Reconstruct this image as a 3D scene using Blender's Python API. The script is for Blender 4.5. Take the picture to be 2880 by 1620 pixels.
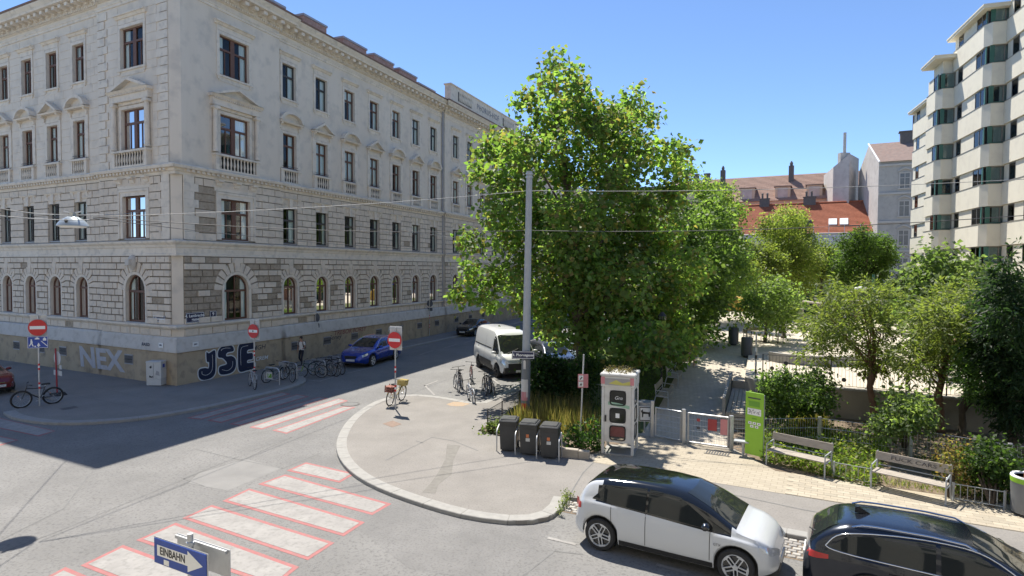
import bpy, bmesh, math, random
import numpy as np
from mathutils import Vector, Matrix
for _o in list(bpy.data.objects): bpy.data.objects.remove(_o)
scene = bpy.context.scene
COL = scene.collection
random.seed(7); RNG = np.random.default_rng(7)
R_ = math.radians
# ---------------------------------------------------------------- camera (solved from the vanishing points of the corner building)
FPX, CH = 1700.0, 5.8
VPR, VPL = (2146.0, 758.3), (-1842.0, 736.9)
def _n(v): return v/np.linalg.norm(v)
_a = np.array([VPR[0]-1440, VPR[1]-810, FPX]); _b = np.array([VPL[0]-1440, VPL[1]-810, FPX])
_up = _n(np.cross(_a, _b)); _up = -_up if _up[1] > 0 else _up
_fw = _n(np.array([0, 0, 1.0])-_up*_up[2]); _rt = np.cross(_fw, _up); _rt = -_rt if _rt[0] < 0 else _rt
CM = np.array([_rt, _fw, _up])
def ray(x, y): return CM @ np.array([x-1440.0, y-810.0, FPX])
def G(x, y, z=0.0):                     # photo pixel -> point on the level z
    d = ray(x, y); t = (z-CH)/d[2]; return Vector((d[0]*t, d[1]*t, z))
def V(x, y, z=0.0): return G(x*1.11801, y*1.11801, z)
def P(x, y, Y):                         # photo pixel -> point at distance Y
    d = ray(x, y); t = Y/d[1]; return Vector((d[0]*t, Y, CH+d[2]*t))
cam = bpy.data.cameras.new('Camera'); camo = bpy.data.objects.new('Camera', cam); COL.objects.link(camo)
cam.sensor_width = 36; cam.lens = 36*FPX/2880; cam.clip_start = 0.05; cam.clip_end = 2000
_m = np.eye(4); _m[:3, 0] = CM@[1, 0, 0]; _m[:3, 1] = CM@[0, -1, 0]; _m[:3, 2] = CM@[0, 0, -1]; _m[:3, 3] = [0, 0, CH]
camo.matrix_world = Matrix(_m.tolist()); scene.camera = camo
# ---------------------------------------------------------------- sky, sun, exposure
SUN_EL, SUN_AZ = 61.0, -19.5            # azimuth from +Y, negative = to the left
w = bpy.data.worlds.new('World'); scene.world = w; w.use_nodes = True
nt = w.node_tree; bg = nt.nodes['Background']; sky = nt.nodes.new('ShaderNodeTexSky')
sky.sky_type = 'NISHITA'; sky.sun_disc = False; sky.sun_elevation = R_(SUN_EL); sky.sun_rotation = R_(SUN_AZ)
sky.air_density = 1.0; sky.dust_density = 0.0; sky.ozone_density = 5.0; sky.altitude = 3200
nt.links.new(sky.outputs[0], bg.inputs[0]); bg.inputs[1].default_value = 0.100
sl = bpy.data.lights.new('Sun', 'SUN'); sl.energy = 3.85; sl.angle = R_(0.5); sl.color = (1.0, 0.94, 0.84)
so = bpy.data.objects.new('Sun', sl); COL.objects.link(so)
_sd = Vector((math.sin(R_(SUN_AZ))*math.cos(R_(SUN_EL)), math.cos(R_(SUN_AZ))*math.cos(R_(SUN_EL)), math.sin(R_(SUN_EL))))
so.rotation_euler = _sd.to_track_quat('Z', 'Y').to_euler(); so.location = (0, 0, 40)
vs = scene.view_settings; vs.view_transform = 'Standard'; vs.look = 'None'; vs.exposure = 1.15; vs.gamma = 1; vs.use_curve_mapping = False
# ---------------------------------------------------------------- materials
MATS = {}
def M(name, c1, c2=None, scale=3.0, rough=0.8, metal=0.0, bump=0.0, bscale=40.0, coat=0.0, spec=0.5, stretch=None, detail=6, third=None, tscale=60.0, tmix=0.5, contrast=0.25, local=False):
    if name in MATS: return MATS[name]
    m = bpy.data.materials.new(name); m.use_nodes = True; t = m.node_tree; p = t.nodes['Principled BSDF']
    p.inputs['Base Color'].default_value = (*c1, 1); p.inputs['Roughness'].default_value = rough; p.inputs['Metallic'].default_value = metal
    p.inputs['Coat Weight'].default_value = coat; p.inputs['Coat Roughness'].default_value = 0.04; p.inputs['Specular IOR Level'].default_value = spec
    if c2 or bump:
        if local:
            g = t.nodes.new('ShaderNodeTexCoord'); vec = g.outputs['Object']
        else:
            g = t.nodes.new('ShaderNodeNewGeometry'); vec = g.outputs['Position']
        if stretch:
            mp = t.nodes.new('ShaderNodeMapping'); mp.inputs['Scale'].default_value = stretch; t.links.new(vec, mp.inputs['Vector']); vec2 = mp.outputs[0]
        else: vec2 = vec
    if c2:
        n = t.nodes.new('ShaderNodeTexNoise'); n.inputs['Scale'].default_value = scale; n.inputs['Detail'].default_value = detail; n.inputs['Roughness'].default_value = 0.62
        t.links.new(vec2, n.inputs['Vector'])
        r = t.nodes.new('ShaderNodeValToRGB'); r.color_ramp.elements[0].color = (*c1, 1); r.color_ramp.elements[1].color = (*c2, 1)
        r.color_ramp.elements[0].position = 0.5-contrast; r.color_ramp.elements[1].position = 0.5+contrast
        t.links.new(n.outputs['Fac'], r.inputs[0]); out = r.outputs[0]
        if third:
            n2 = t.nodes.new('ShaderNodeTexNoise'); n2.inputs['Scale'].default_value = tscale; n2.inputs['Detail'].default_value = 3
            t.links.new(vec, n2.inputs['Vector'])
            r2 = t.nodes.new('ShaderNodeMapRange'); r2.inputs[1].default_value = 0.5; r2.inputs[2].default_value = 0.72; r2.inputs[4].default_value = tmix
            t.links.new(n2.outputs['Fac'], r2.inputs[0])
            mx = t.nodes.new('ShaderNodeMix'); mx.data_type = 'RGBA'; mx.inputs[7].default_value = (*third, 1)
            t.links.new(r2.outputs[0], mx.inputs[0]); t.links.new(out, mx.inputs[6]); out = mx.outputs[2]
        t.links.new(out, p.inputs['Base Color'])
    if bump:
        b = t.nodes.new('ShaderNodeTexNoise'); b.inputs['Scale'].default_value = bscale; b.inputs['Detail'].default_value = 8
        t.links.new(vec, b.inputs['Vector'])
        bp = t.nodes.new('ShaderNodeBump'); bp.inputs['Strength'].default_value = bump; bp.inputs['Distance'].default_value = 0.02
        t.links.new(b.outputs['Fac'], bp.inputs['Height']); t.links.new(bp.outputs[0], p.inputs['Normal'])
    MATS[name] = m; return m
def MGLASS(name, tint=(0.02, 0.025, 0.03), thru=0.85, rough=0.02):
    if name in MATS: return MATS[name]
    m = bpy.data.materials.new(name); m.use_nodes = True; t = m.node_tree; t.nodes.remove(t.nodes['Principled BSDF'])
    o = t.nodes['Material Output']; fr = t.nodes.new('ShaderNodeFresnel'); fr.inputs[0].default_value = 1.38
    tr = t.nodes.new('ShaderNodeBsdfTransparent'); tr.inputs[0].default_value = (thru*0.93, thru, thru*0.98, 1)
    gl = t.nodes.new('ShaderNodeBsdfGlossy'); gl.inputs['Roughness'].default_value = rough
    ad = t.nodes.new('ShaderNodeMath'); ad.operation = 'ADD'; ad.inputs[1].default_value = 0.02
    mx = t.nodes.new('ShaderNodeMixShader'); t.links.new(fr.outputs[0], ad.inputs[0]); t.links.new(ad.outputs[0], mx.inputs[0])
    t.links.new(tr.outputs[0], mx.inputs[1]); t.links.new(gl.outputs[0], mx.inputs[2]); t.links.new(mx.outputs[0], o.inputs[0])
    MATS[name] = m; return m
def MLEAF(name, trans=0.45):
    if name in MATS: return MATS[name]
    m = bpy.data.materials.new(name); m.use_nodes = True; t = m.node_tree; p = t.nodes['Principled BSDF']; o = t.nodes['Material Output']
    at = t.nodes.new('ShaderNodeAttribute'); at.attribute_name = 'leafcol'
    t.links.new(at.outputs['Color'], p.inputs['Base Color']); p.inputs['Roughness'].default_value = 0.5; p.inputs['Specular IOR Level'].default_value = 0.3
    tl = t.nodes.new('ShaderNodeBsdfTranslucent'); hs = t.nodes.new('ShaderNodeMix'); hs.data_type = 'RGBA'; hs.blend_type = 'MULTIPLY'
    hs.inputs[0].default_value = 1.0; hs.inputs[7].default_value = (2.3, 2.45, 0.95, 1); t.links.new(at.outputs['Color'], hs.inputs[6]); t.links.new(hs.outputs[2], tl.inputs[0])
    mx = t.nodes.new('ShaderNodeMixShader'); mx.inputs[0].default_value = trans
    t.links.new(p.outputs[0], mx.inputs[1]); t.links.new(tl.outputs[0], mx.inputs[2]); t.links.new(mx.outputs[0], o.inputs[0])
    MATS[name] = m; return m
# ---------------------------------------------------------------- mesh helpers
class MB:
    def __init__(s): s.v = []; s.f = []; s.mi = []
    def add(s, vs, fs, mi=0):
        o = len(s.v); s.v.extend([tuple(p) for p in vs]); s.f.extend([tuple(i+o for i in f) for f in fs]); s.mi.extend([mi]*len(fs)); return s
    def box(s, x0, x1, y0, y1, z0, z1, mi=0, mat=None):
        vs = [(x, y, z) for x in (x0, x1) for y in (y0, y1) for z in (z0, z1)]
        if mat is not None: vs = [mat@Vector(p) for p in vs]
        return s.add(vs, [(0, 1, 3, 2), (4, 6, 7, 5), (0, 4, 5, 1), (2, 3, 7, 6), (0, 2, 6, 4), (1, 5, 7, 3)], mi)
    def cbox(s, c, d, mi=0, rz=0.0, mat=None):
        mm = Matrix.Translation(Vector(c))@Matrix.Rotation(rz, 4, 'Z')
        if mat is not None: mm = Matrix.Translation(Vector(c))@mat
        return s.box(-d[0]/2, d[0]/2, -d[1]/2, d[1]/2, -d[2]/2, d[2]/2, mi, mm)
    def bbox(s, x0, x1, y0, y1, z0, z1, b=0.02, mi=0, mat=None):   # box with chamfered vertical+top edges
        pts = []
        for (z, k) in ((z0, 0), (z1-b, 0), (z1, b)):
            pts.append([(x0+b+k*0, y0+k, z), (x1-b, y0+k, z), (x1-k, y0+b, z), (x1-k, y1-b, z), (x1-b, y1-k, z), (x0+b, y1-k, z), (x0+k, y1-b, z), (x0+k, y0+b, z)])
        vs = sum(pts, []); fs = [tuple(range(7, -1, -1)), tuple(range(16, 24))]
        for r in (0, 8):
            for i in range(8): j = (i+1) % 8; fs.append((r+i, r+j, r+8+j, r+8+i))
        if mat is not None: vs = [mat@Vector(p) for p in vs]
        return s.add(vs, fs, mi)
    def tube(s, pts, r, n=8, mi=0, caps=True, closed=False):
        pts = [Vector(p) for p in pts]; k = len(pts); rr = r if isinstance(r, (list, tuple)) else [r]*k
        vs = []; up = None
        for i, p in enumerate(pts):
            if closed: d = pts[(i+1) % k]-pts[i-1]
            else: d = pts[min(i+1, k-1)]-pts[max(i-1, 0)]
            d = d.normalized() if d.length > 1e-9 else Vector((0, 0, 1))
            if up is None: up = d.orthogonal().normalized()
            a = up-d*up.dot(d); a = a.normalized() if a.length > 1e-6 else d.orthogonal().normalized(); up = a; b = d.cross(a)
            for j in range(n):
                t = 2*math.pi*j/n; vs.append(p+(a*math.cos(t)+b*math.sin(t))*rr[i])
        fs = []
        for i in range(k if closed else k-1):
            i2 = (i+1) % k
            for j in range(n): fs.append((i*n+j, i*n+(j+1) % n, i2*n+(j+1) % n, i2*n+j))
        if caps and not closed: fs.append(tuple(range(n-1, -1, -1))); fs.append(tuple((k-1)*n+j for j in range(n)))
        return s.add(vs, fs, mi)
    def lathe(s, prof, n=16, mi=0, c=(0, 0, 0), mat=None, caps=True):
        vs = []; k = len(prof)
        for (r, z) in prof:
            for j in range(n):
                t = 2*math.pi*j/n; vs.append(Vector((r*math.cos(t), r*math.sin(t), z)))
        if mat is not None: vs = [mat@p for p in vs]
        vs = [p+Vector(c) for p in vs]; fs = []
        for i in range(k-1):
            for j in range(n): fs.append((i*n+j, i*n+(j+1) % n, (i+1)*n+(j+1) % n, (i+1)*n+j))
        if caps and prof[0][0] > 1e-6: fs.append(tuple(range(n-1, -1, -1)))
        if caps and prof[-1][0] > 1e-6: fs.append(tuple((k-1)*n+j for j in range(n)))
        return s.add(vs, fs, mi)
    def prism(s, poly, y0, y1, mi=0, mat=None, axis='xz'):
        n = len(poly)
        if axis == 'xz': vs = [(a, y0, b) for a, b in poly]+[(a, y1, b) for a, b in poly]
        elif axis == 'xy': vs = [(a, b, y0) for a, b in poly]+[(a, b, y1) for a, b in poly]
        else: vs = [(y0, a, b) for a, b in poly]+[(y1, a, b) for a, b in poly]
        if mat is not None: vs = [mat@Vector(p) for p in vs]
        fs = [tuple(range(n)), tuple(range(2*n-1, n-1, -1))]+[(i, i+n, (i+1) % n+n, (i+1) % n) for i in range(n)]
        return s.add(vs, fs, mi)
    def mesh(s, name, mats, smooth=False, fix=True):
        me = bpy.data.meshes.new(name); me.from_pydata(s.v, [], s.f)
        for m in (mats if isinstance(mats, (list, tuple)) else [mats]): me.materials.append(m)
        if any(s.mi): me.polygons.foreach_set('material_index', s.mi)
        if fix:
            b = bmesh.new(); b.from_mesh(me); bmesh.ops.recalc_face_normals(b, faces=b.faces); b.to_mesh(me); b.free()
        if smooth:
            me.polygons.foreach_set('use_smooth', [True]*len(me.polygons))
            if smooth is not True: me.set_sharp_from_angle(angle=R_(smooth))
        me.update(); return me
    def build(s, name, mats, parent=None, smooth=False, loc=None, rz=0.0, fix=True):
        return OB(name, s.mesh(name, mats, smooth, fix), parent, loc, rz)
def OB(name, me, parent=None, loc=None, rz=0.0):
    o = bpy.data.objects.new(name, me); COL.objects.link(o)
    if parent is not None: o.parent = parent
    if loc is not None: o.location = loc
    if rz: o.rotation_euler = (0, 0, rz)
    return o
def tag(o, label, cat, group=None):
    o['label'] = label; o['category'] = cat
    if group: o['group'] = group
    return o
def thing(name, label, cat, loc=(0, 0, 0), rz=0.0, group=None):
    o = bpy.data.objects.new(name, None); o.empty_display_size = 0.2; COL.objects.link(o); o.location = loc; o.rotation_euler = (0, 0, rz)
    return tag(o, label, cat, group)
def struct(o): o['kind'] = 'structure'; return o
def stuff(o): o['kind'] = 'stuff'; return o
def copy_tree(o, parent=None, label=None):
    c = o.copy(); COL.objects.link(c); c.parent = parent
    if label: c['label'] = label
    for ch in o.children: copy_tree(ch, c)
    return c
def textmesh(body, size, mat, extrude=0.0, offset=0.0, align='CENTER', shear=0.0, sx=1.0, spacing=1.0):
    cu = bpy.data.curves.new('txt', 'FONT'); cu.body = body; cu.size = size; cu.extrude = extrude; cu.offset = offset; cu.align_x = align; cu.align_y = 'CENTER'; cu.shear = shear
    cu.resolution_u = 3; cu.space_character = spacing
    ob = bpy.data.objects.new('txt', cu); COL.objects.link(ob)
    dg = bpy.context.evaluated_depsgraph_get(); me = bpy.data.meshes.new_from_object(ob.evaluated_get(dg)); bpy.data.objects.remove(ob); bpy.data.curves.remove(cu)
    rot = Matrix.Rotation(R_(90), 4, 'X')@Matrix.Diagonal((sx, 1, 1, 1)); me.transform(rot)     # text stands in xz, faces -y
    me.materials.clear(); me.materials.append(mat); return me
def catmull(pts, n=8, closed=False):
    pts = [np.array(p, float) for p in pts]; k = len(pts); out = []
    for i in range(k if closed else k-1):
        g = lambda j: pts[j % k] if closed else pts[max(0, min(k-1, j))]
        p0, p1, p2, p3 = g(i-1), g(i), g(i+1), g(i+2)
        for t in np.linspace(0, 1, n, endpoint=False):
            out.append(0.5*((2*p1)+(-p0+p2)*t+(2*p0-5*p1+4*p2-p3)*t*t+(-p0+3*p1-3*p2+p3)*t**3))
    if not closed: out.append(pts[-1])
    return out
def interp(pts, x): return float(np.interp(x, [p[0] for p in pts], [p[1] for p in pts]))
# ================================================================ GROUND
RD = -0.10                                            # road level; pavements are level 0
DR = Vector((0.383228, 0.923654, 0)); DL = Vector((-0.887871, 0.460093, 0)); NR = Vector((DR.y, -DR.x, 0)); NL = Vector((-0.460093, -0.887871, 0))
UU = -DL; VV = Vector((0.460093, 0.887871, 0))        # along the near street (to the right), away from it
CC = Vector((-16.3294, 29.4049, 0))                   # foot of the building corner
m_asph = M('asphalt', (0.15, 0.147, 0.142), (0.24, 0.235, 0.226), 0.45, 0.92, bump=0.7, bscale=60, third=(0.115, 0.113, 0.11), tscale=17, tmix=0.8, contrast=0.3, detail=12)
m_walk = M('pavement_asphalt', (0.19, 0.178, 0.163), (0.27, 0.253, 0.232), 0.7, 0.92, bump=0.5, bscale=70, third=(0.15, 0.141, 0.13), tscale=21, tmix=0.7, detail=12)
m_kerb = M('granite_kerb', (0.25, 0.243, 0.228), (0.33, 0.32, 0.298), 5, 0.85, bump=0.3, bscale=60)
m_seam = M('tar_seam', (0.10, 0.10, 0.10), (0.17, 0.17, 0.165), 5, 0.7)
m_white = M('road_paint_white', (0.225, 0.215, 0.205), (0.325, 0.312, 0.295), 2.2, 0.8, third=(0.19, 0.183, 0.172), tscale=9, tmix=0.7, bump=0.2, bscale=80)
m_redp = M('road_paint_red', (0.30, 0.10, 0.098), (0.36, 0.14, 0.135), 4, 0.8, third=(0.22, 0.14, 0.13), tscale=14, tmix=0.7)
m_sand = M('sand_concrete', (0.46, 0.41, 0.33), (0.56, 0.50, 0.41), 0.7, 0.9, bump=0.3, bscale=60, third=(0.38, 0.33, 0.27), tscale=9, tmix=0.4)
m_lawn = M('lawn_soil', (0.055, 0.085, 0.02), (0.10, 0.12, 0.035), 1.3, 0.95, bump=0.8, bscale=25, third=(0.13, 0.10, 0.06), tscale=3, tmix=0.6)
m_soil = M('garden_soil', (0.13, 0.095, 0.065), (0.20, 0.15, 0.105), 2, 0.95, bump=0.8, bscale=20, third=(0.28, 0.24, 0.18), tscale=6, tmix=0.5)
def brick_mat(name, c1, c2, mortar, sx, sy, rot, rough=0.85):
    m = bpy.data.materials.new(name); m.use_nodes = True; t = m.node_tree; p = t.nodes['Principled BSDF']; p.inputs['Roughness'].default_value = rough
    g = t.nodes.new('ShaderNodeNewGeometry'); mp = t.nodes.new('ShaderNodeMapping'); mp.inputs['Rotation'].default_value = (0, 0, rot)
    b = t.nodes.new('ShaderNodeTexBrick'); b.inputs['Color1'].default_value = (*c1, 1); b.inputs['Color2'].default_value = (*c2, 1); b.inputs['Mortar'].default_value = (*mortar, 1)
    b.inputs['Scale'].default_value = 1; b.inputs['Brick Width'].default_value = sx; b.inputs['Row Height'].default_value = sy; b.inputs['Mortar Size'].default_value = 0.008
    t.links.new(g.outputs['Position'], mp.inputs[0]); t.links.new(mp.outputs[0], b.inputs['Vector']); t.links.new(b.outputs['Color'], p.inputs['Base Color'])
    bp = t.nodes.new('ShaderNodeBump'); bp.inputs['Strength'].default_value = 0.4; bp.inputs['Distance'].default_value = 0.01; bp.invert = True
    t.links.new(b.outputs['Fac'], bp.inputs['Height']); t.links.new(bp.outputs[0], p.inputs['Normal']); MATS[name] = m; return m
m_pav = brick_mat('yellow_paving', (0.335, 0.292, 0.222), (0.38, 0.335, 0.258), (0.255, 0.218, 0.165), 0.30, 0.18, R_(27.4))
m_pav2 = brick_mat('grey_paving', (0.42, 0.375, 0.305), (0.49, 0.44, 0.36), (0.31, 0.27, 0.215), 0.24, 0.16, R_(-22.5))
def sheet(name, pts, z, mat, parent=None, depth=0.0, hf=None):
    mb = MB(); n = len(pts); top = [(p[0], p[1], z) for p in pts]
    if depth: mb.add(top+[(p[0], p[1], z-depth) for p in pts], [tuple(range(n))]+[(i, (i+1) % n, (i+1) % n+n, i+n) for i in range(n)])
    else: mb.add(top, [tuple(range(n))])
    o = mb.build(name, mat, parent, fix=True)
    if not depth:
        me = o.data
        if me.polygons[0].normal.z < 0: me.flip_normals()
    return o
road = struct(sheet('road', [(-300, -60), (300, -60), (300, 500), (-300, 500)], RD, m_asph))
# ---- left pavement in front of the corner building
kl = [(12, 1158), (37, 1172), (93, 1183), (150, 1188), (224, 1188), (335, 1181), (447, 1168), (596, 1142), (720, 1114), (783, 1099), (835, 1084)]
kl = [Vector(tuple(p)) for p in catmull([G(*p) for p in kl], 5)]
kb = G(1200, 964); KOFF = (kb-CC).dot(NR)             # kerb line of the side street
sE = (G(861, 1068)-CC).dot(DR)
def RS(s, o, z=0.0): p = CC+DR*s+NR*o; return Vector((p.x, p.y, z))
def LS(s, o, z=0.0): p = CC+DL*s+NL*o; return Vector((p.x, p.y, z))
end = [G(856, 1074), G(861, 1066), G(850, 1058), RS(sE+0.5, KOFF+0.15), RS(sE+1.2, KOFF)]
far = [RS(95, KOFF)]
a0 = kl[0]; sl0 = (a0-CC).dot(DL); ol0 = (a0-CC).dot(NL)
lead = [LS(60, ol0-2.3), LS(sl0+1.5, ol0-2.3), LS(sl0+0.4, ol0-2.0), LS(sl0+0.15, ol0-0.5)]
edge1 = lead+kl+end+far
walk1 = struct(sheet('pavement', edge1+[RS(95, -12), Vector((-60, 130, 0)), Vector((-95, 75, 0))], 0.0, m_walk, depth=0.3))
def kerb(edge, parent, wdt=0.32, lift=0.004, step=1.0, flip=1, i0=0, i1=None, maxn=400):
    # granite kerb stones laid along the edge, each its own piece
    pts = [Vector((p[0], p[1], 0)) for p in edge]; L = [0]
    for a, b in zip(pts, pts[1:]): L.append(L[-1]+(b-a).length)
    def at(s):
        i = int(np.searchsorted(L, s, side='right'))-1; i = max(0, min(len(pts)-2, i)); seg = max(L[i+1]-L[i], 1e-6)
        d = (pts[i+1]-pts[i]).normalized(); return pts[i]+d*(s-L[i]), d
    n = max(1, int(L[-1]/step))
    def prof(s):
        q, _ = at(min(s, L[-1])); e = 0.25; d = (at(min(s+e, L[-1]))[0]-at(max(s-e, 0))[0]).normalized(); return q, Vector((-d.y, d.x, 0))*flip
    for k in range(min(n, maxn)):
        s0 = L[-1]*k/n+0.008; s1 = L[-1]*(k+1)/n-0.008; mb = MB(); rows = []
        for s in np.linspace(s0, s1, 3):
            q, nn = prof(s); o = q-nn*0.03; i = q+nn*wdt; rows.append([(o.x, o.y, RD-0.05), (o.x, o.y, lift-0.015), (o.x+nn.x*0.015, o.y+nn.y*0.015, lift), (i.x, i.y, lift), (i.x, i.y, -0.05)])
        vs = sum(rows, []); fs = []
        for r in range(2):
            for j in range(4): fs.append((r*5+j, r*5+j+1, r*5+6+j, r*5+5+j))
        fs += [(0, 1, 2, 3, 4), (14, 13, 12, 11, 10)]
        mb.add(vs, fs).build('kerb_stone', m_kerb, parent)
kerb([p for p in kl]+end[:3], walk1, 0.34, step=1.25)
kerb([end[3], end[4]]+[RS(s, KOFF) for s in (20, 30, 45)], walk1, 0.28, step=2.5, flip=1)
# ---- right pavement: the bulb with the signs, bins and booth
kr = [(1163, 1109), (1110, 1114), (1051, 1131), (990, 1172), (958, 1215), (948, 1255), (962, 1295), (1000, 1333), (1062, 1368), (1163, 1406), (1286, 1442), (1386, 1459), (1470, 1464), (1540, 1454)]
kr = [Vector(tuple(p)) for p in catmull([G(*p) for p in kr], 5)]
K0 = Vector((5.8, 13.3, 0))
kr2 = [G(1575, 1432), G(1590, 1398), K0-UU*3.6]
kr3 = [K0+UU*t for t in (0, 4, 9, 16, 40)]
kin = [G(1465, 1079)+DR*60, G(1465, 1079), G(1365, 1127), G(1345, 1134), G(1300, 1126), G(1250, 1117), G(1200, 1111)]
edge2 = kin+kr+kr2+kr3
walk2 = struct(sheet('corner_pavement', edge2+[K0+UU*40+VV*3.2, K0+VV*4.5+UU*8, Vector((7.0, 19.6, 0)), Vector((4.4, 21.3, 0)), Vector((2.2, 18.4, 0)), Vector((-1.2, 21.4, 0)), Vector((-1.0, 21.9, 0)), Vector((-1.0, 21.9, 0))+DR*66], 0.0, m_walk, depth=0.3))
kerb(kin[1:]+kr+kr2[:2], walk2, 0.30, step=1.15)
kerb([kr2[2]]+kr3[:4], walk2, 0.26, step=1.3)
# ---- yellow paved promenade: single pavers near the lens, the pattern further on
pv = [K0-UU*1.8+VV*2.5, K0+UU*40+VV*2.5, K0+UU*40+VV*5.2, K0+UU*2.0+VV*5.2, Vector((7.1, 19.2, 0)), Vector((4.5, 21.2, 0)), Vector((2.6, 18.4, 0)), G(1668, 1300)]
pave = struct(sheet('yellow_promenade', pv, 0.005, m_pav))
m_pv = [M('paver_%d' % i, c, tuple(k*1.12 for k in c), 8, 0.85, bump=0.2, bscale=90) for i, c in enumerate(((0.345, 0.30, 0.228), (0.38, 0.335, 0.257), (0.315, 0.277, 0.213)))]
pm = [MB().bbox(-0.146, 0.146, -0.086, 0.086, 0.004, 0.016, 0.004).mesh('paver', m) for m in m_pv]
cnt = 0; rest = MB()
for r in range(10):
    for c in range(60):
        t = 0.3+c*0.30+(0.15 if r % 2 else 0); p = K0+UU*t+VV*(2.6+r*0.18)
        if cnt < 300:
            o = OB('paver', random.choice(pm), pave, (p.x, p.y, random.uniform(-0.001, 0.002)), math.atan2(UU.y, UU.x)); cnt += 1
        else:
            q = Matrix.Translation((p.x, p.y, 0))@Matrix.Rotation(math.atan2(UU.y, UU.x), 4, 'Z'); rest.bbox(-0.146, 0.146, -0.086, 0.086, 0.004, 0.016, 0.004, random.randrange(3), q)
stuff(rest.build('paver_field', m_pv, pave))
# ---- cobbled parking lane under the two near cars
cob = [kr[-1]+Vector((0.1, -0.1, 0)), K0-UU*4.6-VV*0.1, K0+UU*16-VV*0.1, K0+UU*16-VV*1.0, K0-UU*4.9-VV*1.0]
m_cob = [M('cobble_%d' % i, c, tuple(k*1.2 for k in c), 9, 0.8, bump=0.5, bscale=50) for i, c in enumerate(((0.30, 0.28, 0.25), (0.36, 0.34, 0.305), (0.26, 0.245, 0.225)))]
cobl = struct(sheet('cobbled_strip', [K0-UU*4.7-VV*0.05, K0+UU*16-VV*0.05, K0+UU*16-VV*1.05, K0-UU*5.0-VV*1.05], RD+0.004, m_soil))
cmesh = [MB().bbox(-0.085, 0.085, -0.06, 0.06, 0, 0.022, 0.018).mesh('cobble', m, smooth=40) for m in m_cob]
cnt = 0; rest = MB()
for c in range(100):
    for r in range(7):
        t = -4.85+c*0.19; p = K0+UU*(t+(0.09 if r % 2 else 0)+random.uniform(-.012, .012))-VV*(0.13+r*0.135)
        near = (t < -2.6) or (-0.8 < t < 2.2)
        if near and cnt < 300:
            o = OB('cobble', random.choice(cmesh), cobl, (p.x, p.y, RD+0.004+random.uniform(-.004, .004)), math.atan2(UU.y, UU.x)+random.uniform(-.08, .08)); cnt += 1
        else:
            q = Matrix.Translation((p.x, p.y, RD+0.004))@Matrix.Rotation(math.atan2(UU.y, UU.x), 4, 'Z'); rest.box(-0.085, 0.085, -0.06, 0.06, 0, 0.02, random.randrange(3), q)
stuff(rest.build('cobble_field', m_cob, cobl))
# ---- park: lawn, path, plaza (the park rises 1.15 m behind the gate)
def hp(Y): t = min(1, max(0, (Y-21.5)/15)); return 1.15*t*t*(3-2*t)
def strip(name, a, b, n, L, mat, off=0.0):
    mb = MB(); vs = []; fs = []
    for i in range(n+1):
        for j in range(5):
            p = a.lerp(b, j/4)+DR*(L*i/n); vs.append((p.x, p.y, hp(p.y)+off))
    for i in range(n):
        for j in range(4): k = i*5+j; fs.append((k, k+1, k+6, k+5))
    o = mb.add(vs, fs).build(name, mat, smooth=True)
    if o.data.polygons[0].normal.z < 0: o.data.flip_normals()
    return struct(o)
lawn = strip('park_lawn', Vector((-1.0, 21.9, 0)), Vector((4.5, 20.7, 0)), 50, 70, m_lawn, -0.006)
gard = struct(sheet('garden_bed', [(-1.1, 21.45), (2.25, 18.45), (4.45, 20.75), (-1.0, 21.95)], 0.006, m_soil))
path = strip('park_path', Vector((4.5, 20.9, 0)), Vector((7.3, 19.4, 0)), 50, 70, m_pav2, 0.010)
bedR = struct(sheet('planting_bed', [K0+VV*4.35-UU*0.2, K0+VV*4.35+UU*40, K0+UU*40+VV*14, Vector((10.4, 24.9, 0)), Vector((9.3, 25.2, 0)), Vector((7.2, 19.5, 0))], 0.012, m_soil))
W0 = Vector((10.4, 24.9, 0))
pl = [W0, W0+UU*40, W0+UU*40+VV*60, Vector((7.3, 19.4, 0))+DR*75, Vector((7.35, 19.4, 0))+DR*7.2]
plaza = struct(sheet('playground', pl, 1.15, m_sand, depth=1.3))
# ---- painted markings and seams (sheets lying on the road)
def paint(name, quads, z, mat, parent):
    mb = MB()
    for q in quads: mb.add([(p.x, p.y, z) for p in q], [tuple(range(len(q)))])
    o = mb.build(name, mat, parent, fix=False)
    for pl_ in o.data.polygons:
        if pl_.normal.z < 0: pl_.flip()
    return o
def quadV(c): return [V(*p, RD) for p in c]
def grow(q, d):
    c = sum(q, Vector())/len(q); e1 = (q[1]-q[0]).normalized(); e2 = (q[3]-q[0]).normalized()
    s = [(-1, -1), (1, -1), (1, 1), (-1, 1)]; return [p+e1*d*a+e2*d*b for p, (a, b) in zip(q, s)]
zb = [((770, 1167), (882, 1193), (853, 1210), (733, 1183)), ((716, 1198), (971, 1269), (936, 1290), (663, 1217)), ((626, 1234), (904, 1316), (863, 1342), (573, 1259)),
      ((531, 1276), (826, 1368), (774, 1401), (474, 1302)), ((439, 1322), (735, 1429), (690, 1466), (360, 1357)), ((306, 1379), (640, 1502), (570, 1552), (222, 1420)), ((160, 1436), (520, 1590), (420, 1660), (60, 1490))]
for q in zb:
    w_ = quadV(q); red_ = paint('zebra_border', [grow(w_, 0.10)], RD+0.004, m_redp, road); paint('zebra_stripe', [w_], RD+0.008, m_white, road)
zc = [((536, 1175), (566, 1178), (809, 1109), (793, 1105)), ((593, 1182), (622, 1187), (861, 1116), (836, 1111)), ((655, 1192), (676, 1195), (914, 1121), (899, 1118)),
      ((712, 1201), (737, 1205), (971, 1128), (952, 1123)), ((776, 1210), (806, 1217), (992, 1146), (967, 1145))]
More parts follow.
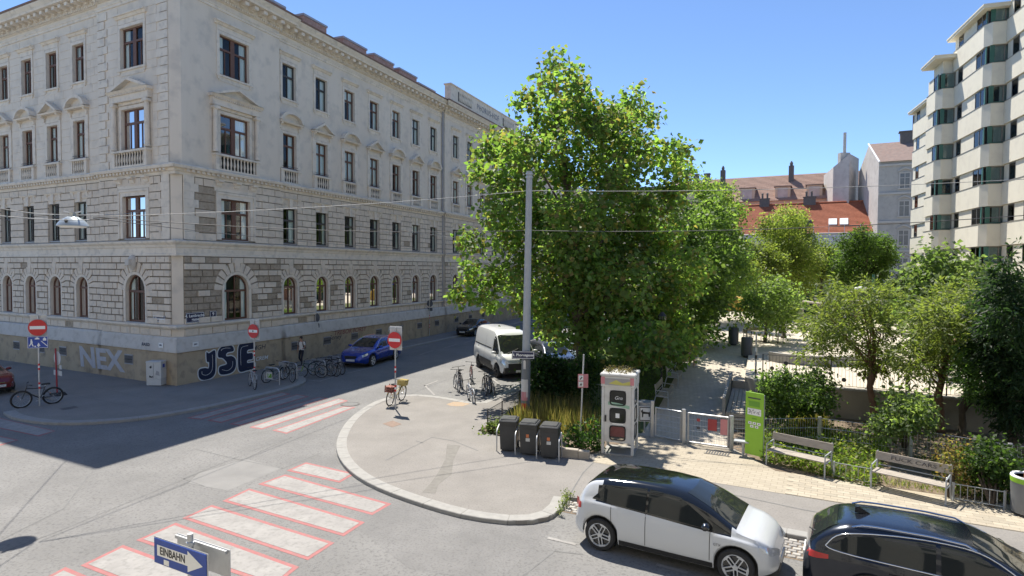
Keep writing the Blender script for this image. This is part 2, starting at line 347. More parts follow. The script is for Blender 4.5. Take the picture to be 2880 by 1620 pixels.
for q in zc:
    w_ = [G(*p, RD) for p in q]; paint('zebra_border', [grow(w_, 0.10)], RD+0.004, m_redp, road); paint('zebra_stripe', [w_], RD+0.008, m_white, road)
for q in (((-120, 1150), (151, 1213), (106, 1225), (-150, 1172)), ((-200, 1185), (45, 1239), (0, 1250), (-230, 1200))):
    w_ = [G(*p, RD) for p in q]; paint('zebra_border', [grow(w_, 0.10)], RD+0.004, m_redp, road); paint('zebra_stripe', [w_], RD+0.008, m_white, road)
def line(p, q, wd, z=RD+0.008):
    d = (q-p).normalized(); n = Vector((-d.y, d.x, 0))*wd/2; return [p-n, q-n, q+n, p+n]
ml = []
for a, b in (((1192, 1086), (1231, 1071)), ((1194, 1084), (1222, 1111)), ((1385, 1066), (1430, 1101)), ((868, 1069), (904, 1073)), ((899, 1072), (938, 1061)), ((973, 1051), (1045, 1034)), ((1180, 998), (1218, 986)), ((1246, 980), (1286, 968)), ((1305, 965), (1330, 957)), ((1048, 1031), (1100, 1018)), ((1540, 1513), (1620, 1532)), ((1846, 1588), (1935, 1612))):
    ml.append(line(G(*a, RD), G(*b, RD), 0.10))
for q in ml: paint('parking_line', [q], RD+0.008, m_white, road)
def seam(name, pts, wd, z, parent, mat=m_seam):
    for a, b in zip(pts, pts[1:]): paint(name, [line(a, b, wd)], z, mat, parent)
for pp in ([(0, 1555), (150, 1500), (560, 1330), (690, 1290), (820, 1230)], [(545, 1262), (660, 1290), (795, 1318)], [(515, 1346), (672, 1284)], [(515, 1346), (575, 1368)], [(530, 1358), (420, 1402)], [(0, 1520), (180, 1430), (255, 1330)], [(820, 1230), (700, 1270)],
           [(790, 1320), (900, 1275)], [(950, 1120), (900, 1190), (840, 1220)], [(1470, 1620), (1560, 1550), (1640, 1560)]):
    seam('tar_seam', [G(*p, RD) for p in pp], 0.035, RD+0.0045, road)
for pp in ([(20, 1090), (180, 1105), (390, 1148)], [(400, 1120), (560, 1086), (700, 1060)], [(400, 1148), (560, 1120), (700, 1085)], [(250, 1085), (415, 1122)]):
    seam('pavement_seam', [G(*p) for p in pp], 0.03, 0.0045, walk1)
for pp in ([(1085, 1295), (1215, 1230), (1275, 1240), (1345, 1268)], [(1600, 1395), (1640, 1330), (1672, 1298)], [(1170, 1240), (1190, 1246)], [(1960, 1370), (2250, 1432), (2500, 1478)]):
    seam('pavement_seam', [G(*p) for p in pp], 0.035, 0.0045, walk2)
# repaired asphalt patches: a different mix, darker
m_patch = M('asphalt_patch', (0.148, 0.145, 0.141), (0.22, 0.215, 0.208), 0.9, 0.92, bump=0.6, bscale=60, third=(0.11, 0.108, 0.105), tscale=19, tmix=0.7, detail=12)
m_patchl = M('asphalt_patch_pale', (0.18, 0.176, 0.17), (0.245, 0.24, 0.23), 0.9, 0.9, bump=0.3, bscale=90, third=(0.151, 0.150, 0.143), tscale=80, tmix=0.4)
for pp, mm in ([((1010, 1345), (1160, 1412), (1400, 1470), (1560, 1478), (1400, 1640), (1150, 1600), (1000, 1480)), m_patch],
               [((560, 1330), (690, 1290), (790, 1318), (640, 1380), (575, 1368), (530, 1358)), m_patchl]):
    paint('asphalt_patch', [[G(*p, RD) for p in pp]], RD+0.002, mm, road)
m_stain = M('stain_path', (0.135, 0.125, 0.11), (0.20, 0.19, 0.17), 6, 0.8)
_st = [(1275, 1250), (1265, 1290), (1250, 1330), (1222, 1360), (1205, 1385)]
paint('water_stain', [[G(x-18+6*(i % 2), y) for i, (x, y) in enumerate(_st)]+[G(x+20-9*(i % 2), y+3) for i, (x, y) in reversed(list(enumerate(_st)))]], 0.003, m_stain, walk2)
m_rust = M('rust_stain', (0.36, 0.22, 0.11), (0.30, 0.27, 0.22), 9, 0.85)
paint('rust_stain', [[G(1255, 1137), G(1275, 1130), G(1303, 1131), G(1322, 1136), G(1300, 1143), G(1268, 1142)]], 0.003, m_rust, walk2)
# ================================================================ CORNER BUILDING (facade frames: x to the right as seen from outside, y inward, z up)
m_pl = M('grey_plaster', (0.68, 0.59, 0.48), (0.78, 0.69, 0.575), 0.5, 0.9, bump=0.15, bscale=40, stretch=(1.6, 1.6, 0.22), third=(0.53, 0.475, 0.41), tscale=1.7, tmix=0.6)
m_trim = M('plaster_trim', (0.68, 0.60, 0.495), (0.80, 0.715, 0.60), 1.0, 0.9, bump=0.12, bscale=50, third=(0.45, 0.41, 0.36), tscale=3, tmix=0.55)
m_rus = M('rusticated_stone', (0.62, 0.525, 0.415), (0.77, 0.665, 0.54), 1.3, 0.92, bump=0.45, bscale=35, third=(0.47, 0.425, 0.37), tscale=4, tmix=0.6)
m_joint = M('dirty_shaded_joint', (0.20, 0.165, 0.125), (0.28, 0.235, 0.185), 3, 0.95)  # dirty mortar, toned darker to put shade between the blocks
m_brn = M('bare_sandstone', (0.32, 0.255, 0.185), (0.46, 0.385, 0.295), 3, 0.95, bump=1.0, bscale=14, third=(0.22, 0.17, 0.12), tscale=7, tmix=0.6)
m_plin = M('stained_plinth', (0.36, 0.275, 0.175), (0.50, 0.40, 0.275), 0.8, 0.95, bump=0.5, bscale=25, stretch=(1, 1, 0.4), third=(0.20, 0.17, 0.135), tscale=2.5, tmix=0.65)
m_slab = M('plinth_slab', (0.513, 0.479, 0.432), (0.621, 0.581, 0.527), 0.9, 0.92, bump=0.2, bscale=30, third=(0.365, 0.324, 0.270), tscale=3, tmix=0.55)
m_fbr = M('window_brown', (0.13, 0.06, 0.04), (0.17, 0.085, 0.055), 8, 0.6); m_fdk = M('window_dark', (0.045, 0.04, 0.04), (0.07, 0.06, 0.055), 8, 0.55); m_fwh = M('window_inner_white', (0.68, 0.68, 0.66), (0.74, 0.74, 0.72), 8, 0.6)
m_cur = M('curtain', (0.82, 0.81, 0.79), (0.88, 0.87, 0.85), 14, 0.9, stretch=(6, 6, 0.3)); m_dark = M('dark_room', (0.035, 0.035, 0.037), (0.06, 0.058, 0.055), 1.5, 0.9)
m_pane = MGLASS('window_glass', thru=.97); m_blk = M('black_iron', (0.03, 0.03, 0.032), (0.05, 0.05, 0.05), 6, 0.5, spec=0.4)
m_brick = M('chimney_brick', (0.28, 0.17, 0.14), (0.40, 0.27, 0.23), 3, 0.9, bump=0.4, bscale=14, third=(0.5, 0.42, 0.38), tscale=7, tmix=0.5); m_roof = M('old_roof', (0.16, 0.10, 0.085), (0.24, 0.16, 0.13), 1.5, 0.85); m_zinc = M('zinc', (0.30, 0.29, 0.30), (0.40, 0.39, 0.40), 3, 0.5, metal=0.4)
bld = thing('corner_building', 'large grey historic corner building with rusticated lower floors and pedimented windows', 'building', CC)
RZR = math.atan2(DR.y, DR.x); RZL = math.atan2(-DL.y, -DL.x); MIT = 1.0888
def frameloc(fc, x, y, z): d = DR*x-NR*y if fc == 'R' else -DL*x-NL*y; return Vector((d.x, d.y, z))
def fput(fc, name, me, x, y, z, parent=bld, loc0=None):
    return OB(name, me, parent, frameloc(fc, x, y, z), RZR if fc == 'R' else RZL)
# zones: (xa, xb, inset y, [(column x, kind, index)])
ZR = [(0.38, 6.9, 0.0, [(3.62, 'B')]), (6.9, 26.77, 0.20, [(7.87+2.875*k, 'S') for k in range(7)]), (26.77, 46.5, -0.03, [(28.8+2.87*k, 'S') for k in range(6)])]
ZL = [(-6.3, -0.38, 0.0, [(-3.3, 'B')]), (-26.0, -6.3, 0.20, [(-8.52-2.735*k, 'S') for k in range(7)])]
DIM = {'B': [(1.66, 2.95, 5.38, 1), (1.95, 7.22, 9.38, 0), (1.95, 11.74, 13.8, 0), (1.95, 15.85, 17.92, 0)], 'S': [(1.16, 2.95, 5.2, 1), (1.14, 7.22, 9.33, 0), (1.12, 11.74, 13.78, 0), (1.12, 15.9, 17.93, 0)]}
FLZ = [(2.95, 6.34), (7.1, 10.46), (10.75, 15.3), (15.3, 19.6)]
RV = 0.30; REV = {}
def arch(xc, w, zb, zt, n=12):
    r = w/2; zs = zt-r; return [(xc-r*math.cos(math.pi*i/n), zs+r*math.sin(math.pi*i/n)) for i in range(n+1)], zs
def wallskin(mb, xa, xb, z0, z1, y, ops):
    cur = xa
    for (xc, w, zb, zt, ar) in sorted(ops):
        a, b = xc-w/2, xc+w/2
        mb.add([(cur, y, z0), (a, y, z0), (a, y, z1), (cur, y, z1)], [(0, 1, 2, 3)])
        if zb > z0+1e-3: mb.add([(a, y, z0), (b, y, z0), (b, y, zb), (a, y, zb)], [(0, 1, 2, 3)])
        if ar:
            pts, zs = arch(xc, w, zb, zt); h = len(pts)//2
            lp = [(a, y, z1)]+[(px, y, pz) for px, pz in pts[:h+1]]+[(xc, y, z1)]; rp = [(xc, y, z1)]+[(px, y, pz) for px, pz in pts[h:]]+[(b, y, z1)]
            mb.add(lp, [tuple(range(len(lp)))]); mb.add(rp, [tuple(range(len(rp)))])
            ol = [(a, zb)]+pts+[(b, zb)]
        else:
            mb.add([(a, y, zt), (b, y, zt), (b, y, z1), (a, y, z1)], [(0, 1, 2, 3)]); ol = [(a, zb), (a, zt), (b, zt), (b, zb)]
        n = len(ol); mb.add([(p, y, q) for p, q in ol]+[(p, y+RV, q) for p, q in ol], [(i, (i+1) % n, (i+1) % n+n, i+n) for i in range(n)])
        cur = b
    mb.add([(cur, y, z0), (xb, y, z0), (xb, y, z1), (cur, y, z1)], [(0, 1, 2, 3)])
for fc, zones in (('R', ZR), ('L', ZL)):
    for zi, (xa, xb, y, cols) in enumerate(zones):
        mb = MB(); mj = MB()
        for fl, (z0, z1) in enumerate(FLZ):
            ops = [(xc, *DIM[k][fl]) for xc, k in cols]; wallskin(mj if fl < 2 else mb, xa, xb, z0, z1, y, ops)
        for (z0, z1) in ((1.0, 2.95), (6.34, 7.1), (10.46, 10.75), (19.6, 20.3)): mb.add([(xa, y, z0), (xb, y, z0), (xb, y, z1), (xa, y, z1)], [(0, 1, 2, 3)])
        for xe in (xa, xb):
            if abs(xe) > 1: mb.add([(xe, y, 0), (xe, y+0.5, 0), (xe, y+0.5, 20.3), (xe, y, 20.3)], [(0, 1, 2, 3)])
        mj.build('rusticated_wall', m_joint, bld, fix=False, loc=(0, 0, 0), rz=RZR if fc == 'R' else RZL)
        wl = mb.build('wall', m_pl, bld, fix=False, loc=(0, 0, 0), rz=RZR if fc == 'R' else RZL)
# plaster lining of the window reveals on the rusticated floors
for fc, zones in (('R', ZR), ('L', ZL)):
    for (xa, xb, y, cols) in zones:
        for xc, k in cols:
            for fl in (0, 1):
                w, zb, zt, ar = DIM[k][fl]; pts, zs = arch(0, w, 0, zt-zb, 12); ol = [(-w/2, 0)]+pts+[(w/2, 0)] if ar else [(-w/2, 0), (-w/2, zt-zb), (w/2, zt-zb), (w/2, 0)]; n = len(ol); e = .994
                fput(fc, 'reveal', REV.setdefault((k, fl), MB().add([(p*e, -.01, q) for p, q in ol]+[(p*e, RV, q) for p, q in ol], [(i, i+1, i+1+n, i+n) for i in range(n-1)]).mesh('reveal', m_pl)), xc, y, zb)
# chamfered corner pier
a = frameloc('R', 0.38, 0, 0); b = frameloc('L', -0.38, 0, 0); mb = MB(); mb.add([a, b, b+Vector((0, 0, 20.3)), a+Vector((0, 0, 20.3))], [(0, 1, 2, 3)]); mb.build('corner_pier', m_pl, bld)
def moulding(name, prof, mat, flat=False):
    """profile [(out, z)] swept along both facades; mitred at the corner, returned at the breaks"""
    for fc, zones in (('R', ZR), ('L', ZL)):
        mb = MB()
        for (xa, xb, y, cols) in zones:
            y = 0.0 if flat else y; ends = []
            for xe, other in ((xa, xb), (xb, xa)):
                if abs(xe) < 1: ends.append([(-MIT*o if fc == 'R' else MIT*o) for o, z in prof])
                else:
                    sgn = -1 if xe == xa else 1
                    ends.append([xe+sgn*(max(0, o) if y < 0.1 else 0) for o, z in prof])
            n = len(prof); vs = [(ends[0][i], y-o, z) for i, (o, z) in enumerate(prof)]+[(ends[1][i], y-o, z) for i, (o, z) in enumerate(prof)]
            mb.add(vs, [(i, i+1, i+1+n, i+n) for i in range(n-1)]+[tuple(range(n)), tuple(range(2*n-1, n-1, -1))])
        mb.build(name, mat, bld, loc=(0, 0, 0), rz=RZR if fc == 'R' else RZL)
moulding('plinth', [(0, 0), (0.16, 0), (0.16, 1.55), (0.12, 1.62), (-.2, 1.62)], m_plin, True)
moulding('plinth_slab', [(0, 1.60), (0.22, 1.60), (0.22, 1.68), (0.12, 2.25), (0.06, 2.33), (-.2, 2.33)], m_slab, True)
moulding('sill_course', [(0, 2.73), (0.10, 2.73), (0.19, 2.82), (0.19, 2.90), (0, 2.93)], m_trim)
moulding('floor_band', [(0, 6.33), (0.07, 6.33), (0.07, 6.43), (0.04, 6.45), (0.04, 6.72), (0.08, 6.75), (0.10, 6.86), (0.22, 6.97), (0.24, 7.06), (0, 7.12)], m_trim)
moulding('string_course', [(0, 10.30), (0.05, 10.30), (0.05, 10.44), (0.12, 10.46), (0.12, 10.58), (0.30, 10.60), (0.34, 10.72), (0.30, 10.78), (0, 10.80)], m_trim)
moulding('architrave', [(0, 19.12), (0.05, 19.12), (0.05, 19.24), (0.09, 19.27), (0.09, 19.33), (0, 19.35)], m_trim)
moulding('cornice', [(0, 19.55), (0.10, 19.58), (0.14, 19.72), (0.16, 19.74), (0.16, 19.98), (0.74, 20.02), (0.78, 20.12), (0.70, 20.16), (0.86, 20.34), (0.86, 20.42), (0, 20.52)], m_trim)
moulding('gutter', [(0.5, 20.46), (0.90, 20.41), (0.93, 20.50), (0.5, 20.60)], m_roof)
def runx(zones, step, fc, lo=-99, hi=99):
    for (xa, xb, y, cols) in zones:
        n = int((xb-xa)/step)
        for i in range(n): yield xa+(i+0.5)*(xb-xa)/n, y
for fc, zones in (('R', ZR), ('L', ZL)):
    mb = MB(); mm = MB(); d2 = MB()
    for x, y in runx(zones, 0.29, fc): mb.box(x-0.075, x+0.075, y-0.24, y-0.11, 10.47, 10.585)
    for x, y in runx(zones, 0.62, fc): mm.box(x-0.13, x+0.13, y-0.62, y-0.15, 19.80, 19.985); mm.box(x-0.13, x+0.13, y-0.30, y-0.15, 19.74, 19.80)
    for x, y in runx(zones, 0.16, fc): d2.box(x-0.045, x+0.045, y-0.185, y-0.12, 19.60, 19.70)
    for nm, q in (('dentil_course', mb), ('modillion_course', mm), ('cornice_dentils', d2)): stuff(q.build(nm, m_trim, bld, loc=(0, 0, 0), rz=RZR if fc == 'R' else RZL, fix=False))
# ---- windows: frame part with pane, curtain, inner frame and sill as its pieces
WM = {}
def wmeshes(w, h, ar, big, mt):
    key = (w, h, ar, big, mt.name)
    if key in WM: return WM[key]
    f = MB(); t = 0.075; ms = 0.06; hw = w/2; zt = h*0.66 if not ar else h-hw*1.05
    if ar:
        pts, zs = arch(0, w, 0, h, 14); pin = [(x*(1-t/hw), zs+(z-zs)*(1-t/hw)) for x, z in pts]
        for i in range(len(pts)-1): f.add([(pts[i][0], 0, pts[i][1]), (pts[i+1][0], 0, pts[i+1][1]), (pin[i+1][0], 0, pin[i+1][1]), (pin[i][0], 0, pin[i][1])]+[(pts[i][0], ms, pts[i][1]), (pts[i+1][0], ms, pts[i+1][1]), (pin[i+1][0], ms, pin[i+1][1]), (pin[i][0], ms, pin[i][1])], [(0, 1, 2, 3), (3, 2, 6, 7)])
        f.box(-hw, -hw+t, 0, ms, 0, zs); f.box(hw-t, hw, 0, ms, 0, zs)
    else:
        f.box(-hw, -hw+t, 0, ms, 0, h); f.box(hw-t, hw, 0, ms, 0, h); f.box(-hw+t, hw-t, 0, ms, h-t, h)
    f.box(-hw+t, hw-t, 0, ms, 0, 0.09); f.box(-hw+t, hw-t, -0.012, ms, zt-0.055, zt+0.055)
    mw = 0.26 if (big and not ar) else 0.05
    f.box(-mw/2, mw/2, -0.02, ms-.004, 0.09, zt-.055); f.box(-mw/2, mw/2, -0.018, ms-.004, zt+.055, h-t-(0.02 if ar else 0))
    if big: 
        for sx in (-1, 1): f.box(sx*hw/2-.02, sx*hw/2+.02, 0.002, ms-.004, 0.09, zt-.055)
    pn = MB()
    if ar: pts, zs = arch(0, w-.1, 0, h-.05, 14); ol = [(-hw+.05, 0.03)]+pts+[(hw-.05, 0.03)]; pn.add([(x, 0.035, z) for x, z in ol], [tuple(range(len(ol)))])
    else: pn.add([(-hw+.04, .035, .03), (hw-.04, .035, .03), (hw-.04, .035, h-.03), (-hw+.04, .035, h-.03)], [(0, 1, 2, 3)])
    WM[key] = (f.mesh('window_frame', mt), pn.mesh('pane', m_pane)); return WM[key]
def curtain_mesh(w, h, mode):
    key = ('c', w, h, mode)
    if key in WM: return WM[key]
    hw = w/2; rng = random.Random(len(mode)*7+3); out = []
    def drape(x0, x1, z0, z1, y=0.095):
        n = max(3, int((x1-x0)/0.045)); vs = []
        for i in range(n+1):
            x = x0+(x1-x0)*i/n; yy = y+0.022*math.sin(i*1.9)+rng.uniform(-.006, .006); vs += [(x, yy, z0), (x, yy, z1)]
        out.append(MB().add(vs, [(2*i, 2*i+2, 2*i+3, 2*i+1) for i in range(n)]).mesh('curtain', m_cur))
    def bar(x0, x1): out.append(MB().box(x0, x1, .062, .072, .05, h-.06).mesh('inner_sash', m_fwh))
    if mode == 'full': drape(-hw+.03, hw-.03, .03, h-.02)
    elif mode == 'side': drape(-hw+.05, -hw+.05+w*.2, .03, h-.05); drape(hw-.05-w*.2, hw-.05, .03, h-.05)
    elif mode == 'right': drape(hw-.05-w*.36, hw-.05, .03, h-.05); drape(-hw+.05, -hw+w*.14, .03, h-.05)
    elif mode == 'blind': out.append(MB().box(-hw+.04, hw-.04, .075, .08, h*.62, h-.02).mesh('blind', m_cur)); drape(-hw+.05, -hw+.05+w*.16, .03, h*.62); drape(hw-.05-w*.22, hw-.05, .03, h*.62)
    else: bar(-hw+.06, -hw+.13); bar(hw-.13, hw-.06); bar(-.03, .03)
    WM[key] = out; return out
sill_m = {k: MB().box(-DIM[k][0][0]/2-.05, DIM[k][0][0]/2+.05, -0.05, 0.27, -0.05, 0.0).mesh('sill', m_zinc) for k in 'BS'}
MODES = {'B': ['side', 'none', 'none', 'side'], 'S': ['side', 'right', 'full', 'side']}
wi = 0
for fc, zones in (('R', ZR), ('L', ZL)):
    for (xa, xb, y, cols) in zones:
        for ci, (xc, k) in enumerate(cols):
            for fl in range(4):
                w, zb, zt, ar = DIM[k][fl]; wi += 1
                dark = (fl in (1, 3) and fc == 'R' and k == 'S' and ci not in (2, 3, 4)) or (fl == 1 and k == 'S')
                fm, pm_ = wmeshes(w, zt-zb, ar, k == 'B', m_fdk if dark else m_fbr)
                o = fput(fc, 'window', fm, xc, y+RV-.16, zb); OB('pane', pm_, o)
                md = random.choice([['side', 'none', 'none', 'right'], ['right', 'side', 'blind', 'right'], ['full', 'full', 'right', 'side', 'full'], ['side', 'right', 'right', 'blind', 'full']][fl])
                if k == 'B': md = 'side' if fl != 2 else 'right'
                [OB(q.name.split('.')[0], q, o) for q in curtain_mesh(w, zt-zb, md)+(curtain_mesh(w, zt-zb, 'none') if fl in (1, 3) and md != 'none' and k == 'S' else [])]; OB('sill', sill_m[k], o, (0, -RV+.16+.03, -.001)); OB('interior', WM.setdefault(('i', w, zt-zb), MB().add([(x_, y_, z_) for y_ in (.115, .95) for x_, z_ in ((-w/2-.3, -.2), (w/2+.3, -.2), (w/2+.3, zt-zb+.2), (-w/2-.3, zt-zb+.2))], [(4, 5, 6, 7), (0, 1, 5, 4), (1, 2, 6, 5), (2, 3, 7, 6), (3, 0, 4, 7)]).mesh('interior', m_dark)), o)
# ---- window dressings
def ring(mb, w, h, t, out, z0=0.0, sides=True):
    mb.box(-w/2-t, -w/2, -out, 0, z0, h); mb.box(w/2, w/2+t, -out, 0, z0, h); mb.box(-w/2-t, w/2+t, -out, 0, h, h+t)
def mk_surround(kind, fl):
    w, zb, zt, ar = DIM[kind][fl]; h = zt-zb; mb = MB()
    if fl == 3:
        ring(mb, w, h, 0.17, 0.05); mb.box(-w/2-.22, w/2+.22, -.10, 0, -.12, -.02); mb.box(-w/2-.05, w/2+.05, -.03, 0, -.35, -.12)
        for sx in (-1, 1): mb.box(sx*(w/2+.08)-.07, sx*(w/2+.08)+.07, -.07, 0, -.26, -.12)
        mb.box(-w/2-.15, w/2+.15, -.045, 0, h+.19, h+.46); prof = [(0, h+.46), (-.10, h+.46), (-.17, h+.56), (-.24, h+.58), (-.24, h+.66), (0, h+.70)]
        mb.prism(prof, -w/2-.32, w/2+.32, axis='yz')
    elif fl == 2 and kind == 'S':
        ring(mb, w, h, 0.15, 0.06); mb.box(-w/2-.13, w/2+.13, -.05, 0, h+.17, h+.42)
        for sx in (-1, 1):
            mb.box(sx*(w/2+.23)-.08, sx*(w/2+.23)+.08, -.06, 0, 0, h+.25)
            mb.prism([(0, h+.25), (-.10, h+.27), (-.13, h+.45), (-.26, h+.52), (-.26, h+.60), (0, h+.60)], sx*(w/2+.23)-.075, sx*(w/2+.23)+.075, axis='yz')
        mb.prism([(0, h+.60), (-.30, h+.60), (-.34, h+.68), (0, h+.70)], -w/2-.42, w/2+.42, axis='yz')
    elif fl == 2:
        ring(mb, w, h, 0.16, 0.05); mb.box(-w/2-.16, w/2+.16, -.08, 0, h+.20, h+.72)
        mb.box(-w/2-.62, w/2+.62, -.24, 0, h+.34, h+.74)
        for sx in (-1, 1):
            x = sx*(w/2+.42); mb.lathe([(.15, 0), (.15, .08), (.125, .14), (.11, h+.1), (.14, h+.14)], 12, c=(x, -.16, 0)); mb.box(x-.17, x+.17, -.31, 0, h+.14, h+.30); mb.box(x-.20, x+.20, -.02, 0, 0, h+.2)
            for q in (-1, 1): mb.lathe([(.07, -.12), (.07, .12)], 10, c=(x+q*.14, -.20, h+.20), mat=Matrix.Rotation(R_(90), 4, 'X'))
        mb.prism([(0, h+.74), (-.30, h+.74), (-.42, h+.86), (0, h+.90)], -w/2-.72, w/2+.72, axis='yz')
        for i in range(24): x = -w/2-.6+(w+1.2)*(i+.5)/24; mb.box(x-.035, x+.035, -.33, -.24, h+.66, h+.735)
    elif fl == 1 and kind == 'S':
        mb.box(-w/2-.05, w/2+.05, -.03, 0, h, h+.42); mb.prism([(0, h+.52), (-.12, h+.52), (-.18, h+.60), (0, h+.64)], -w/2-.30, w/2+.30, axis='yz')
        mb.prism([(-.10, h-.02), (.10, h-.02), (.15, h+.60), (-.15, h+.60)], -.14, -.02)
        for sx in (-1, 1): mb.prism([(0, h+.22), (-.06, h+.24), (-.13, h+.52), (0, h+.52)], sx*(w/2+.14)-.10, sx*(w/2+.14)+.10, axis='yz')
    elif fl == 1:
        ring(mb, w, h, 0.22, 0.05); ring(mb, w+.44, h+.22, 0.12, 0.09); mb.box(-w/2-.42, w/2+.42, -.06, 0, h+.36, h+.66)
        for x in (-1.15, 0, 1.15): mb.prism([(0, h+.60), (-.12, h+.64), (-.16, h+.78), (-.30, h+.84), (-.30, h+.92), (0, h+.92)], x-.17, x+.17, axis='yz')
    else:
        pts, zs = arch(0, w, 0, h, 14); k = 1+.15/(w/2); po = [(x*k, zs+(z-zs)*k) for x, z in pts]
        ol = [(-w/2*k, 0)]+po+[(w/2*k, 0)]; il = [(-w/2, 0)]+pts+[(w/2, 0)]; n = len(ol)
        vs = [(x, -.07, z) for x, z in ol]+[(x, -.05, z) for x, z in il]+[(x, 0, z) for x, z in ol]+[(x, .08, z) for x, z in il]
        mb.add(vs, sum([[(i, i+1, n+i+1, n+i), (2*n+i, 2*n+i+1, i+1, i), (n+i, n+i+1, 3*n+i+1, 3*n+i)] for i in range(n-1)], []))
    return mb.mesh('window_surround', m_trim)
SUR = {(k, f): mk_surround(k, f) for k in 'BS' for f in range(4)}
def mk_ped(w, seg):
    mb = MB(); hw = w/2+.46; n = 12; tpts = []
    if seg: tpts = [(-hw+2*hw*i/n, .60*(1-((2*i/n)-1)**2)**.62) for i in range(n+1)]
    else: tpts = [(-hw, 0), (0, .62), (hw, 0)]
    ip = [(x*.80, z*.74) for x, z in tpts]
    for i in range(len(tpts)-1):
        q = [tpts[i], tpts[i+1], ip[i+1], ip[i]]; mb.prism([(x, z+.02) for x, z in q], -.36, 0)
    mb.prism([(x, z+.02) for x, z in ip], -.08, 0, 0); return mb.mesh('pediment', m_trim)
PED = {(k, s): mk_ped(DIM[k][2][0]+(.5 if k == 'B' else 0), s) for k in 'BS' for s in (0, 1)}
def mk_bal(w, nb, out):
    mb = MB(); hw = w/2
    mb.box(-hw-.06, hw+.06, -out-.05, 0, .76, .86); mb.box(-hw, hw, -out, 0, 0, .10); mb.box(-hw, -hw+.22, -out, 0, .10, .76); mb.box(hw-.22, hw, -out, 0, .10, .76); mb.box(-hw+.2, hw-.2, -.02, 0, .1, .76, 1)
    for i in range(nb):
        x = -hw+.22+(w-.44)*(i+.5)/nb; mb.lathe([(.035, .10), (.045, .14), (.03, .20), (.062, .36), (.05, .48), (.028, .62), (.045, .70), (.045, .76)], 7, c=(x, -out+.065, 0))
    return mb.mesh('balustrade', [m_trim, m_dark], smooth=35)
BAL = {'S': mk_bal(1.62, 6, .14), 'B': mk_bal(2.9, 11, .26)}
for fc, zones in (('R', ZR), ('L', ZL)):
    for zi, (xa, xb, y, cols) in enumerate(zones):
        for ci, (xc, k) in enumerate(cols):
            for fl in range(4): fput(fc, 'window_surround', SUR[(k, fl)], xc, y, DIM[k][fl][1])
            seg = (ci % 2 == 0) if k == 'S' and zi == 1 else (ci % 2 == 1 if k == 'S' else 0); h2 = DIM[k][2][2]-DIM[k][2][1]
            fput(fc, 'pediment', PED[(k, int(seg))], xc, y, DIM[k][2][1]+h2+(.70 if k == 'S' else .88)); fput(fc, 'balustrade', BAL[k], xc, y, 10.80)
            if k == 'S': fput(fc, 'window_guard', WM.setdefault('guard', MB().tube([(-.62, -.10, .16), (.62, -.10, .16)], .012, 5).tube([(-.62, -.10, .16), (-.62, 0, .16)], .012, 5).tube([(.62, -.10, .16), (.62, 0, .16)], .012, 5).tube([(-.62, -.10, .05), (.62, -.10, .05)], .010, 5).mesh('window_guard', m_blk)), xc, y, 11.68)
# ---- quoins on the corner bays
qm = {s: MB().bbox(-s/2, s/2, -.06, 0.0, 0, .40, .015).mesh('quoin', m_trim) for s in (.62, .86)}
for fc, sg in (('R', 1), ('L', -1)):
    if fc == 'L':
        for i in range(19):
            for x0 in (-.41, -6.28):
                s = .62 if i % 2 else .86; fput(fc, 'quoin', qm[s], x0-s/2 if x0 > -1 else x0+s/2, 0, 10.85+i*.43)
    for i in range(8): s = .62 if i % 2 else .86; fput(fc, 'quoin', qm[s], sg*(.41+s/2), 0, 7.14+i*.40)
# ---- rusticated ground floor and first floor: stone blocks; the ones nearest the corner are single pieces
blocks = []
def fill_course(fc, x0, x1, y, z, h, wd, off, out, jt):
    L = x1-x0
    if L < .12: return
    n = max(1, round(L/wd)); b = [x0+L*i/n for i in range(n+1)]
    if off and n > 1: b = [x0]+[x0+L*(i+.5)/n for i in range(n)]+[x1]
    for i in range(len(b)-1): blocks.append((fc, (b[i]+b[i+1])/2, y, z, b[i+1]-b[i]-jt, h-jt, out))
def free_spans(xa, xb, cuts):
    cur = xa; out = []
    for a, b in sorted(cuts):
        if a > cur: out.append((cur, min(a, xb)))
        cur = max(cur, b)
    if cur < xb: out.append((cur, xb))
    return out
for fc, zones in (('R', ZR), ('L', ZL)):
    for (xa, xb, y, cols) in zones:
        ch = (6.34-2.95)/10
        for c in range(10):
            z = 2.95+c*ch; zm = z+ch/2; cuts = []
            for xc, k in cols:
                w, zb, zt, _ = DIM[k][0]; zs = zt-w/2; ro = w/2+.15+(.50 if k == 'B' else .42)
                hwid = w/2+.17 if zm < zs else (math.sqrt(max(0, ro*ro-(zm-zs)**2)) if zm-zs < ro else 0)
                if zm >= zs and zm-zs >= ro: hwid = .17 if zm < 6.0 else 0
                if hwid > 0: cuts.append((xc-hwid, xc+hwid))
            for a, b in free_spans(xa, xb, cuts): fill_course(fc, a, b, y, z, ch, .78, c % 2, .10, .062)
        for a, b in [(xa, xb)]: fill_course(fc, a, b, y, 2.36, .37, .8, 0, .06, .045)
        for c in range(8):
            z = 7.14+c*.395
            cuts = [(xc-DIM[k][1][0]/2-(.02 if k == 'S' else .34), xc+DIM[k][1][0]/2+(.02 if k == 'S' else .34)) for xc, k in cols if z < (9.2 if k == 'S' else 9.8)]
            if abs(xa) < 1: cuts.append((0, 1.05))
            if abs(xb) < 1: cuts.append((-1.05, 0))
            for a, b in free_spans(xa, xb, cuts): fill_course(fc, a, b, y, z, .395, 1.05, c % 2, .07, .045)
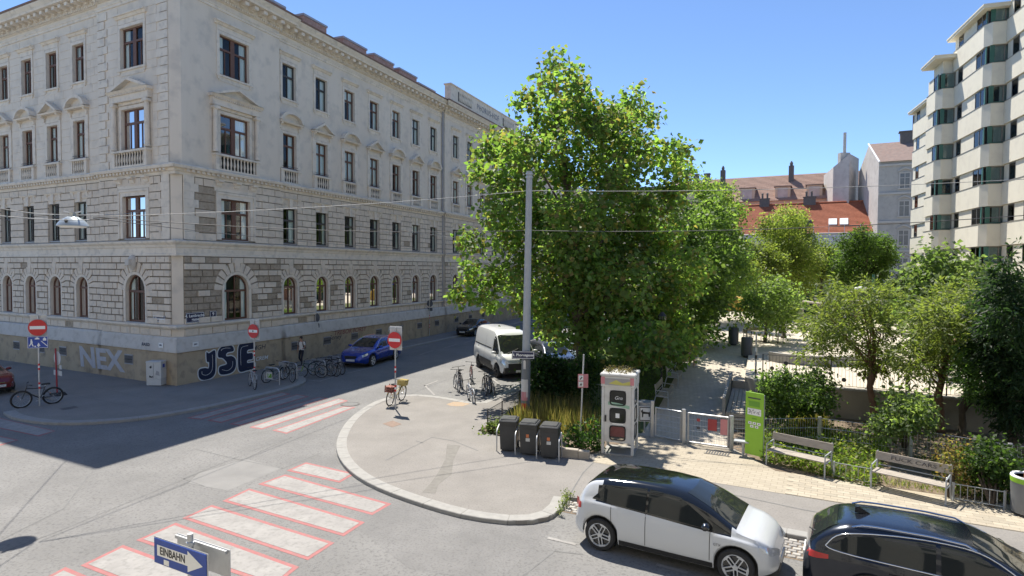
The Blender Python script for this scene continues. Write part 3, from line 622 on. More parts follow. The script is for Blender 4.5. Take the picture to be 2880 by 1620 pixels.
for (xa, xb, y, cols) in ZL:
    for c in range(19):
        z = 10.86+c*.432; cuts = []
        for xc, k in cols:
            for fl, ex, lo, hi in ((2, .34 if k == 'S' else .66, .9, 1.3 if k == 'S' else 1.75), (3, .22, .35, .72)):
                w, zb, zt, _ = DIM[k][fl]
                if zb-lo < z+.3 and z < zt+hi: cuts.append((xc-w/2-ex, xc+w/2+ex))
        if xb > -1: cuts += [(-1.28, 0), (-6.3, -5.4)]
        if z < 18.75:
            for a, b in free_spans(xa, xb, cuts): fill_course('L', a, b, y, z, .432, .95, c % 2, .018, .022)
def bdist(b): return abs(b[1])+(0 if b[0] == 'R' else .5)+(3 if b[3] > 7 else 0)+(60 if b[3] > 10.5 else 0)
blocks.sort(key=bdist)
bunit = {m.name: MB().bbox(-.5, .5, -1, 0, -.5, .5, .03).mesh('stone_block', m) for m in (m_rus, m_brn, m_pl)}
restu = MB(); rest = {'R': MB(), 'L': MB()}; restb = {'R': MB(), 'L': MB()}
for i, (fc, x, y, z, wd, h, out) in enumerate(blocks):
    brown = False
    if fc == 'R' and z < 10.3:
        d = .92 if (x < 2.6 and 3.2 < z < 6.2) else .75 if (x < 2.2 and 7.3 < z < 9.9) else .5 if (4.6 < x < 7.0 and 3.0 < z < 6.2) else .08 if (x < 14 and z < 6) else .01
        brown = random.random() < d
    elif fc == 'L' and z < 7: brown = random.random() < .03
    o_ = out*(.55 if brown else 1)*random.uniform(.85, 1.1)
    if i < 300:
        ob = fput(fc, 'stone_block', bunit[(m_brn if brown else m_rus).name], x, y, z+h/2); ob.scale = (wd, o_, h)
    else:
        (restu if z > 10.5 else (restb if brown else rest)[fc]).box(x-wd/2, x+wd/2, y-o_, y, z, z+h)
for fc in 'RL':
    for mb, mt in ((rest[fc], m_rus), (restb[fc], m_brn)):
        if mb.v: stuff(mb.build('stone_blocks', mt, bld, loc=(0, 0, 0), rz=RZR if fc == 'R' else RZL, fix=False))
stuff(restu.build('ashlar_blocks', m_pl, bld, loc=(0, 0, 0), rz=RZL, fix=False))
VO = {}
for k in 'BS':
    w, zb, zt, _ = DIM[k][0]; ri = w/2+.16; ro = w/2+.15+(.50 if k == 'B' else .42); n = 11
    for i in range(n):
        a0, a1 = math.pi*i/n+.03, math.pi*(i+1)/n-.03; rr = ro*1.0
        if i == n//2: q = [(-.14, ri), (.14, ri), (.20, 6.05-(zt-w/2)), (-.20, 6.05-(zt-w/2))]; dep = -.10
        else: q = [(ri*math.cos(a0), ri*math.sin(a0)), (ri*math.cos(a1), ri*math.sin(a1)), (rr*math.cos(a1), rr*math.sin(a1)), (rr*math.cos((a0+a1)/2)*1.01, rr*math.sin((a0+a1)/2)*1.01), (rr*math.cos(a0), rr*math.sin(a0))]; dep = -.065
        VO[(k, i)] = MB().prism(q, dep, 0).mesh('voussoir', m_rus)
for fc, zones in (('R', ZR), ('L', ZL)):
    for (xa, xb, y, cols) in zones:
        for xc, k in cols:
            w, zb, zt, _ = DIM[k][0]
            for i in range(11): fput(fc, 'voussoir', VO[(k, i)], xc, y, zt-w/2)
# ---- cellar windows in the plinth, keystone head, roof and chimneys
cw = MB().box(-.36, .36, -.02, .01, -.26, .26).mesh('cellar_window', m_zinc); cg = MB()
for i in range(7): cg.box(-.30+i*.1-.018, -.30+i*.1+.018, -.035, -.02, -.20, .20)
cg.box(-.32, .32, -.04, -.02, -.02, .02); cg = cg.mesh('grille', m_blk)
for fc, xs, ys in (('R', [7.9+2.875*k for k in range(7)]+[28.8+2.87*k for k in range(4)], .04), ('L', [-3.7, -9.9, -12.2, -15, -17.6], .04)):
    for x in xs: o = fput(fc, 'cellar_window', cw, x, -.165, 1.02); OB('grille', cg, o)
hd = MB().lathe([(.10, -.35), (.20, -.15), (.24, .1), (.16, .34), (.05, .42)], 10); hd.box(-.16, .16, -.30, 0, -.1, .2)
fput('L', 'keystone_head', hd.mesh('keystone_head', m_slab, smooth=50), -3.3, -.14, 5.95)
rf = MB(); E0 = .45
vs = [frameloc('R', -E0*MIT, -E0, 20.5), frameloc('R', 46.5, -E0, 20.5), frameloc('R', 46.5, 7, 24.2), frameloc('R', 7*MIT, 7, 24.2), frameloc('L', -26, 7, 24.2), frameloc('L', -26, -E0, 20.5), frameloc('R', 46.5, 15, 20.5), frameloc('R', 15*MIT, 15, 20.5), frameloc('L', -26, 15, 20.5)]
rf.add(vs, [(0, 1, 2, 3), (0, 3, 4, 5), (3, 2, 6, 7), (4, 3, 7, 8)]); roof = rf.build('roof', m_roof, bld, fix=False)
def Rat(px, py, t):                                   # photo pixel -> (s, z) on a plane t behind the side facade
    d = ray(px, py); nn = np.array(NR); c = np.array(CC)-nn*t; o = np.array([0, 0, CH]); k = ((c-o)@nn)/(d@nn); q = o+d*k; return float((q-np.array(CC))@np.array(DR)), float(q[2])
for (xa, xb, yt, wh) in ((752, 803, -8, 0), (852, 920, 36, 0), (964, 1032, 100, 0), (1051, 1108, 148, 0), (1122, 1173, 189, 0), (1175, 1224, 230, 1)):
    s0, _ = Rat(xa, yt+20, 1.6); s1, _ = Rat(xb, yt+45, 1.6); _, zt = Rat(xa, yt, 1.6); mb = MB()
    mb.box(s0+.06, s1-.06, 1.6, 2.3, 20.6, zt-.14, 0); mb.box(s0, s1, 1.54, 2.36, zt-.14, zt, 1)
    mb.build('chimney', [m_trim if wh else m_brick, m_zinc], roof, loc=(0, 0, 0), rz=RZR)
# parapet with lettering on the far projection
s0, _ = Rat(1250, 280, -.4); s1, zq = Rat(1413, 345, -.4); pp = MB()
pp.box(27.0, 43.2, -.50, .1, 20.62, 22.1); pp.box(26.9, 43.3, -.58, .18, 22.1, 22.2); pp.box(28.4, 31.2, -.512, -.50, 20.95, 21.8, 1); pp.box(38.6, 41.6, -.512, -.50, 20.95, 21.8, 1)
for i in range(9):
    for a in (28.5, 38.7): pp.lathe([(.06, 20.97), (.11, 21.3), (.06, 21.6), (.10, 21.78)], 6, c=(a+.3*i+.15, -.53, 0))
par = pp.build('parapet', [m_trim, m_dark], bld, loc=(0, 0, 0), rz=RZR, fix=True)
tm = textmesh('PHORUS-HOF', .78, M('faded_letters', (0.24, 0.24, 0.27), (0.32, 0.32, 0.35), 5, .9), extrude=.01, spacing=1.15)
OB('lettering', tm, par, (34.9, -.52, 21.4))
# downpipe in the break of the facade
mb = MB(); mb.tube([(26.62, .10, .1), (26.62, .10, 20.3)], .07, 8); mb.build('downpipe', m_zinc, bld, loc=(0, 0, 0), rz=RZR)
# ---- wall signs, plaques and graffiti (things of their own, flat on the wall)
m_navy = M('enamel_navy', (0.012, 0.016, 0.06), (0.02, 0.025, 0.08), 8, .35); m_swhite = M('sign_white', (0.78, 0.78, 0.76), (0.84, 0.84, 0.82), 6, .5); m_grw = M('spray_white', (0.62, 0.64, 0.64), (0.74, 0.75, 0.75), 5, .8); m_grn = M('spray_navy', (0.008, 0.014, 0.045), (0.015, 0.022, 0.06), 3, .6)
def wallthing(fc, name, label, cat, x, y, z): o = thing(name, label, cat, CC+frameloc(fc, x, y, z), RZR if fc == 'R' else RZL); return o
def plate(o, w, h, lines, size, t=.02, mat=m_navy, tm=m_swhite, border=True):
    mb = MB(); mb.box(-w/2, w/2, -t, 0, -h/2, h/2); OB('plate', mb.mesh('plate', mat), o)
    if border:
        fb = MB(); b = .018
        for (a, c, d, e) in ((-w/2+b, w/2-b, h/2-2*b, h/2-b), (-w/2+b, w/2-b, -h/2+b, -h/2+2*b), (-w/2+b, -w/2+2*b, -h/2+2*b, h/2-2*b), (w/2-2*b, w/2-b, -h/2+2*b, h/2-2*b)): fb.box(a, c, -t-.003, -t, d, e)
        OB('border', fb.mesh('border', tm), o)
    for i, ln in enumerate(lines): OB('lettering', textmesh(ln, size, tm, extrude=.002, offset=.004), o, (0, -t-.005, (len(lines)-1)*size*.46-i*size*.92))
o = wallthing('R', 'street_sign', 'dark blue enamel plate reading 4. Lambrechtgasse on the corner wall', 'street sign', .95, -.08, 3.25); plate(o, 1.05, .50, ['4. Lambrecht-', 'gasse'], .20)
o = wallthing('R', 'house_number', 'small dark blue house number nine beside the big arched window', 'house number', 2.02, -.08, 3.35); plate(o, .42, .34, ['9'], .24)
o = wallthing('L', 'street_sign', 'dark blue enamel plate reading 4. Phorusgasse left of the corner', 'street sign', -1.25, -.08, 3.20); plate(o, .98, .34, ['4. Phorusgasse'], .15)
for fc, x, lb in (('R', .85, 'small white wall plaque to the right of the corner edge'), ('L', -.95, 'small white wall plaque to the left of the corner edge')):
    o = wallthing(fc, 'wall_plaque', lb, 'plaque', x, -.205, 1.92); plate(o, .34, .24, ['2031'], .1, mat=m_swhite, tm=m_navy, border=False)
def bubble(fc, polys, x, y, z, name, label, wmat, nmat, grow=.07, sc=1.0):
    o = wallthing(fc, name, label, 'graffiti', x, y, z)
    for pts in polys:
        q = [Vector((p[0]*sc, 0, p[1]*sc)) for p in catmull([(a, b, 0) for a, b in pts], 5, True)]; n = len(q); a = MB(); b = MB(); outl = []
        for i in range(n):
            t = (q[(i+1) % n]-q[i-1]).normalized(); nn = Vector((t.z, 0, -t.x)); outl.append(q[i]+nn*grow)
        ar = sum(q[i].x*q[(i+1) % n].z-q[(i+1) % n].x*q[i].z for i in range(n))
        if ar < 0: outl = [q[i]-(outl[i]-q[i]) for i in range(n)]
        a.add([(p.x, -.004, p.z) for p in outl], [tuple(range(n))]); b.add([(p.x, -.007, p.z) for p in q], [tuple(range(n))])
        OB('outline', a.mesh('outline', wmat), o); OB('fill', b.mesh('fill', nmat), o)
    return o
J = [(-.55, -.25), (-.55, -.62), (-.30, -.80), (.15, -.78), (.42, -.55), (.45, .1), (.42, .62), (.05, .52), (-.10, .60), (-.08, .12), (.05, .05), (.02, -.25), (-.2, -.2)]
S = [(.9, .15), (.62, .25), (.65, .6), (.95, .78), (1.5, .74), (1.62, .45), (1.2, .40), (1.15, .22), (1.5, .18), (1.75, -.05), (1.72, -.5), (1.4, -.72), (.75, -.68), (.68, -.30), (1.1, -.22), (1.15, -.10)]
E3 = [(1.98, -.7), (1.9, 0), (1.98, .7), (2.4, .82), (2.95, .78), (3.02, .42), (2.6, .38), (2.55, .2), (2.9, .16), (2.92, -.15), (2.58, -.18), (2.56, -.34), (3.05, -.38), (3.02, -.68), (2.5, -.75)]
g = bubble('R', [J, S, E3], 1.62, -.165, .84, 'graffiti_piece', 'navy bubble letters JSE with white outline sprayed on the plinth', m_grw, m_grn, .06, 1.0)
hl = MB()
for c in ([(-.38, -.35), (-.36, -.5), (-.1, -.58), (.2, -.42), (.27, 0), (.25, .42)], [(.82, .55), (.85, .62), (1.1, .66), (1.4, .62)], [(.85, -.45), (1.2, -.55), (1.5, -.4), (1.55, -.1)], [(2.1, -.4), (2.08, .1), (2.15, .55), (2.6, .62)]): hl.tube([(p[0], -.008, p[1]) for p in catmull([(a, b, 0) for a, b in c], 4)], .012, 4)
OB('highlight', hl.mesh('highlight', m_grw), g)
o = wallthing('L', 'graffiti_tag', 'large whitish letters NEX painted on the plinth left of the cabinet', 'graffiti', -6.2, -.168, .80)
OB('lettering', textmesh('NEX', 1.5, M('spray_grey', (0.40, 0.39, 0.40), (0.52, 0.51, 0.52), 5, .85), offset=.05, shear=-.1, sx=1.35), o)
m_gr_d = M('marker_dark', (0.06, 0.055, 0.06), (0.09, 0.085, 0.09), 5, .8); m_gr_r = M('spray_red', (0.20, 0.06, 0.06), (0.26, 0.10, 0.09), 3, .85)
for fc, x, z, tx, sz, mt, lb, dy in (('R', 5.0, 1.25, 'MGH', .36, m_gr_d, 'thin dark scribbled tag above the bubble letters', 0), ('R', 5.2, .62, 'CREM', .3, m_grw, 'faint pale tag low on the plinth', 0), ('R', 13.2, 1.42, 'TREBOR FORSY', .42, m_gr_r, 'long faded red scrawl on the plinth above the blue car', .2), ('R', 11.6, 1.15, 'Soney', .42, m_gr_d, 'dark curly tag on the plinth behind the bikes', .2), ('R', 18.4, 1.1, 'RAW', .5, m_grw, 'pale tag on the plinth beyond the blue car', .2), ('L', -2.2, 1.88, 'RAED', .22, m_grn, 'small blue tag on the ledge left of the corner', -.05)):
    o = wallthing(fc, 'graffiti_tag', lb, 'graffiti', x, -.168+min(dy, 0), z); OB('lettering', textmesh(tx, sz, mt, shear=.2, sx=1.2, offset=.004), o)
# ================================================================ OTHER BUILDINGS
m_cream = M('cream_render', (0.63, 0.59, 0.48), (0.71, 0.67, 0.56), 0.5, .9, bump=.08, bscale=60, stretch=(1, 1, .3), third=(0.50, 0.465, 0.40), tscale=1.6, tmix=.35)
m_green = M('green_frame', (0.03, 0.11, 0.085), (0.04, 0.135, 0.105), 4, .45); m_alu = M('window_alu', (0.20, 0.18, 0.16), (0.26, 0.24, 0.21), 4, .4, metal=.3)
m_bglass = MGLASS('bay_glass', thru=.85); m_net = M('net_curtain', (0.42, 0.44, 0.43), (0.55, 0.56, 0.55), 6, .9, stretch=(5, 5, .4))
DB = Vector((.312, .950, 0)).normalized(); NB = Vector((-DB.y, DB.x, 0)); EB = -NB
apt = thing('apartment_block', 'tall cream modern apartment block with stepped bays and green framed corner windows', 'building', (35, 46, 0))
OA = Vector((35, 46, 0))
def aloc(p): return Vector((p.x-OA.x, p.y-OA.y, 0))
RZB = math.atan2(-DB.y, -DB.x)                        # local x runs towards the lens along the sunlit face, y inward
def apt_block(start, L, side, zroof, z0, far_win, near_win):
    """sunlit face from `start` (far end) towards the lens, short face `side` metres long at the near end"""
    core = MB(); o = aloc(start)
    core.box(.0, L-.50, .50, 12, 0, zroof-.25); nst = int((zroof-1.0-z0)/2.9)+1
    core.build('wall', m_cream, apt, loc=o, rz=RZB)
    rf = MB(); rf.box(-.35, L+.35, -.35, 12, zroof-.25, zroof); rf.box(-.40, L+.40, -.40, 12, zroof-.08, zroof+.02); rf.build('roof_slab', m_cream, apt, loc=o, rz=RZB)
    for k in range(-2, nst):
        zb = z0+2.9*k                                 # underside of the parapet band
        if zb+1.6 > zroof-.3 and k > 0: zt = min(zb+1.6, zroof-1.4)
        else: zt = zb+1.6
        if zt-zb < .3: continue
        pb = MB(); pb.prism([(0, 0), (L-.55, 0), (L, .35), (L, 12), (0, 12)], zb, zt, axis='xy'); pb.build('parapet', m_cream, apt, loc=o, rz=RZB)
        cp = MB(); cp.prism([(0, -.03), (L-.55, -.03), (L+.03, .34), (L+.03, 12), (0, 12)], zt, zt+.03, axis='xy'); cp.build('parapet_cap', m_alu, apt, loc=o, rz=RZB)
        hz = 1.27
        ws_ = [(.8, 1.75)] if far_win else []; cur_ = 0; sw = MB()
        for a_, b_ in ws_+[(L-near_win, L)]:
            if a_ > cur_: MB().box(cur_, a_, .12, .50, zt, zt+hz).build('wall_strip', m_cream, apt, loc=o, rz=RZB)
            cur_ = b_
        sw.box(L-.50, L-.12, min(side+.8, 2.6), 12, zt, zt+hz); sw.build('wall_strip', m_cream, apt, loc=o, rz=RZB)
        # corner window: on the sunlit face and wrapping the short face
        for (x0, x1, face) in ((L-near_win, L-.30, 'a'), (.25, min(side+.8, 2.6), 'b'))+(((.8, 1.75, 'a'),) if far_win else ()):
            wv = MB(); gl = MB(); cu = MB(); t = .05
            def bx(mb, a, b, d0, d1, z_0, z_1, mi=0):
                if face == 'a': mb.box(a, b, d0+.10, d1+.10, z_0, z_1, mi)
                else: mb.box(L-.10-d1, L-.10-d0, a, b, z_0, z_1, mi)
            w_ = x1-x0
            bx(wv, x0, x1, 0, .06, zt+.03, zt+.09); bx(wv, x0, x1, 0, .06, zt+hz-.06, zt+hz)
            n = max(1, int(w_/.75)) if face == 'a' else 2
            for i in range(n+1): xx = x0+w_*i/n; bx(wv, max(x0, xx-.03), min(x1, xx+.03), 0, .06, zt+.09, zt+hz-.06)
            if face == 'b':
                bx(wv, x0, x0+.28, -.004, .05, zt+.03, zt+hz, 1); bx(wv, x1-.28, x1, -.004, .05, zt+.03, zt+hz, 1); bx(wv, x0, x1, -.006, .05, zt+.03, zt+.13, 1)
            elif w_ > 1: bx(wv, x1-.22, x1, -.004, .05, zt+.03, zt+hz, 1)
            bx(gl, x0+.03, x1-.03, .028, .034, zt+.08, zt+hz-.05); dk = MB(); bx(dk, x0, x1, .36, .37, zt, zt+hz)
            fr = random.uniform(.5, .95); side_ = random.random() < .5
            bx(cu, x0+.05 if side_ else x1-.05-w_*fr, x0+.05+w_*fr if side_ else x1-.05, .10, .11, zt+.08, zt+hz-.06)
            f = wv.build('window', [m_alu, m_green], apt, loc=o, rz=RZB); gl.build('pane', m_bglass, f); cu.build('curtain', m_net, f)
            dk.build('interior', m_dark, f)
apt_block(Vector((40.7, 62, 0)), 9.2, 3, 21.9, 7.5, True, 1.2)
apt_block(Vector((35.85, 52.9, 0)), 2.7, 1.4, 23.4, 7.55, False, 1.35)
apt_block(Vector((36.2, 50.3, 0)), 6.4, 1.2, 24.9, 7.6, True, 2.1)
apt_block(Vector((35.3, 43.85, 0)), 24.0, 3, 26.4, 7.65, True, 20.9)
# ---- houses across the far street
def hz(px, py, Y): return P(px, py, Y).z
m_tile = M('red_roof_tiles', (0.30, 0.085, 0.04), (0.42, 0.14, 0.07), 2.2, .85, third=(0.22, 0.07, 0.04), tscale=5, tmix=.5); m_tileold = M('old_pink_tiles', (0.30, 0.19, 0.145), (0.42, 0.27, 0.21), 1.4, .9, third=(0.20, 0.13, 0.10), tscale=4, tmix=.6, stretch=(.4, .4, 5))
m_gwall = M('grey_firewall', (0.44, 0.41, 0.375), (0.56, 0.53, 0.49), .35, .92, third=(0.35, 0.32, 0.29), tscale=1.2, tmix=.5); m_bluew = M('pale_wall', (0.55, 0.55, 0.56), (0.62, 0.62, 0.62), .5, .9); m_mesh = M('scaffold_net', (0.52, 0.53, 0.55), (0.62, 0.63, 0.64), .8, .9); m_tilegrey = M('grey_brown_tiles', (0.20, 0.14, 0.12), (0.28, 0.21, 0.18), 2, .9, third=(0.34, 0.2, 0.15), tscale=3, tmix=.5); m_yel = M('ochre_wall', (0.50, 0.42, 0.30), (0.56, 0.48, 0.36), .6, .9)
m_scaf = M('scaffold_tube', (0.42, 0.43, 0.44), (0.5, 0.5, 0.5), 5, .4, metal=.6); m_dkbr = M('dark_chimney', (0.10, 0.09, 0.09), (0.15, 0.135, 0.13), 4, .9)
RZU = math.atan2(UU.y, UU.x)
red = thing('red_roofed_house', 'low pale house with bright red tiled roof and scaffolding at the far end', 'building', (57, 95, 0), RZU)
L = 24.0; ez, rz_ = 12.0, 17.2; D = 5.2
MB().box(-L, 0, 0, 11, 0, ez).build('wall', m_bluew, red)
n = 26; rw = MB()
for i in range(n):                                    # tile courses, each stepping over the one below
    y0, y1 = -.5+(D+.5)*i/n, -.5+(D+.5)*(i+1)/n+.05; z0_, z1_ = ez-.25+(rz_-ez+.25)*i/n, ez-.25+(rz_-ez+.25)*(i+1)/n
    MB().add([(-L-.3, y0, z0_+.05), (.3-1.6*i/n, y0, z0_+.05), (.3-1.6*(i+1)/n, y1, z1_), (-L-.3, y1, z1_), (-L-.3, y0, z0_), (.3-1.6*i/n, y0, z0_)], [(0, 1, 2, 3), (4, 5, 1, 0)]).build('tile_course', m_tile, red)
bk = MB(); bk.add([(-L, D, rz_), (0-1.3, D, rz_), (0, 11, ez), (-L, 11, ez)], [(0, 1, 2, 3)]); bk.build('rear_roof', m_tile, red); MB().tube([(-L, D, rz_+.05), (-1.3, D, rz_+.05)], .14, 6).build('ridge', m_tile, red)
MB().tube([(-L-.3, -.6, ez-.28), (.3, -.6, ez-.28)], .09, 6).build('gutter', m_zinc, red); MB().tube([(.3, -.5, ez-.1), (-1.25, D, rz_+.06)], .12, 5).build('verge', m_swhite, red)
for x, wd in ((-17.5, 1.6), (-10.5, 1.9)):
    c = MB(); c.box(x, x+wd, D-.4, D+.5, rz_-.6, rz_+1.0); c.box(x-.08, x+wd+.08, D-.48, D+.58, rz_+1.0, rz_+1.14)
    for k in range(2): c.lathe([(.16, rz_+1.1), (.16, rz_+1.9), (.22, rz_+1.95), (.05, rz_+2.15)], 8, c=(x+.45+k*.8, D, 0))
    c.build('chimney', m_dkbr, red)
for x in (-10.2, -6.6, -5.0):
    z_ = ez+1.15; y_ = (z_-ez+.25)/(rz_-ez+.25)*(D+.5)-.5; MB().prism([(y_-.1, z_+.10), (y_+.95, z_+1.1), (y_+.95, z_+.9), (y_-.1, z_-.05)], x, x+1.2, axis='yz').build('skylight', m_pane if x < -9 else m_swhite, red)
nt_ = MB(); nt_.box(-L, 0, -1.3, -1.26, 3, ez-.6); nt_.build('scaffold_net', m_mesh, red)
sc = MB()
for i in range(12):
    x = -L+i*L/11; sc.tube([(x, -1.35, 0), (x, -1.35, ez+1.0)], .045, 5)
    if i < 11:
        for z_ in (2, 4, 6, 8, 10, 11.0, 11.6): sc.tube([(x, -1.4, z_), (x+L/11, -1.4, z_)], .035, 4)
        sc.tube([(x, -1.38, 10), (x+L/11, -1.38, 11.6)] if i % 2 else [(x, -1.38, 11.6), (x+L/11, -1.38, 10)], .03, 4)
sc.build('scaffold', m_scaf, red)
for i in range(7):
    for z_ in (1.2, 4.4, 7.6): MB().box(-L+1.4+i*3.3, -L+2.6+i*3.3, -.04, .02, z_, z_+1.9).build('window', m_dark, red)
old = thing('long_tiled_house', 'long ochre house with weathered pink tile roof and grey dormers behind the red roof', 'building', (62, 107, 0), RZU)
L = 34; ez, rz_, D = 18.7, 24.2, 6
MB().box(-L, 0, 0, 12, 0, ez).build('wall', m_yel, old)
for i in range(20):
    y0, y1 = -.4+(D+.4)*i/20, -.4+(D+.4)*(i+1)/20+.05; z0_, z1_ = ez+(rz_-ez)*i/20, ez+(rz_-ez)*(i+1)/20
    MB().add([(-L, y0, z0_+.05), (0, y0, z0_+.05), (0, y1, z1_), (-L, y1, z1_), (-L, y0, z0_), (0, y0, z0_)], [(0, 1, 2, 3), (4, 5, 1, 0)]).build('tile_course', m_tileold, old)
MB().add([(-L, D, rz_), (0, D, rz_), (0, 12, ez), (-L, 12, ez)], [(0, 1, 2, 3)]).build('rear_roof', m_tileold, old)
for x in (-19.4, -13.2, -7.9, -2.9):
    d = MB(); d.box(x-1.3, x+1.3, .3, 4.6, ez+.3, ez+2.6); d.box(x-1.5, x+1.5, .1, 4.8, ez+2.6, ez+2.75, 1); d.box(x-.85, x+.85, .24, .3, ez+.55, ez+2.35, 2); d.build('dormer', [m_yel, m_dkbr, m_gwall], old)
for x in (-24.5, -12.0): c = MB(); c.box(x-.45, x+.45, D-1.9, D-1.1, ez+3, rz_+1.5); c.lathe([(.25, rz_+1.5), (.3, rz_+2.0), (.1, rz_+2.4)], 8, c=(x, D-1.5, 0)); c.build('chimney', m_dkbr, old)
flt = thing('flat_roofed_house', 'low flat roofed house with two dark chimneys left of the pink tile roof', 'building', (33, 122, 0), RZU)
b_ = MB(); b_.box(-14, 8, 0, 10, 0, 22.3); b_.build('wall', m_yel, flt); MB().box(-14.2, 8.2, -.3, 10, 22.3, 22.6).build('roof', m_dkbr, flt)
for x in (3.5, 5.6): c = MB(); c.box(x-.5, x+.5, 1, 2, 22.6, 24.6); c.box(x-.6, x+.6, .9, 2.1, 24.6, 24.8); c.build('chimney', m_dkbr, flt)
for i in range(6): MB().box(-12+i*3.2, -10.8+i*3.2, -.03, .02, 18.5, 20.4).build('window', m_dark, flt)
nar = thing('narrow_firewall_house', 'tall narrow grey house with bare firewall and chimney between two taller roofs', 'building', (0, 0, 0))
p0, p1, p2 = P(2341, 600, 104), P(2386, 600, 101), P(2412, 600, 104); zl, zm, zr_ = hz(2341, 470, 104), hz(2388, 432, 101), hz(2412, 446, 104)
q = MB(); bx_ = Vector((3, 9, 0))
def colq(a, b, za, zb_): return [(a.x, a.y, 0), (b.x, b.y, 0), (b.x, b.y, zb_), (a.x, a.y, za)]
q.add(colq(p0, p1, zl, zm), [(0, 1, 2, 3)]); q.add(colq(p1, p2, zm, zr_), [(0, 1, 2, 3)]); q.add(colq(p0, p0+bx_, zl, zl), [(0, 1, 2, 3)]); q.add([(p0.x, p0.y, zl), (p1.x, p1.y, zm), (p1.x+3, p1.y+9, zm), (p0.x+3, p0.y+9, zl)], [(0, 1, 2, 3)]); q.add([(p1.x, p1.y, zm), (p2.x, p2.y, zr_), (p2.x+3, p2.y+9, zr_), (p1.x+3, p1.y+9, zm)], [(0, 1, 2, 3)])
q.build('wall', m_gwall, nar); pc = P(2375, 440, 103); c = MB(); c.box(pc.x-.8, pc.x+.8, pc.y-.3, pc.y+.6, 18, pc.z+.6); c.tube([(pc.x, pc.y, pc.z), (pc.x, pc.y, pc.z+4)], .25, 8); c.build('chimney', m_gwall, nar)
m_ghouse = M('grey_house_front', (.36, .345, .32), (.45, .43, .40), .8, .9, third=(.30, .285, .26), tscale=2, tmix=.5); m_gtrim = M('grey_house_trim', (.42, .40, .37), (.5, .48, .45), 1, .9); m_gwin = M('grey_house_pane', (.13, .14, .145), (.2, .21, .21), 1.2, .15)
gb = thing('grey_gabled_house', 'tall grey ornate house with sunlit blank gable and brown tile roof', 'building', (0, 0, 0))
f0 = P(2466, 700, 93); fr_ = f0+UU*44; bk0 = Vector((f0.x+2.7, f0.y+10, 0)); ez = hz(2469, 455, 93); apx = P(2431, 407, 98); mid = (f0+bk0)/2  # front lengthened out of view to give the facade windows something to reflect
q = MB(); q.add([(f0.x, f0.y, 0), (bk0.x, bk0.y, 0), (bk0.x, bk0.y, ez), (mid.x, mid.y, apx.z), (f0.x, f0.y, ez)], [(0, 1, 2, 3, 4)]); q.build('gable_wall', m_gwall, gb)
MB().add([(f0.x, f0.y, 0), (fr_.x, fr_.y, 0), (fr_.x, fr_.y, ez), (f0.x, f0.y, ez)], [(0, 1, 2, 3)]).build('wall', m_ghouse, gb)
n_ = Vector((0, 0, .25)); o_ = VV*-.5
MB().add([(f0.x-.25, f0.y-.5, ez-.1), (fr_.x, fr_.y-.5, ez-.1), (fr_.x+1.3, fr_.y+5, apx.z+.1), (mid.x, mid.y, apx.z+.1)], [(0, 1, 2, 3)]).build('roof', m_tilegrey, gb); MB().tube([(f0.x-.25, f0.y-.55, ez-.1), (mid.x-.1, mid.y, apx.z+.15)], .12, 5).build('verge', m_swhite, gb)
cp_ = mid+UU*6; c = MB(); c.cbox((cp_.x, cp_.y, apx.z+.5), (3.6, 1.2, 2.0), rz=RZU); c.cbox((cp_.x, cp_.y, apx.z+1.55), (4.0, 1.5, .15), rz=RZU); c.tube([(cp_.x, cp_.y, apx.z+1.5), (cp_.x, cp_.y, apx.z+4)], .2, 8); c.build('chimney', m_dkbr, gb)
wd_ = MB(); wd_.box(-.6, .6, -.03, .05, 0, 2.2); wdm = wd_.mesh('window', m_gwin); wf = MB(); ring(wf, 1.2, 2.2, .16, .10); wf.box(-.05, .05, -.06, 0, 0, 2.2); wf.box(-.6, .6, -.06, 0, 1.5, 1.58); wf.box(-.9, .9, -.2, 0, -.15, 0); wf.prism([(-.9, 2.45), (-.45, 2.75), (0, 2.9), (.45, 2.75), (.9, 2.45), (.9, 2.62), (.45, 2.95), (0, 3.1), (-.45, 2.95), (-.9, 2.62)], -.25, 0); wfm = wf.mesh('frame', m_gtrim)
for i, x in enumerate((3.4, 7.2, 11)):
    for z_ in (18.2, 14.0, 9.6, 5.4):
        p = f0+UU*x; o = OB('window', wdm, gb, (p.x, p.y, z_), RZU); OB('frame', wfm, o)
for z_ in (8.6, 13.0, 17.3, 21.6): MB().box(0, 44, -.25, 0, z_, z_+.3).build('cornice', m_gtrim, gb, loc=(f0.x, f0.y, 0), rz=RZU)
# next house down the side street, beyond the projection
nxt = thing('pale_street_house', 'pale plastered house further down the side street behind the big tree', 'building', CC+DR*46.6, RZR)
MB().box(0, 40, .1, 12, 0, 17.5).build('wall', m_trim, nxt); MB().box(-.1, 40.2, -.5, 12, 17.5, 18.1).build('cornice', m_trim, nxt)
for i in range(13):
    for z_ in (1.6, 5.2, 9.2, 13.2): MB().box(1.2+i*3, 2.4+i*3, .05, .12, z_, z_+2.1).build('window', m_dark, nxt)
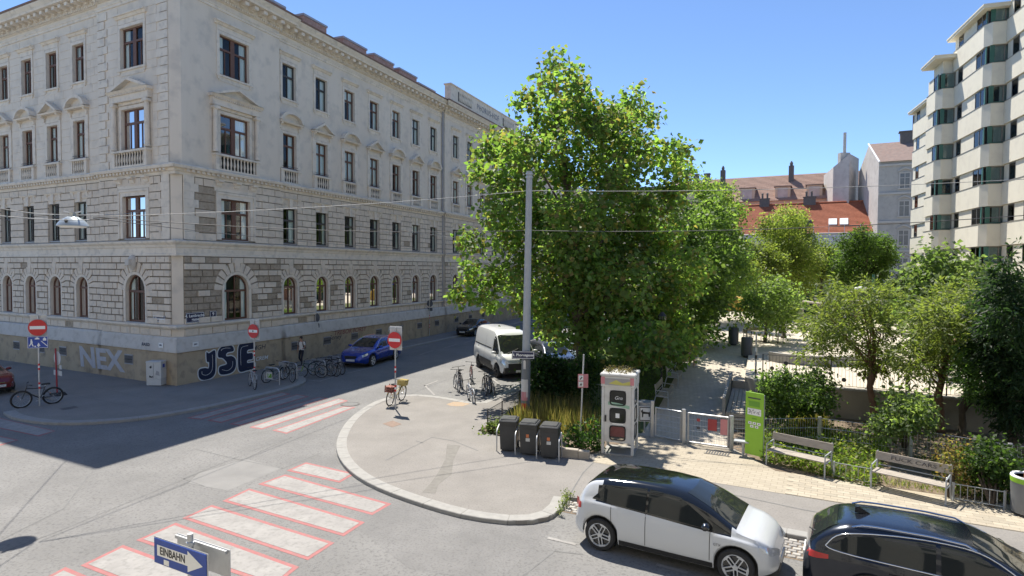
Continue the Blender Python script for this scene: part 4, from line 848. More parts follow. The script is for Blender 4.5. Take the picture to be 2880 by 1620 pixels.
# the house the picture is taken from, across the near street: seen mirrored in car windows
own = thing('mirrored_street_house', 'pale street facade mirrored in the windows of the parked cars', 'building', (0, -5.0, 0), RZU)
MB().box(-32, 45, -10, 0, -.1, 19).build('wall', m_cream, own); MB().box(-32, 45, -10, .6, 19, 19.6).build('cornice', m_trim, own)
for i in range(24):
    for z_ in (1.2, 5.3, 9.4, 13.5): MB().box(-30.5+i*3.1, -29.2+i*3.1, -.02, .03, z_, z_+2.2).build('window', m_dark, own)
nearw = struct(sheet('near_pavement', [Vector((0, -5, 0))-UU*40, Vector((0, -5, 0))+UU*45, Vector((0, -5, 0))+UU*45+VV*9.5, Vector((0, -5, 0))-UU*40+VV*9.5], 0.0, m_walk, depth=.3))
# ================================================================ VEGETATION
m_leaf = MLEAF('leaf', .58); m_leafc = MLEAF('conifer_leaf', .48); m_bark = M('bark', (0.07, 0.055, 0.042), (0.13, 0.105, 0.08), 6, .95, bump=.9, bscale=22, stretch=(1, 1, .2)); m_barkr = M('bark_reddish', (0.15, 0.085, 0.055), (0.22, 0.135, 0.09), 6, .95, bump=.9, bscale=22, stretch=(1, 1, .2))
def kites(C, A, B, L, W, fold):
    """leaf blades: base C, axis A (unit), side B (unit), length L, width W"""
    N = len(C); n = np.cross(A, B); v = np.empty((N, 4, 3)); L = L[:, None]; W = W[:, None]
    v[:, 0] = C; v[:, 1] = C+A*L*.45+B*W*.5+n*fold*W; v[:, 2] = C+A*L; v[:, 3] = C+A*L*.45-B*W*.5+n*fold*W
    return v.reshape(-1, 3)
def leafmesh(name, verts, cols, mat, parent=None, quads=True):
    N = len(verts)//4; me = bpy.data.meshes.new(name); me.vertices.add(N*4); me.vertices.foreach_set('co', verts.astype(np.float32).ravel())
    idx = np.arange(N)[:, None]*4; tri = np.concatenate([idx+np.array([0, 1, 2]), idx+np.array([0, 2, 3])], 1).reshape(-1).astype(np.int32)
    me.loops.add(len(tri)); me.loops.foreach_set('vertex_index', tri); me.polygons.add(2*N)
    me.polygons.foreach_set('loop_start', np.arange(0, 6*N, 3, dtype=np.int32)); me.polygons.foreach_set('loop_total', np.full(2*N, 3, np.int32))
    at = me.attributes.new('leafcol', 'FLOAT_COLOR', 'POINT'); c4 = np.ones((N, 4, 4), np.float32); c4[:, :, :3] = cols[:, None, :]; at.data.foreach_set('color', c4.ravel())
    me.materials.append(mat); me.update(); me.validate(); return OB(name, me, parent)
def unit(a): return a/np.maximum(np.linalg.norm(a, axis=1, keepdims=True), 1e-9)
def leaves(cl, k, size, pal, aspect=.75, twig=.32, per=9, droop=.25, flat=.6, var=.22, spray=False):
    """cl: [(Vector, r)] -> vertices, colours"""
    Vs = []; Cs = []; pal = np.array(pal)
    for (c, r) in cl:
        nt_ = max(3, int(k*3.14*r*r/(.5*size*size*aspect)/per)); d = unit(RNG.normal(size=(nt_, 3))); d[:, 2] *= .9
        rad = r*np.power(RNG.random(nt_), .30)[:, None]; tc = np.array(c)+d*rad*np.array([1, 1, .85]); tone = 1+RNG.normal(0, .12)
        tt = np.repeat(tone*(1+RNG.normal(0, .13, nt_)), per); cc = np.repeat(tc, per, 0); dd = np.repeat(d, per, 0); n = len(cc)
        if spray:
            ax = unit(dd*1.0+RNG.normal(0, .35, (n, 3))*0+np.repeat(RNG.normal(0, .45, (nt_, 3)), per, 0)+np.array([0, 0, -droop])); s = np.tile(np.linspace(0, 1, per), nt_)[:, None]
            sd = unit(np.cross(ax, np.array([0, 0, 1.0])+RNG.normal(0, .2, (n, 3)))); sg = np.where(np.arange(n) % 2, 1, -1)[:, None]
            C = cc+ax*s*twig*2+RNG.normal(0, twig*.15, (n, 3)); A = unit(ax*.8+sd*sg*.7+RNG.normal(0, .25, (n, 3))-np.array([0, 0, droop*.4])); B = unit(np.cross(A, RNG.normal(0, 1, (n, 3))+np.array([0, 0, 1.5])))
        else:
            C = cc+RNG.normal(0, twig, (n, 3)); nn = unit(dd*.5+np.array([0, 0, flat])+RNG.normal(0, .55, (n, 3))); A = unit(np.cross(nn, RNG.normal(0, 1, (n, 3))))
            A = unit(A+dd*.35-np.array([0, 0, droop])); B = unit(np.cross(nn, A))
        L = size*(1+RNG.normal(0, var, n)).clip(.45, 1.7); Vs.append(kites(C, A, B, L, L*aspect, RNG.uniform(-.25, .3)))
        w = RNG.random(n)[:, None]; ia = RNG.integers(0, len(pal), n); ib = RNG.integers(0, len(pal), n); col = pal[ia]*w+pal[ib]*(1-w); Cs.append(col*tt[:, None].clip(.6, 1.5))
    return np.concatenate(Vs), np.concatenate(Cs).clip(0, 1)
def px2cl(px, Y, dep, conv, back=True, seed=1, rs=1.0):
    rg = random.Random(seed); out = []; q = [conv(x, y) for x, y, r in px]; xs = [a[0] for a in q]; xc = (min(xs)+max(xs))/2; hw = max(1, (max(xs)-min(xs))/2)
    sc = conv(1, 0)[0]-conv(0, 0)[0]
    for (x, y, r), (sx, sy) in zip(px, q):
        k = math.sqrt(max(.15, 1-((sx-xc)/hw)**2*.8)); d = rg.uniform(-.9, .5)*dep*k; rw = r*sc*Y/FPX*rs
        out.append((P(sx, sy, Y+d), rw))
        if back:
            for _ in range(3):
                a = rg.uniform(3.3, 6.1) if rg.random() < .75 else rg.uniform(0, 6.28); out.append((P(sx+math.cos(a)*r*sc*.95*rs, sy+math.sin(a)*r*sc*.85*rs, Y+d+rg.uniform(-.5, .5)*dep*.5), rw*rg.uniform(.28, .5)))
        if back and r*sc > 26: out.append((P(sx+rg.uniform(-15, 15), sy+rg.uniform(-8, 14), Y+abs(d)*.6+dep*k*.45), rw*.85))
    return out
def trunk_mesh(base, top, r0, cl, lim=22, mt=None, seed=3, lean=.0, branch=True):
    rg = random.Random(seed); mb = MB(); H = top.z-base.z; pts = [base+(top-base)*t+Vector((rg.uniform(-.12, .12), rg.uniform(-.12, .12), 0))*(1 if 0 < t < 1 else 0) for t in (0, .04, .15, .3, .5, .7, .88, 1)]
    mb.tube(pts, [r0*1.35, r0*1.05, r0*.92, r0*.8, r0*.6, r0*.4, r0*.22, r0*.06], 9)
    if branch:
        for (c, r) in sorted(cl, key=lambda a: -a[1])[:lim]:
            t = max(.10, min(.8, ((c.z-base.z)/H)*.62)); a = base+(top-base)*t; m_ = a.lerp(c, .5)+Vector((rg.uniform(-.3, .3), rg.uniform(-.3, .3), rg.uniform(-.1, .5))); rr = r0*.42*(1-t*.6)
            mb.tube([a, m_, c, c+(c-m_).normalized()*r*.5], [rr, rr*.62, rr*.3, .008], 6, caps=False)
    return mb.mesh('trunk', mt or m_bark, smooth=True)
def tree(name, label, base, top, r0, cl, k, size, pal, mat=None, group=None, lim=22, bark=None, seed=5, cat='tree', **kw):
    t = thing(name, label, cat, base, group=group); off = -np.array(base); vs, cs = leaves(cl, k, size, pal, **kw)
    leafmesh('crown', vs+off, cs, mat or m_leaf, t)
    me = trunk_mesh(base, top, r0, cl, lim, bark, seed); me.transform(Matrix.Translation(-base)); OB('trunk', me, t); return t
c25 = lambda x, y: (x*1.11801, y*1.11801)
z6 = lambda x, y: (1900+x/2.8986, 350+y/2.8986)
z7 = lambda x, y: (1950+x/3.6218, 750+y/3.6218)
z8 = lambda x, y: (2180+x/2.76, 700+y/2.76)
zb_ = lambda x, y: (2050+x/3.864, 950+y/3.864)
zk = lambda x, y: (2380+x/3.864, 850+y/3.864)
zl_ = lambda x, y: (2640+x/4.83, 1200+y/4.83)
zp = lambda x, y: (1350+x/3.864, 980+y/3.864)
PA = [(.105, .18, .055), (.13, .21, .065), (.15, .225, .08), (.085, .15, .052), (.14, .19, .075)]
cat = [(1388, 160, 22), (1382, 205, 30), (1440, 205, 26), (1455, 245, 34), (1338, 262, 34), (1372, 300, 55), (1455, 315, 58), (1600, 262, 26), (1625, 305, 38), (1555, 318, 44), (1285, 375, 46), (1225, 378, 36), (1340, 395, 68), (1440, 420, 78), (1550, 415, 72), (1640, 395, 52), (1700, 395, 36), (1722, 428, 24), (1228, 435, 40), (1290, 475, 58), (1240, 535, 38), (1390, 520, 78), (1500, 530, 88), (1620, 510, 68), (1690, 480, 38), (1192, 612, 30), (1275, 590, 48), (1345, 640, 76), (1460, 650, 88), (1580, 640, 88), (1670, 600, 60), (1180, 692, 30), (1250, 695, 48), (1168, 742, 26), (1232, 752, 36), (1330, 735, 62), (1430, 760, 78), (1540, 780, 80), (1640, 760, 80), (1715, 700, 66), (1400, 835, 38), (1480, 852, 42), (1560, 872, 42), (1640, 862, 46), (1715, 838, 48), (1600, 895, 24), (1740, 880, 26), (1480, 720, 80), (1420, 690, 70), (1560, 720, 80), (1380, 790, 55), (1500, 820, 60), (1590, 830, 60), (1660, 815, 55), (1350, 560, 70), (1450, 590, 80), (1540, 590, 80), (1500, 300, 46), (1530, 360, 58), (1420, 285, 46), (1560, 290, 34)]
A_base = Vector((3.55, 30.0, 0)); A_base.z = hp(30)
clA = px2cl(cat, 30, 4.5, c25)
clA += px2cl([(1655, 885, 36), (1640, 845, 38), (1695, 880, 34), (1675, 915, 22), (1620, 880, 30), (1560, 850, 34)], 25.0, 1.2, c25, seed=31)
TA = tree('catalpa_tree', 'tall leafy catalpa tree behind the lamp pole at the park corner', A_base, P(1390*1.118, 170*1.118, 30.5), .30, clA, 2.1, .24, PA+[(.20, .16, .08)], lim=26, twig=.24, per=10, aspect=.9)
clB = px2cl([(1700, 640, 55), (1760, 600, 66), (1800, 555, 42), (1795, 680, 62), (1745, 760, 58), (1830, 640, 36), (1765, 830, 40), (1735, 885, 28), (1690, 560, 50), (1680, 730, 60), (1790, 760, 45), (1700, 850, 45), (1650, 900, 30)], 37, 3.5, c25, seed=2, rs=1.1)
b = Vector((7.4, 37.0, hp(37))); tree('park_tree', 'dark green leafy tree overhanging the park path behind the catalpa', b, P(1740*1.118, 560*1.118, 37), .24, clB, 2.2, .23, [(.085, .135, .045), (.105, .16, .055), (.07, .115, .042), (.12, .17, .07)], lim=14, per=8, aspect=.8)
clC = px2cl([(230, 520, 80), (330, 600, 105), (430, 740, 95), (280, 760, 115), (455, 700, 62), (350, 900, 140), (200, 950, 140), (390, 1090, 140), (500, 1040, 85), (550, 1280, 95), (420, 1320, 110), (250, 1150, 140)], 52, 4.5, z6, seed=3, rs=1.2)
PY = [(.14, .185, .055), (.175, .21, .07), (.115, .16, .05), (.20, .22, .095)]
b = P(2010, 900, 52); b.z = 1.15; tree('linden_tree', 'full green tree left of the yellowish round trees at the park end', b, P(2000, 530, 52), .25, clC, 2.4, .22, PY[:3]+PA[:2], lim=10, per=8)
clD = px2cl([(900, 800, 130), (980, 840, 120), (790, 900, 130), (950, 990, 140), (1060, 1090, 140), (850, 1050, 120), (1000, 1210, 140), (740, 830, 70), (1090, 960, 90), (900, 1180, 120), (1050, 1300, 90), (900, 1310, 90)], 62, 4.5, z6, seed=4, rs=.92)
b = P(2240, 880, 62); b.z = 1.15; tree('robinia_tree', 'round yellowish green tree in front of the red roof', b, P(2215, 610, 62), .25, clD, 2.4, .20, PY, lim=8, per=9)
clD2 = px2cl([(650, 1080, 110), (700, 1190, 120), (560, 1030, 80), (620, 1260, 90), (720, 1300, 90), (780, 1180, 100)], 58, 4, z6, seed=5, rs=1.25)
b = P(2130, 880, 58); b.z = 1.15; tree('robinia_tree', 'smaller yellowish tree left of the round one, above the plaza', b, P(2120, 700, 58), .2, clD2, 2.4, .20, PY, lim=5, per=9)
clD3 = px2cl([(1200, 1050, 90), (1180, 1140, 95), (1270, 1100, 70), (1180, 1240, 90), (1290, 1200, 70)], 66, 4, z6, seed=6, rs=1.2)
b = P(2310, 880, 66); b.z = 1.15; tree('robinia_tree', 'yellow green crown between the round tree and the dark one', b, P(2310, 710, 66), .2, clD3, 2.4, .20, PY, lim=4, per=9)
clE = px2cl([(1480, 990, 110), (1600, 980, 100), (1680, 1070, 95), (1420, 1120, 110), (1580, 1160, 120), (1720, 1110, 60), (1500, 900, 40), (1700, 1000, 50), (1500, 1260, 70), (1400, 1250, 90), (1620, 1250, 90), (1330, 1180, 80)], 63, 4, z6, seed=7, rs=1.2)
b = P(2440, 880, 63); b.z = 1.15; tree('dark_park_tree', 'dark green spreading tree before the grey house at the park end', b, P(2430, 660, 63), .25, clE, 2.6, .21, [(.06, .10, .03), (.08, .125, .04), (.05, .09, .028)], lim=8, per=8)
clF = px2cl([(830, 290, 150), (740, 410, 150), (940, 420, 130), (850, 180, 70), (620, 420, 95), (700, 530, 100), (900, 560, 110), (560, 300, 60), (480, 500, 60)], 38, 2.2, z7, seed=8, rs=1.1)
b = P(2150, 966, 38.5); b.z = 1.15; tree('young_maple_tree', 'young bright green tree with thin trunk on the sunny plaza', b, P(2175, 800, 38), .10, clF, 2.2, .19, [(.105, .16, .06), (.13, .185, .075), (.15, .20, .09)], lim=9, per=7)
b2 = P(2203, 954, 41); b2.z = 1.15; tree('young_maple_tree', 'second slim tree just behind the young bright green one', b2, P(2210, 800, 41), .13, px2cl([(960, 480, 90), (1000, 380, 70), (900, 430, 80)], 41, 1.5, z7, seed=9), 2.4, .22, [(.06, .11, .028), (.08, .13, .03)], lim=4, per=7)
clG = px2cl([(1300, 130, 120), (1180, 200, 115), (1400, 220, 120), (1100, 300, 110), (1280, 330, 120), (1020, 420, 80), (1500, 200, 90), (1450, 320, 100), (1050, 540, 80), (1620, 160, 50), (1600, 260, 60), (1180, 430, 90)], 33, 3.2, z8, seed=10, rs=1.15)
b = P(2640, 1000, 33.5); b.z = 1.15; tree('plane_tree', 'grey green large leaved tree in front of the cream apartment block', b, P(2660, 760, 33), .22, clG, 2.4, .26, [(.085, .125, .055), (.11, .155, .07), (.07, .11, .05), (.13, .165, .09)], lim=14, per=7, aspect=.8)
PC = [(.12, .155, .05), (.145, .175, .06), (.10, .135, .045), (.16, .18, .07)]
clH1 = px2cl([(650, 380, 105), (520, 330, 75), (820, 330, 65), (450, 560, 115), (600, 520, 115), (380, 620, 105), (300, 540, 75), (760, 620, 100), (560, 690, 95), (720, 830, 110), (320, 820, 85), (840, 850, 95), (900, 400, 70), (420, 420, 60)], 22, 2.2, z8, seed=11, rs=1.1)
b = P(2460, 1168, 22.4); b.z = 0.01; tree('feathery_yew_tree', 'feathery wide conifer with two bare stems before the retaining wall', b, P(2440, 830, 22), .13, clH1, 2.6, .17, PC, m_leafc, lim=14, bark=m_barkr, spray=True, aspect=.32, twig=.26, per=12, droop=.3)
clH2 = px2cl([(1300, 450, 115), (1400, 400, 100), (1200, 560, 100), (1350, 600, 125), (1500, 480, 100), (1150, 700, 100), (1050, 810, 95), (1300, 770, 130), (1180, 880, 90), (1420, 720, 110), (1560, 420, 80), (1010, 930, 70), (1130, 960, 60)], 21, 2.2, z8, seed=12, rs=1.1)
b = P(2642, 1218, 21.5); b.z = 0.01; tree('feathery_yew_tree', 'olive green feathery conifer on a reddish trunk right of the first', b, P(2660, 850, 21), .15, clH2, 2.6, .17, PC, m_leafc, lim=14, bark=m_barkr, spray=True, aspect=.32, twig=.26, per=12, droop=.3)
clH3 = px2cl([(1530, 740, 55), (1500, 850, 75), (1600, 900, 75), (1480, 990, 75), (1580, 1060, 85), (1690, 1130, 75), (1760, 1200, 50), (1660, 1010, 70), (1590, 800, 60)], 20.2, 1.6, z8, seed=13, rs=1.15)
b = P(2705, 1209, 20.8); b.z = 0.01; tree('bluish_spruce_tree', 'fresh green conifer with layered drooping twigs beside the pale trunk', b, P(2735, 960, 20.3), .12, clH3, 3.0, .17, [(.07, .13, .045), (.09, .155, .055), (.11, .185, .08)], m_leafc, lim=9, spray=True, aspect=.30, twig=.22, per=12, droop=.35)
clI = px2cl([(1800, 100, 40), (1805, 190, 62), (1810, 270, 80), (1750, 340, 80), (1860, 380, 100), (1700, 480, 95), (1850, 540, 120), (1750, 640, 110), (1890, 740, 130), (1760, 820, 110), (1890, 930, 130), (1800, 1050, 110), (1890, 1180, 110), (1690, 680, 90), (1900, 1290, 90), (1980, 500, 140), (1990, 800, 150), (1990, 1080, 140)], 18.6, 1.8, z8, seed=14, rs=1.25)
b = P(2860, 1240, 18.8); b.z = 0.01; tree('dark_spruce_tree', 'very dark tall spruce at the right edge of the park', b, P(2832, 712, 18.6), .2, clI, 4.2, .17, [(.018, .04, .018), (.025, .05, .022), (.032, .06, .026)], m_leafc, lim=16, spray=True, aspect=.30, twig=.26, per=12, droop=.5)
# ---- shrubs
def shrub(name, label, base, cl, k, size, pal, group=None, stems=7, seed=1, **kw):
    t = thing(name, label, 'shrub', base, group=group); vs, cs = leaves(cl, k, size, pal, **kw); leafmesh('foliage', vs-np.array(base), cs, m_leaf, t)
    mb = MB(); rg = random.Random(seed)
    for (c, r) in cl[:stems]: m_ = base.lerp(c, .5)+Vector((rg.uniform(-.2, .2), rg.uniform(-.1, .1), .1)); mb.tube([(0, 0, -.02), m_-base, c-base], [.035, .022, .008], 5)
    OB('stems', mb.mesh('stems', m_bark, smooth=True), t); return t
PS = [(.06, .10, .035), (.085, .13, .045), (.11, .16, .075), (.045, .08, .028)]
b = G(2300, 1195); shrub('rounded_shrub', 'large dense green shrub behind the green information board', b, px2cl([(560, 470, 110), (470, 560, 95), (700, 510, 120), (900, 490, 105), (1060, 510, 85), (600, 690, 140), (800, 700, 140), (1000, 670, 105), (460, 720, 90), (520, 850, 70), (1080, 760, 55)], 20.6, 1.4, zb_, seed=21, rs=1.12), 3.6, .12, PS, twig=.16, per=9, aspect=.7)
b = G(2545, 1265); shrub('pale_leaved_bush', 'loose pale leaved bush left of the reddish trunk', b, px2cl([(500, 1130, 90), (690, 1130, 110), (850, 1170, 80), (600, 1290, 150), (450, 1340, 110), (800, 1310, 115), (350, 1400, 90), (540, 1020, 40), (830, 1090, 40)], 17.8, 1.1, zk, seed=22, rs=1.1), 2.4, .12, [(.09, .13, .05), (.13, .18, .085), (.065, .10, .035), (.16, .2, .11)], twig=.17, per=8, aspect=.75)
b = G(2668, 1400); shrub('dry_bush', 'half dried reddish brown bush behind the second bench', b, px2cl([(130, 330, 110), (170, 480, 130), (300, 480, 110), (250, 640, 120), (330, 750, 90), (330, 360, 60)], 15.8, .8, zl_, seed=23), 2.2, .085, [(.16, .10, .05), (.20, .14, .07), (.12, .12, .045), (.09, .12, .04)], twig=.13, per=8, aspect=.6)
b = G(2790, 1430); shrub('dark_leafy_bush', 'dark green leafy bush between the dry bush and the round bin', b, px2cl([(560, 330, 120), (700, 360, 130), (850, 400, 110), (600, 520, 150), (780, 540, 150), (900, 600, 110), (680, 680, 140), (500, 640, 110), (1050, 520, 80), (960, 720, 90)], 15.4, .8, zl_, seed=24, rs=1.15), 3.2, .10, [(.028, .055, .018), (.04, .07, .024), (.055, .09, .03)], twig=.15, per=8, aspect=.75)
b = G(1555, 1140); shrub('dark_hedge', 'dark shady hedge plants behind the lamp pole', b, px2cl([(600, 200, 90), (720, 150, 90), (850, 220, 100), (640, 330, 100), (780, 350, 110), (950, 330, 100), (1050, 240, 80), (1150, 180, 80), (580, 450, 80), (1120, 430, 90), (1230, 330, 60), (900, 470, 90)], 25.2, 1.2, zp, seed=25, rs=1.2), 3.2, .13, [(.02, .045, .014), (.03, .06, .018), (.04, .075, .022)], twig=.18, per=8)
b = G(1630, 1250); shrub('low_green_plants', 'low leafy green plants beside the bins and the phone booth', b, px2cl([(1000, 1000, 70), (1100, 1030, 70), (1150, 950, 60), (1250, 1000, 60), (1050, 900, 60), (1230, 850, 50), (1290, 1080, 40)], 19.4, .5, zp, seed=26), 2.8, .10, [(.035, .075, .02), (.05, .1, .03)], twig=.12, per=8)
b = G(1380, 1215); shrub('kerbside_weeds', 'tuft of green weeds at the left end of the bins', b, px2cl([(100, 880, 60), (170, 850, 60), (60, 930, 40), (200, 920, 50)], 21.2, .4, zp, seed=27), 2.2, .09, [(.09, .13, .04), (.12, .14, .06), (.07, .11, .03)], twig=.12, per=8)
b = G(1588, 1425); shrub('kerbside_weeds', 'small weeds growing on the kerb behind the white car', b, [(G(1588, 1418)+Vector((0, 0, .07)), .12), (G(1596, 1395)+Vector((0, 0, .06)), .10), (G(1578, 1438)+Vector((0, 0, .05)), .08), (G(1592, 1405)+Vector((0, 0, .1)), .08)], 2.4, .045, [(.10, .13, .05), (.13, .15, .08)], twig=.04, per=6, stems=0)
# ---- ground cover: uncountable, one object each
def cover(name, label, cat, poly, n, hmin, hmax, size, pal, z=0.0, mat=None, grass=False, hf=None, lean=.3):
    poly = [np.array(p[:2]) for p in poly]; xs = [p[0] for p in poly]; ys = [p[1] for p in poly]; pts = []
    from mathutils.geometry import intersect_point_tri_2d
    def inside(x, y):
        c = False; j = len(poly)-1
        for i in range(len(poly)):
            if (poly[i][1] > y) != (poly[j][1] > y) and x < (poly[j][0]-poly[i][0])*(y-poly[i][1])/(poly[j][1]-poly[i][1])+poly[i][0]: c = not c
            j = i
        return c
    while len(pts) < n:
        x, y = random.uniform(min(xs), max(xs)), random.uniform(min(ys), max(ys))
        if inside(x, y): pts.append((x, y, hf(y) if hf else z))
    C = np.array(pts); pal = np.array(pal); N = len(C)
    dens = .5+.5*np.sin(C[:, 0]*2.3+1.3*np.sin(C[:, 1]*1.7))*np.cos(C[:, 1]*2.9); h = hmin+(hmax-hmin)*RNG.random(N)*(.35+.65*dens)
    if grass: A = unit(np.concatenate([RNG.normal(0, lean, (N, 2)), np.ones((N, 1))], 1)); B = unit(np.cross(A, RNG.normal(0, 1, (N, 3)))); vs = kites(C, A, B, h, np.full(N, size), 0.1)
    else:
        C[:, 2] += h*RNG.random(N); nn = unit(np.array([0, 0, .8])+RNG.normal(0, .6, (N, 3))); A = unit(np.cross(nn, RNG.normal(0, 1, (N, 3)))); B = unit(np.cross(nn, A)); L = size*(1+RNG.normal(0, .25, N)).clip(.4, 1.7); vs = kites(C, A, B, L, L*.7, .15)
    cols = pal[RNG.integers(0, len(pal), N)]*(1+RNG.normal(0, .15, N)).clip(.6, 1.5)[:, None]
    o = leafmesh(name, vs, cols, mat or m_leaf); tag(o, label, cat); return stuff(o)
bedpoly = [K0+VV*4.5+UU*.2, K0+VV*4.5+UU*9.5, K0+VV*7.5+UU*9.5, K0+VV*9.5+UU*4, Vector((7.6, 20.0, 0))]
cover('green_weeds', 'bright green weeds growing behind the first bench', 'weeds', [G(2140, 1300), G(2460, 1375), G(2500, 1260), G(2300, 1205), G(2110, 1215)], 9000, .05, .75, .10, [(.11, .17, .04), (.15, .20, .06), (.09, .14, .03), (.18, .19, .08)])
cover('bed_undergrowth', 'mixed green undergrowth in the planting bed', 'undergrowth', [K0+VV*4.5+UU*3.8, K0+VV*4.5+UU*14, K0+VV*7.2+UU*14, K0+VV*8+UU*3.5], 6000, .03, .45, .09, [(.06, .10, .025), (.09, .13, .035), (.13, .12, .06), (.04, .07, .02)])
cover('dry_grass', 'tall straw coloured grass behind the bins', 'grass', [G(1440, 1195), G(1600, 1240), G(1690, 1230), G(1640, 1150), G(1480, 1140)], 3200, .5, 1.25, .02, [(.17, .135, .075), (.13, .115, .055), (.09, .10, .04), (.20, .165, .095)], grass=True, lean=.22)  # straw palette dimmed to carry the shade of the tree
cover('dry_grass', 'straw coloured grass below the large shrub', 'grass', [G(2215, 1215), G(2330, 1225), G(2320, 1195), G(2220, 1190)], 1500, .35, .85, .018, [(.26, .20, .09), (.20, .17, .07), (.12, .15, .05)], grass=True, lean=.3)
cover('lawn_grass', 'short green grass on the shaded park lawn', 'grass', [(-.6, 22.2), (4.3, 21.2), (16, 49), (10.5, 50)], 42000, .05, .16, .018, [(.06, .11, .02), (.09, .15, .03), (.05, .09, .02)], hf=hp, grass=True)
cover('bed_grass', 'thin grass along the low fence of the planting bed', 'grass', [K0+VV*4.4+UU*.5, K0+VV*4.4+UU*14, K0+VV*4.9+UU*14, K0+VV*4.9+UU*.5], 2600, .06, .4, .014, [(.12, .15, .05), (.20, .18, .09), (.08, .12, .03)], grass=True)

# far shrubs closing the end of the park
for i, (x, y, r, Yd, lb) in enumerate(((2040, 830, 26, 72, 'dark shrub at the far end of the path'), (2110, 838, 30, 74, 'dark round shrub below the smaller yellowish tree'), (2180, 836, 30, 75, 'dark shrub behind the young bright tree'), (2290, 828, 26, 76, 'dark shrub below the round yellowish tree'), (2400, 826, 30, 74, 'dark shrub left of the oval playground lamp'), (2490, 822, 34, 70, 'dark shrub right of the oval playground lamp'), (2555, 800, 34, 60, 'dark shrub at the foot of the cream apartment block'), (2590, 850, 36, 50, 'broad green shrub left of the grey green tree'), (2500, 880, 34, 46, 'green shrub behind the wide feathery conifer'), (2700, 900, 44, 30, 'leafy green shrub between the conifers and the dark spruce'), (2620, 960, 30, 27, 'green shrub on the playground behind the railing'))):
    rg = random.Random(90+i); c_ = P(x, y, Yd); b_ = Vector((c_.x, c_.y, 1.15)); cl_ = [(P(x+rg.uniform(-1.3, 1.3)*r, y+rg.uniform(-.7, .7)*r, Yd+rg.uniform(-1, 1)), r*Yd/FPX*rg.uniform(.6, .9)) for _ in range(8)]
    shrub('park_shrub', lb, b_, cl_, 3.2, .20 if Yd > 40 else .15, [(.05, .09, .028), (.07, .115, .035), (.09, .13, .045)], group='shrubs around the playground', twig=.2, per=8, seed=i)
# ================================================================ STREET FURNITURE
m_galv = M('galvanised_steel', (0.42, 0.43, 0.44), (0.52, 0.53, 0.54), 6, .42, metal=.7); m_pole = M('pole_grey_paint', (0.33, 0.35, 0.36), (0.41, 0.43, 0.44), 3, .5); m_sred = M('sign_red', (0.55, 0.02, 0.025), (0.60, 0.03, 0.03), 5, .4); m_sblue = M('sign_blue', (0.012, 0.05, 0.30), (0.02, 0.07, 0.36), 5, .4); m_back = M('sign_back_grey', (0.50, 0.50, 0.48), (0.60, 0.60, 0.58), 4, .55); m_rpole = M('red_pole_paint', (0.28, 0.02, 0.03), (0.36, 0.03, 0.04), 5, .5)
m_wood = M('weathered_wood', (0.30, 0.265, 0.22), (0.42, 0.375, 0.315), 3, .85, bump=.4, bscale=40, stretch=(1, 1, 6)); m_bin = M('bin_plastic', (0.028, 0.03, 0.032), (0.045, 0.047, 0.05), 4, .5); m_lime = M('lime_green', (0.26, 0.50, 0.03), (0.30, 0.55, 0.045), 3, .5); m_lime2 = M('dull_green_print', (0.14, 0.33, 0.03), (0.17, 0.37, 0.04), 3, .5); m_booth = M('booth_white', (0.55, 0.54, 0.51), (0.64, 0.63, 0.60), 3, .55, third=(0.40, 0.38, 0.35), tscale=4, tmix=.4); m_orange = M('sticker_orange', (0.55, 0.16, 0.06), (0.6, 0.2, 0.08), 5, .6); m_pink = M('pink_print', (0.55, 0.20, 0.22), (0.6, 0.26, 0.27), 5, .6); m_maroon = M('maroon_print', (0.30, 0.03, 0.04), (0.36, 0.06, 0.06), 4, .6); m_iron = M('cast_iron', (0.07, 0.068, 0.065), (0.12, 0.115, 0.11), 8, .7, bump=.3, bscale=60); m_rubber = M('rubber', (0.018, 0.018, 0.019), (0.03, 0.03, 0.03), 6, .8)
def rzn(n): return math.atan2(n[0], -n[1])            # heading so that local -y looks along n
def pole_at(t, h, r=.03, bands=True, mat=None):
    MB().tube([(0, 0, 0), (0, 0, h)], r, 10).build('pole', mat or m_galv, t, smooth=40)
    if bands:
        for z0 in (.72, 1.50): 
            for k, mt in enumerate((m_sred, m_swhite, m_sred)): MB().tube([(0, 0, z0+k*.09), (0, 0, z0+k*.09+.09)], r+.004, 10).build('reflector_band', mt, t, smooth=40)
def no_entry(t, z, d=.67):
    MB().lathe([(d/2, -.008), (d/2, .008)], 36, mat=Matrix.Rotation(R_(90), 4, 'X')).build('disc', m_sred, t, loc=(0, -.06, z)); MB().box(-d*.40, d*.40, -.073, -.069, z-.065, z+.065).build('bar', m_swhite, t); MB().box(-.06, .06, -.05, 0, z-.02, z+.02).build('bracket', m_galv, t)
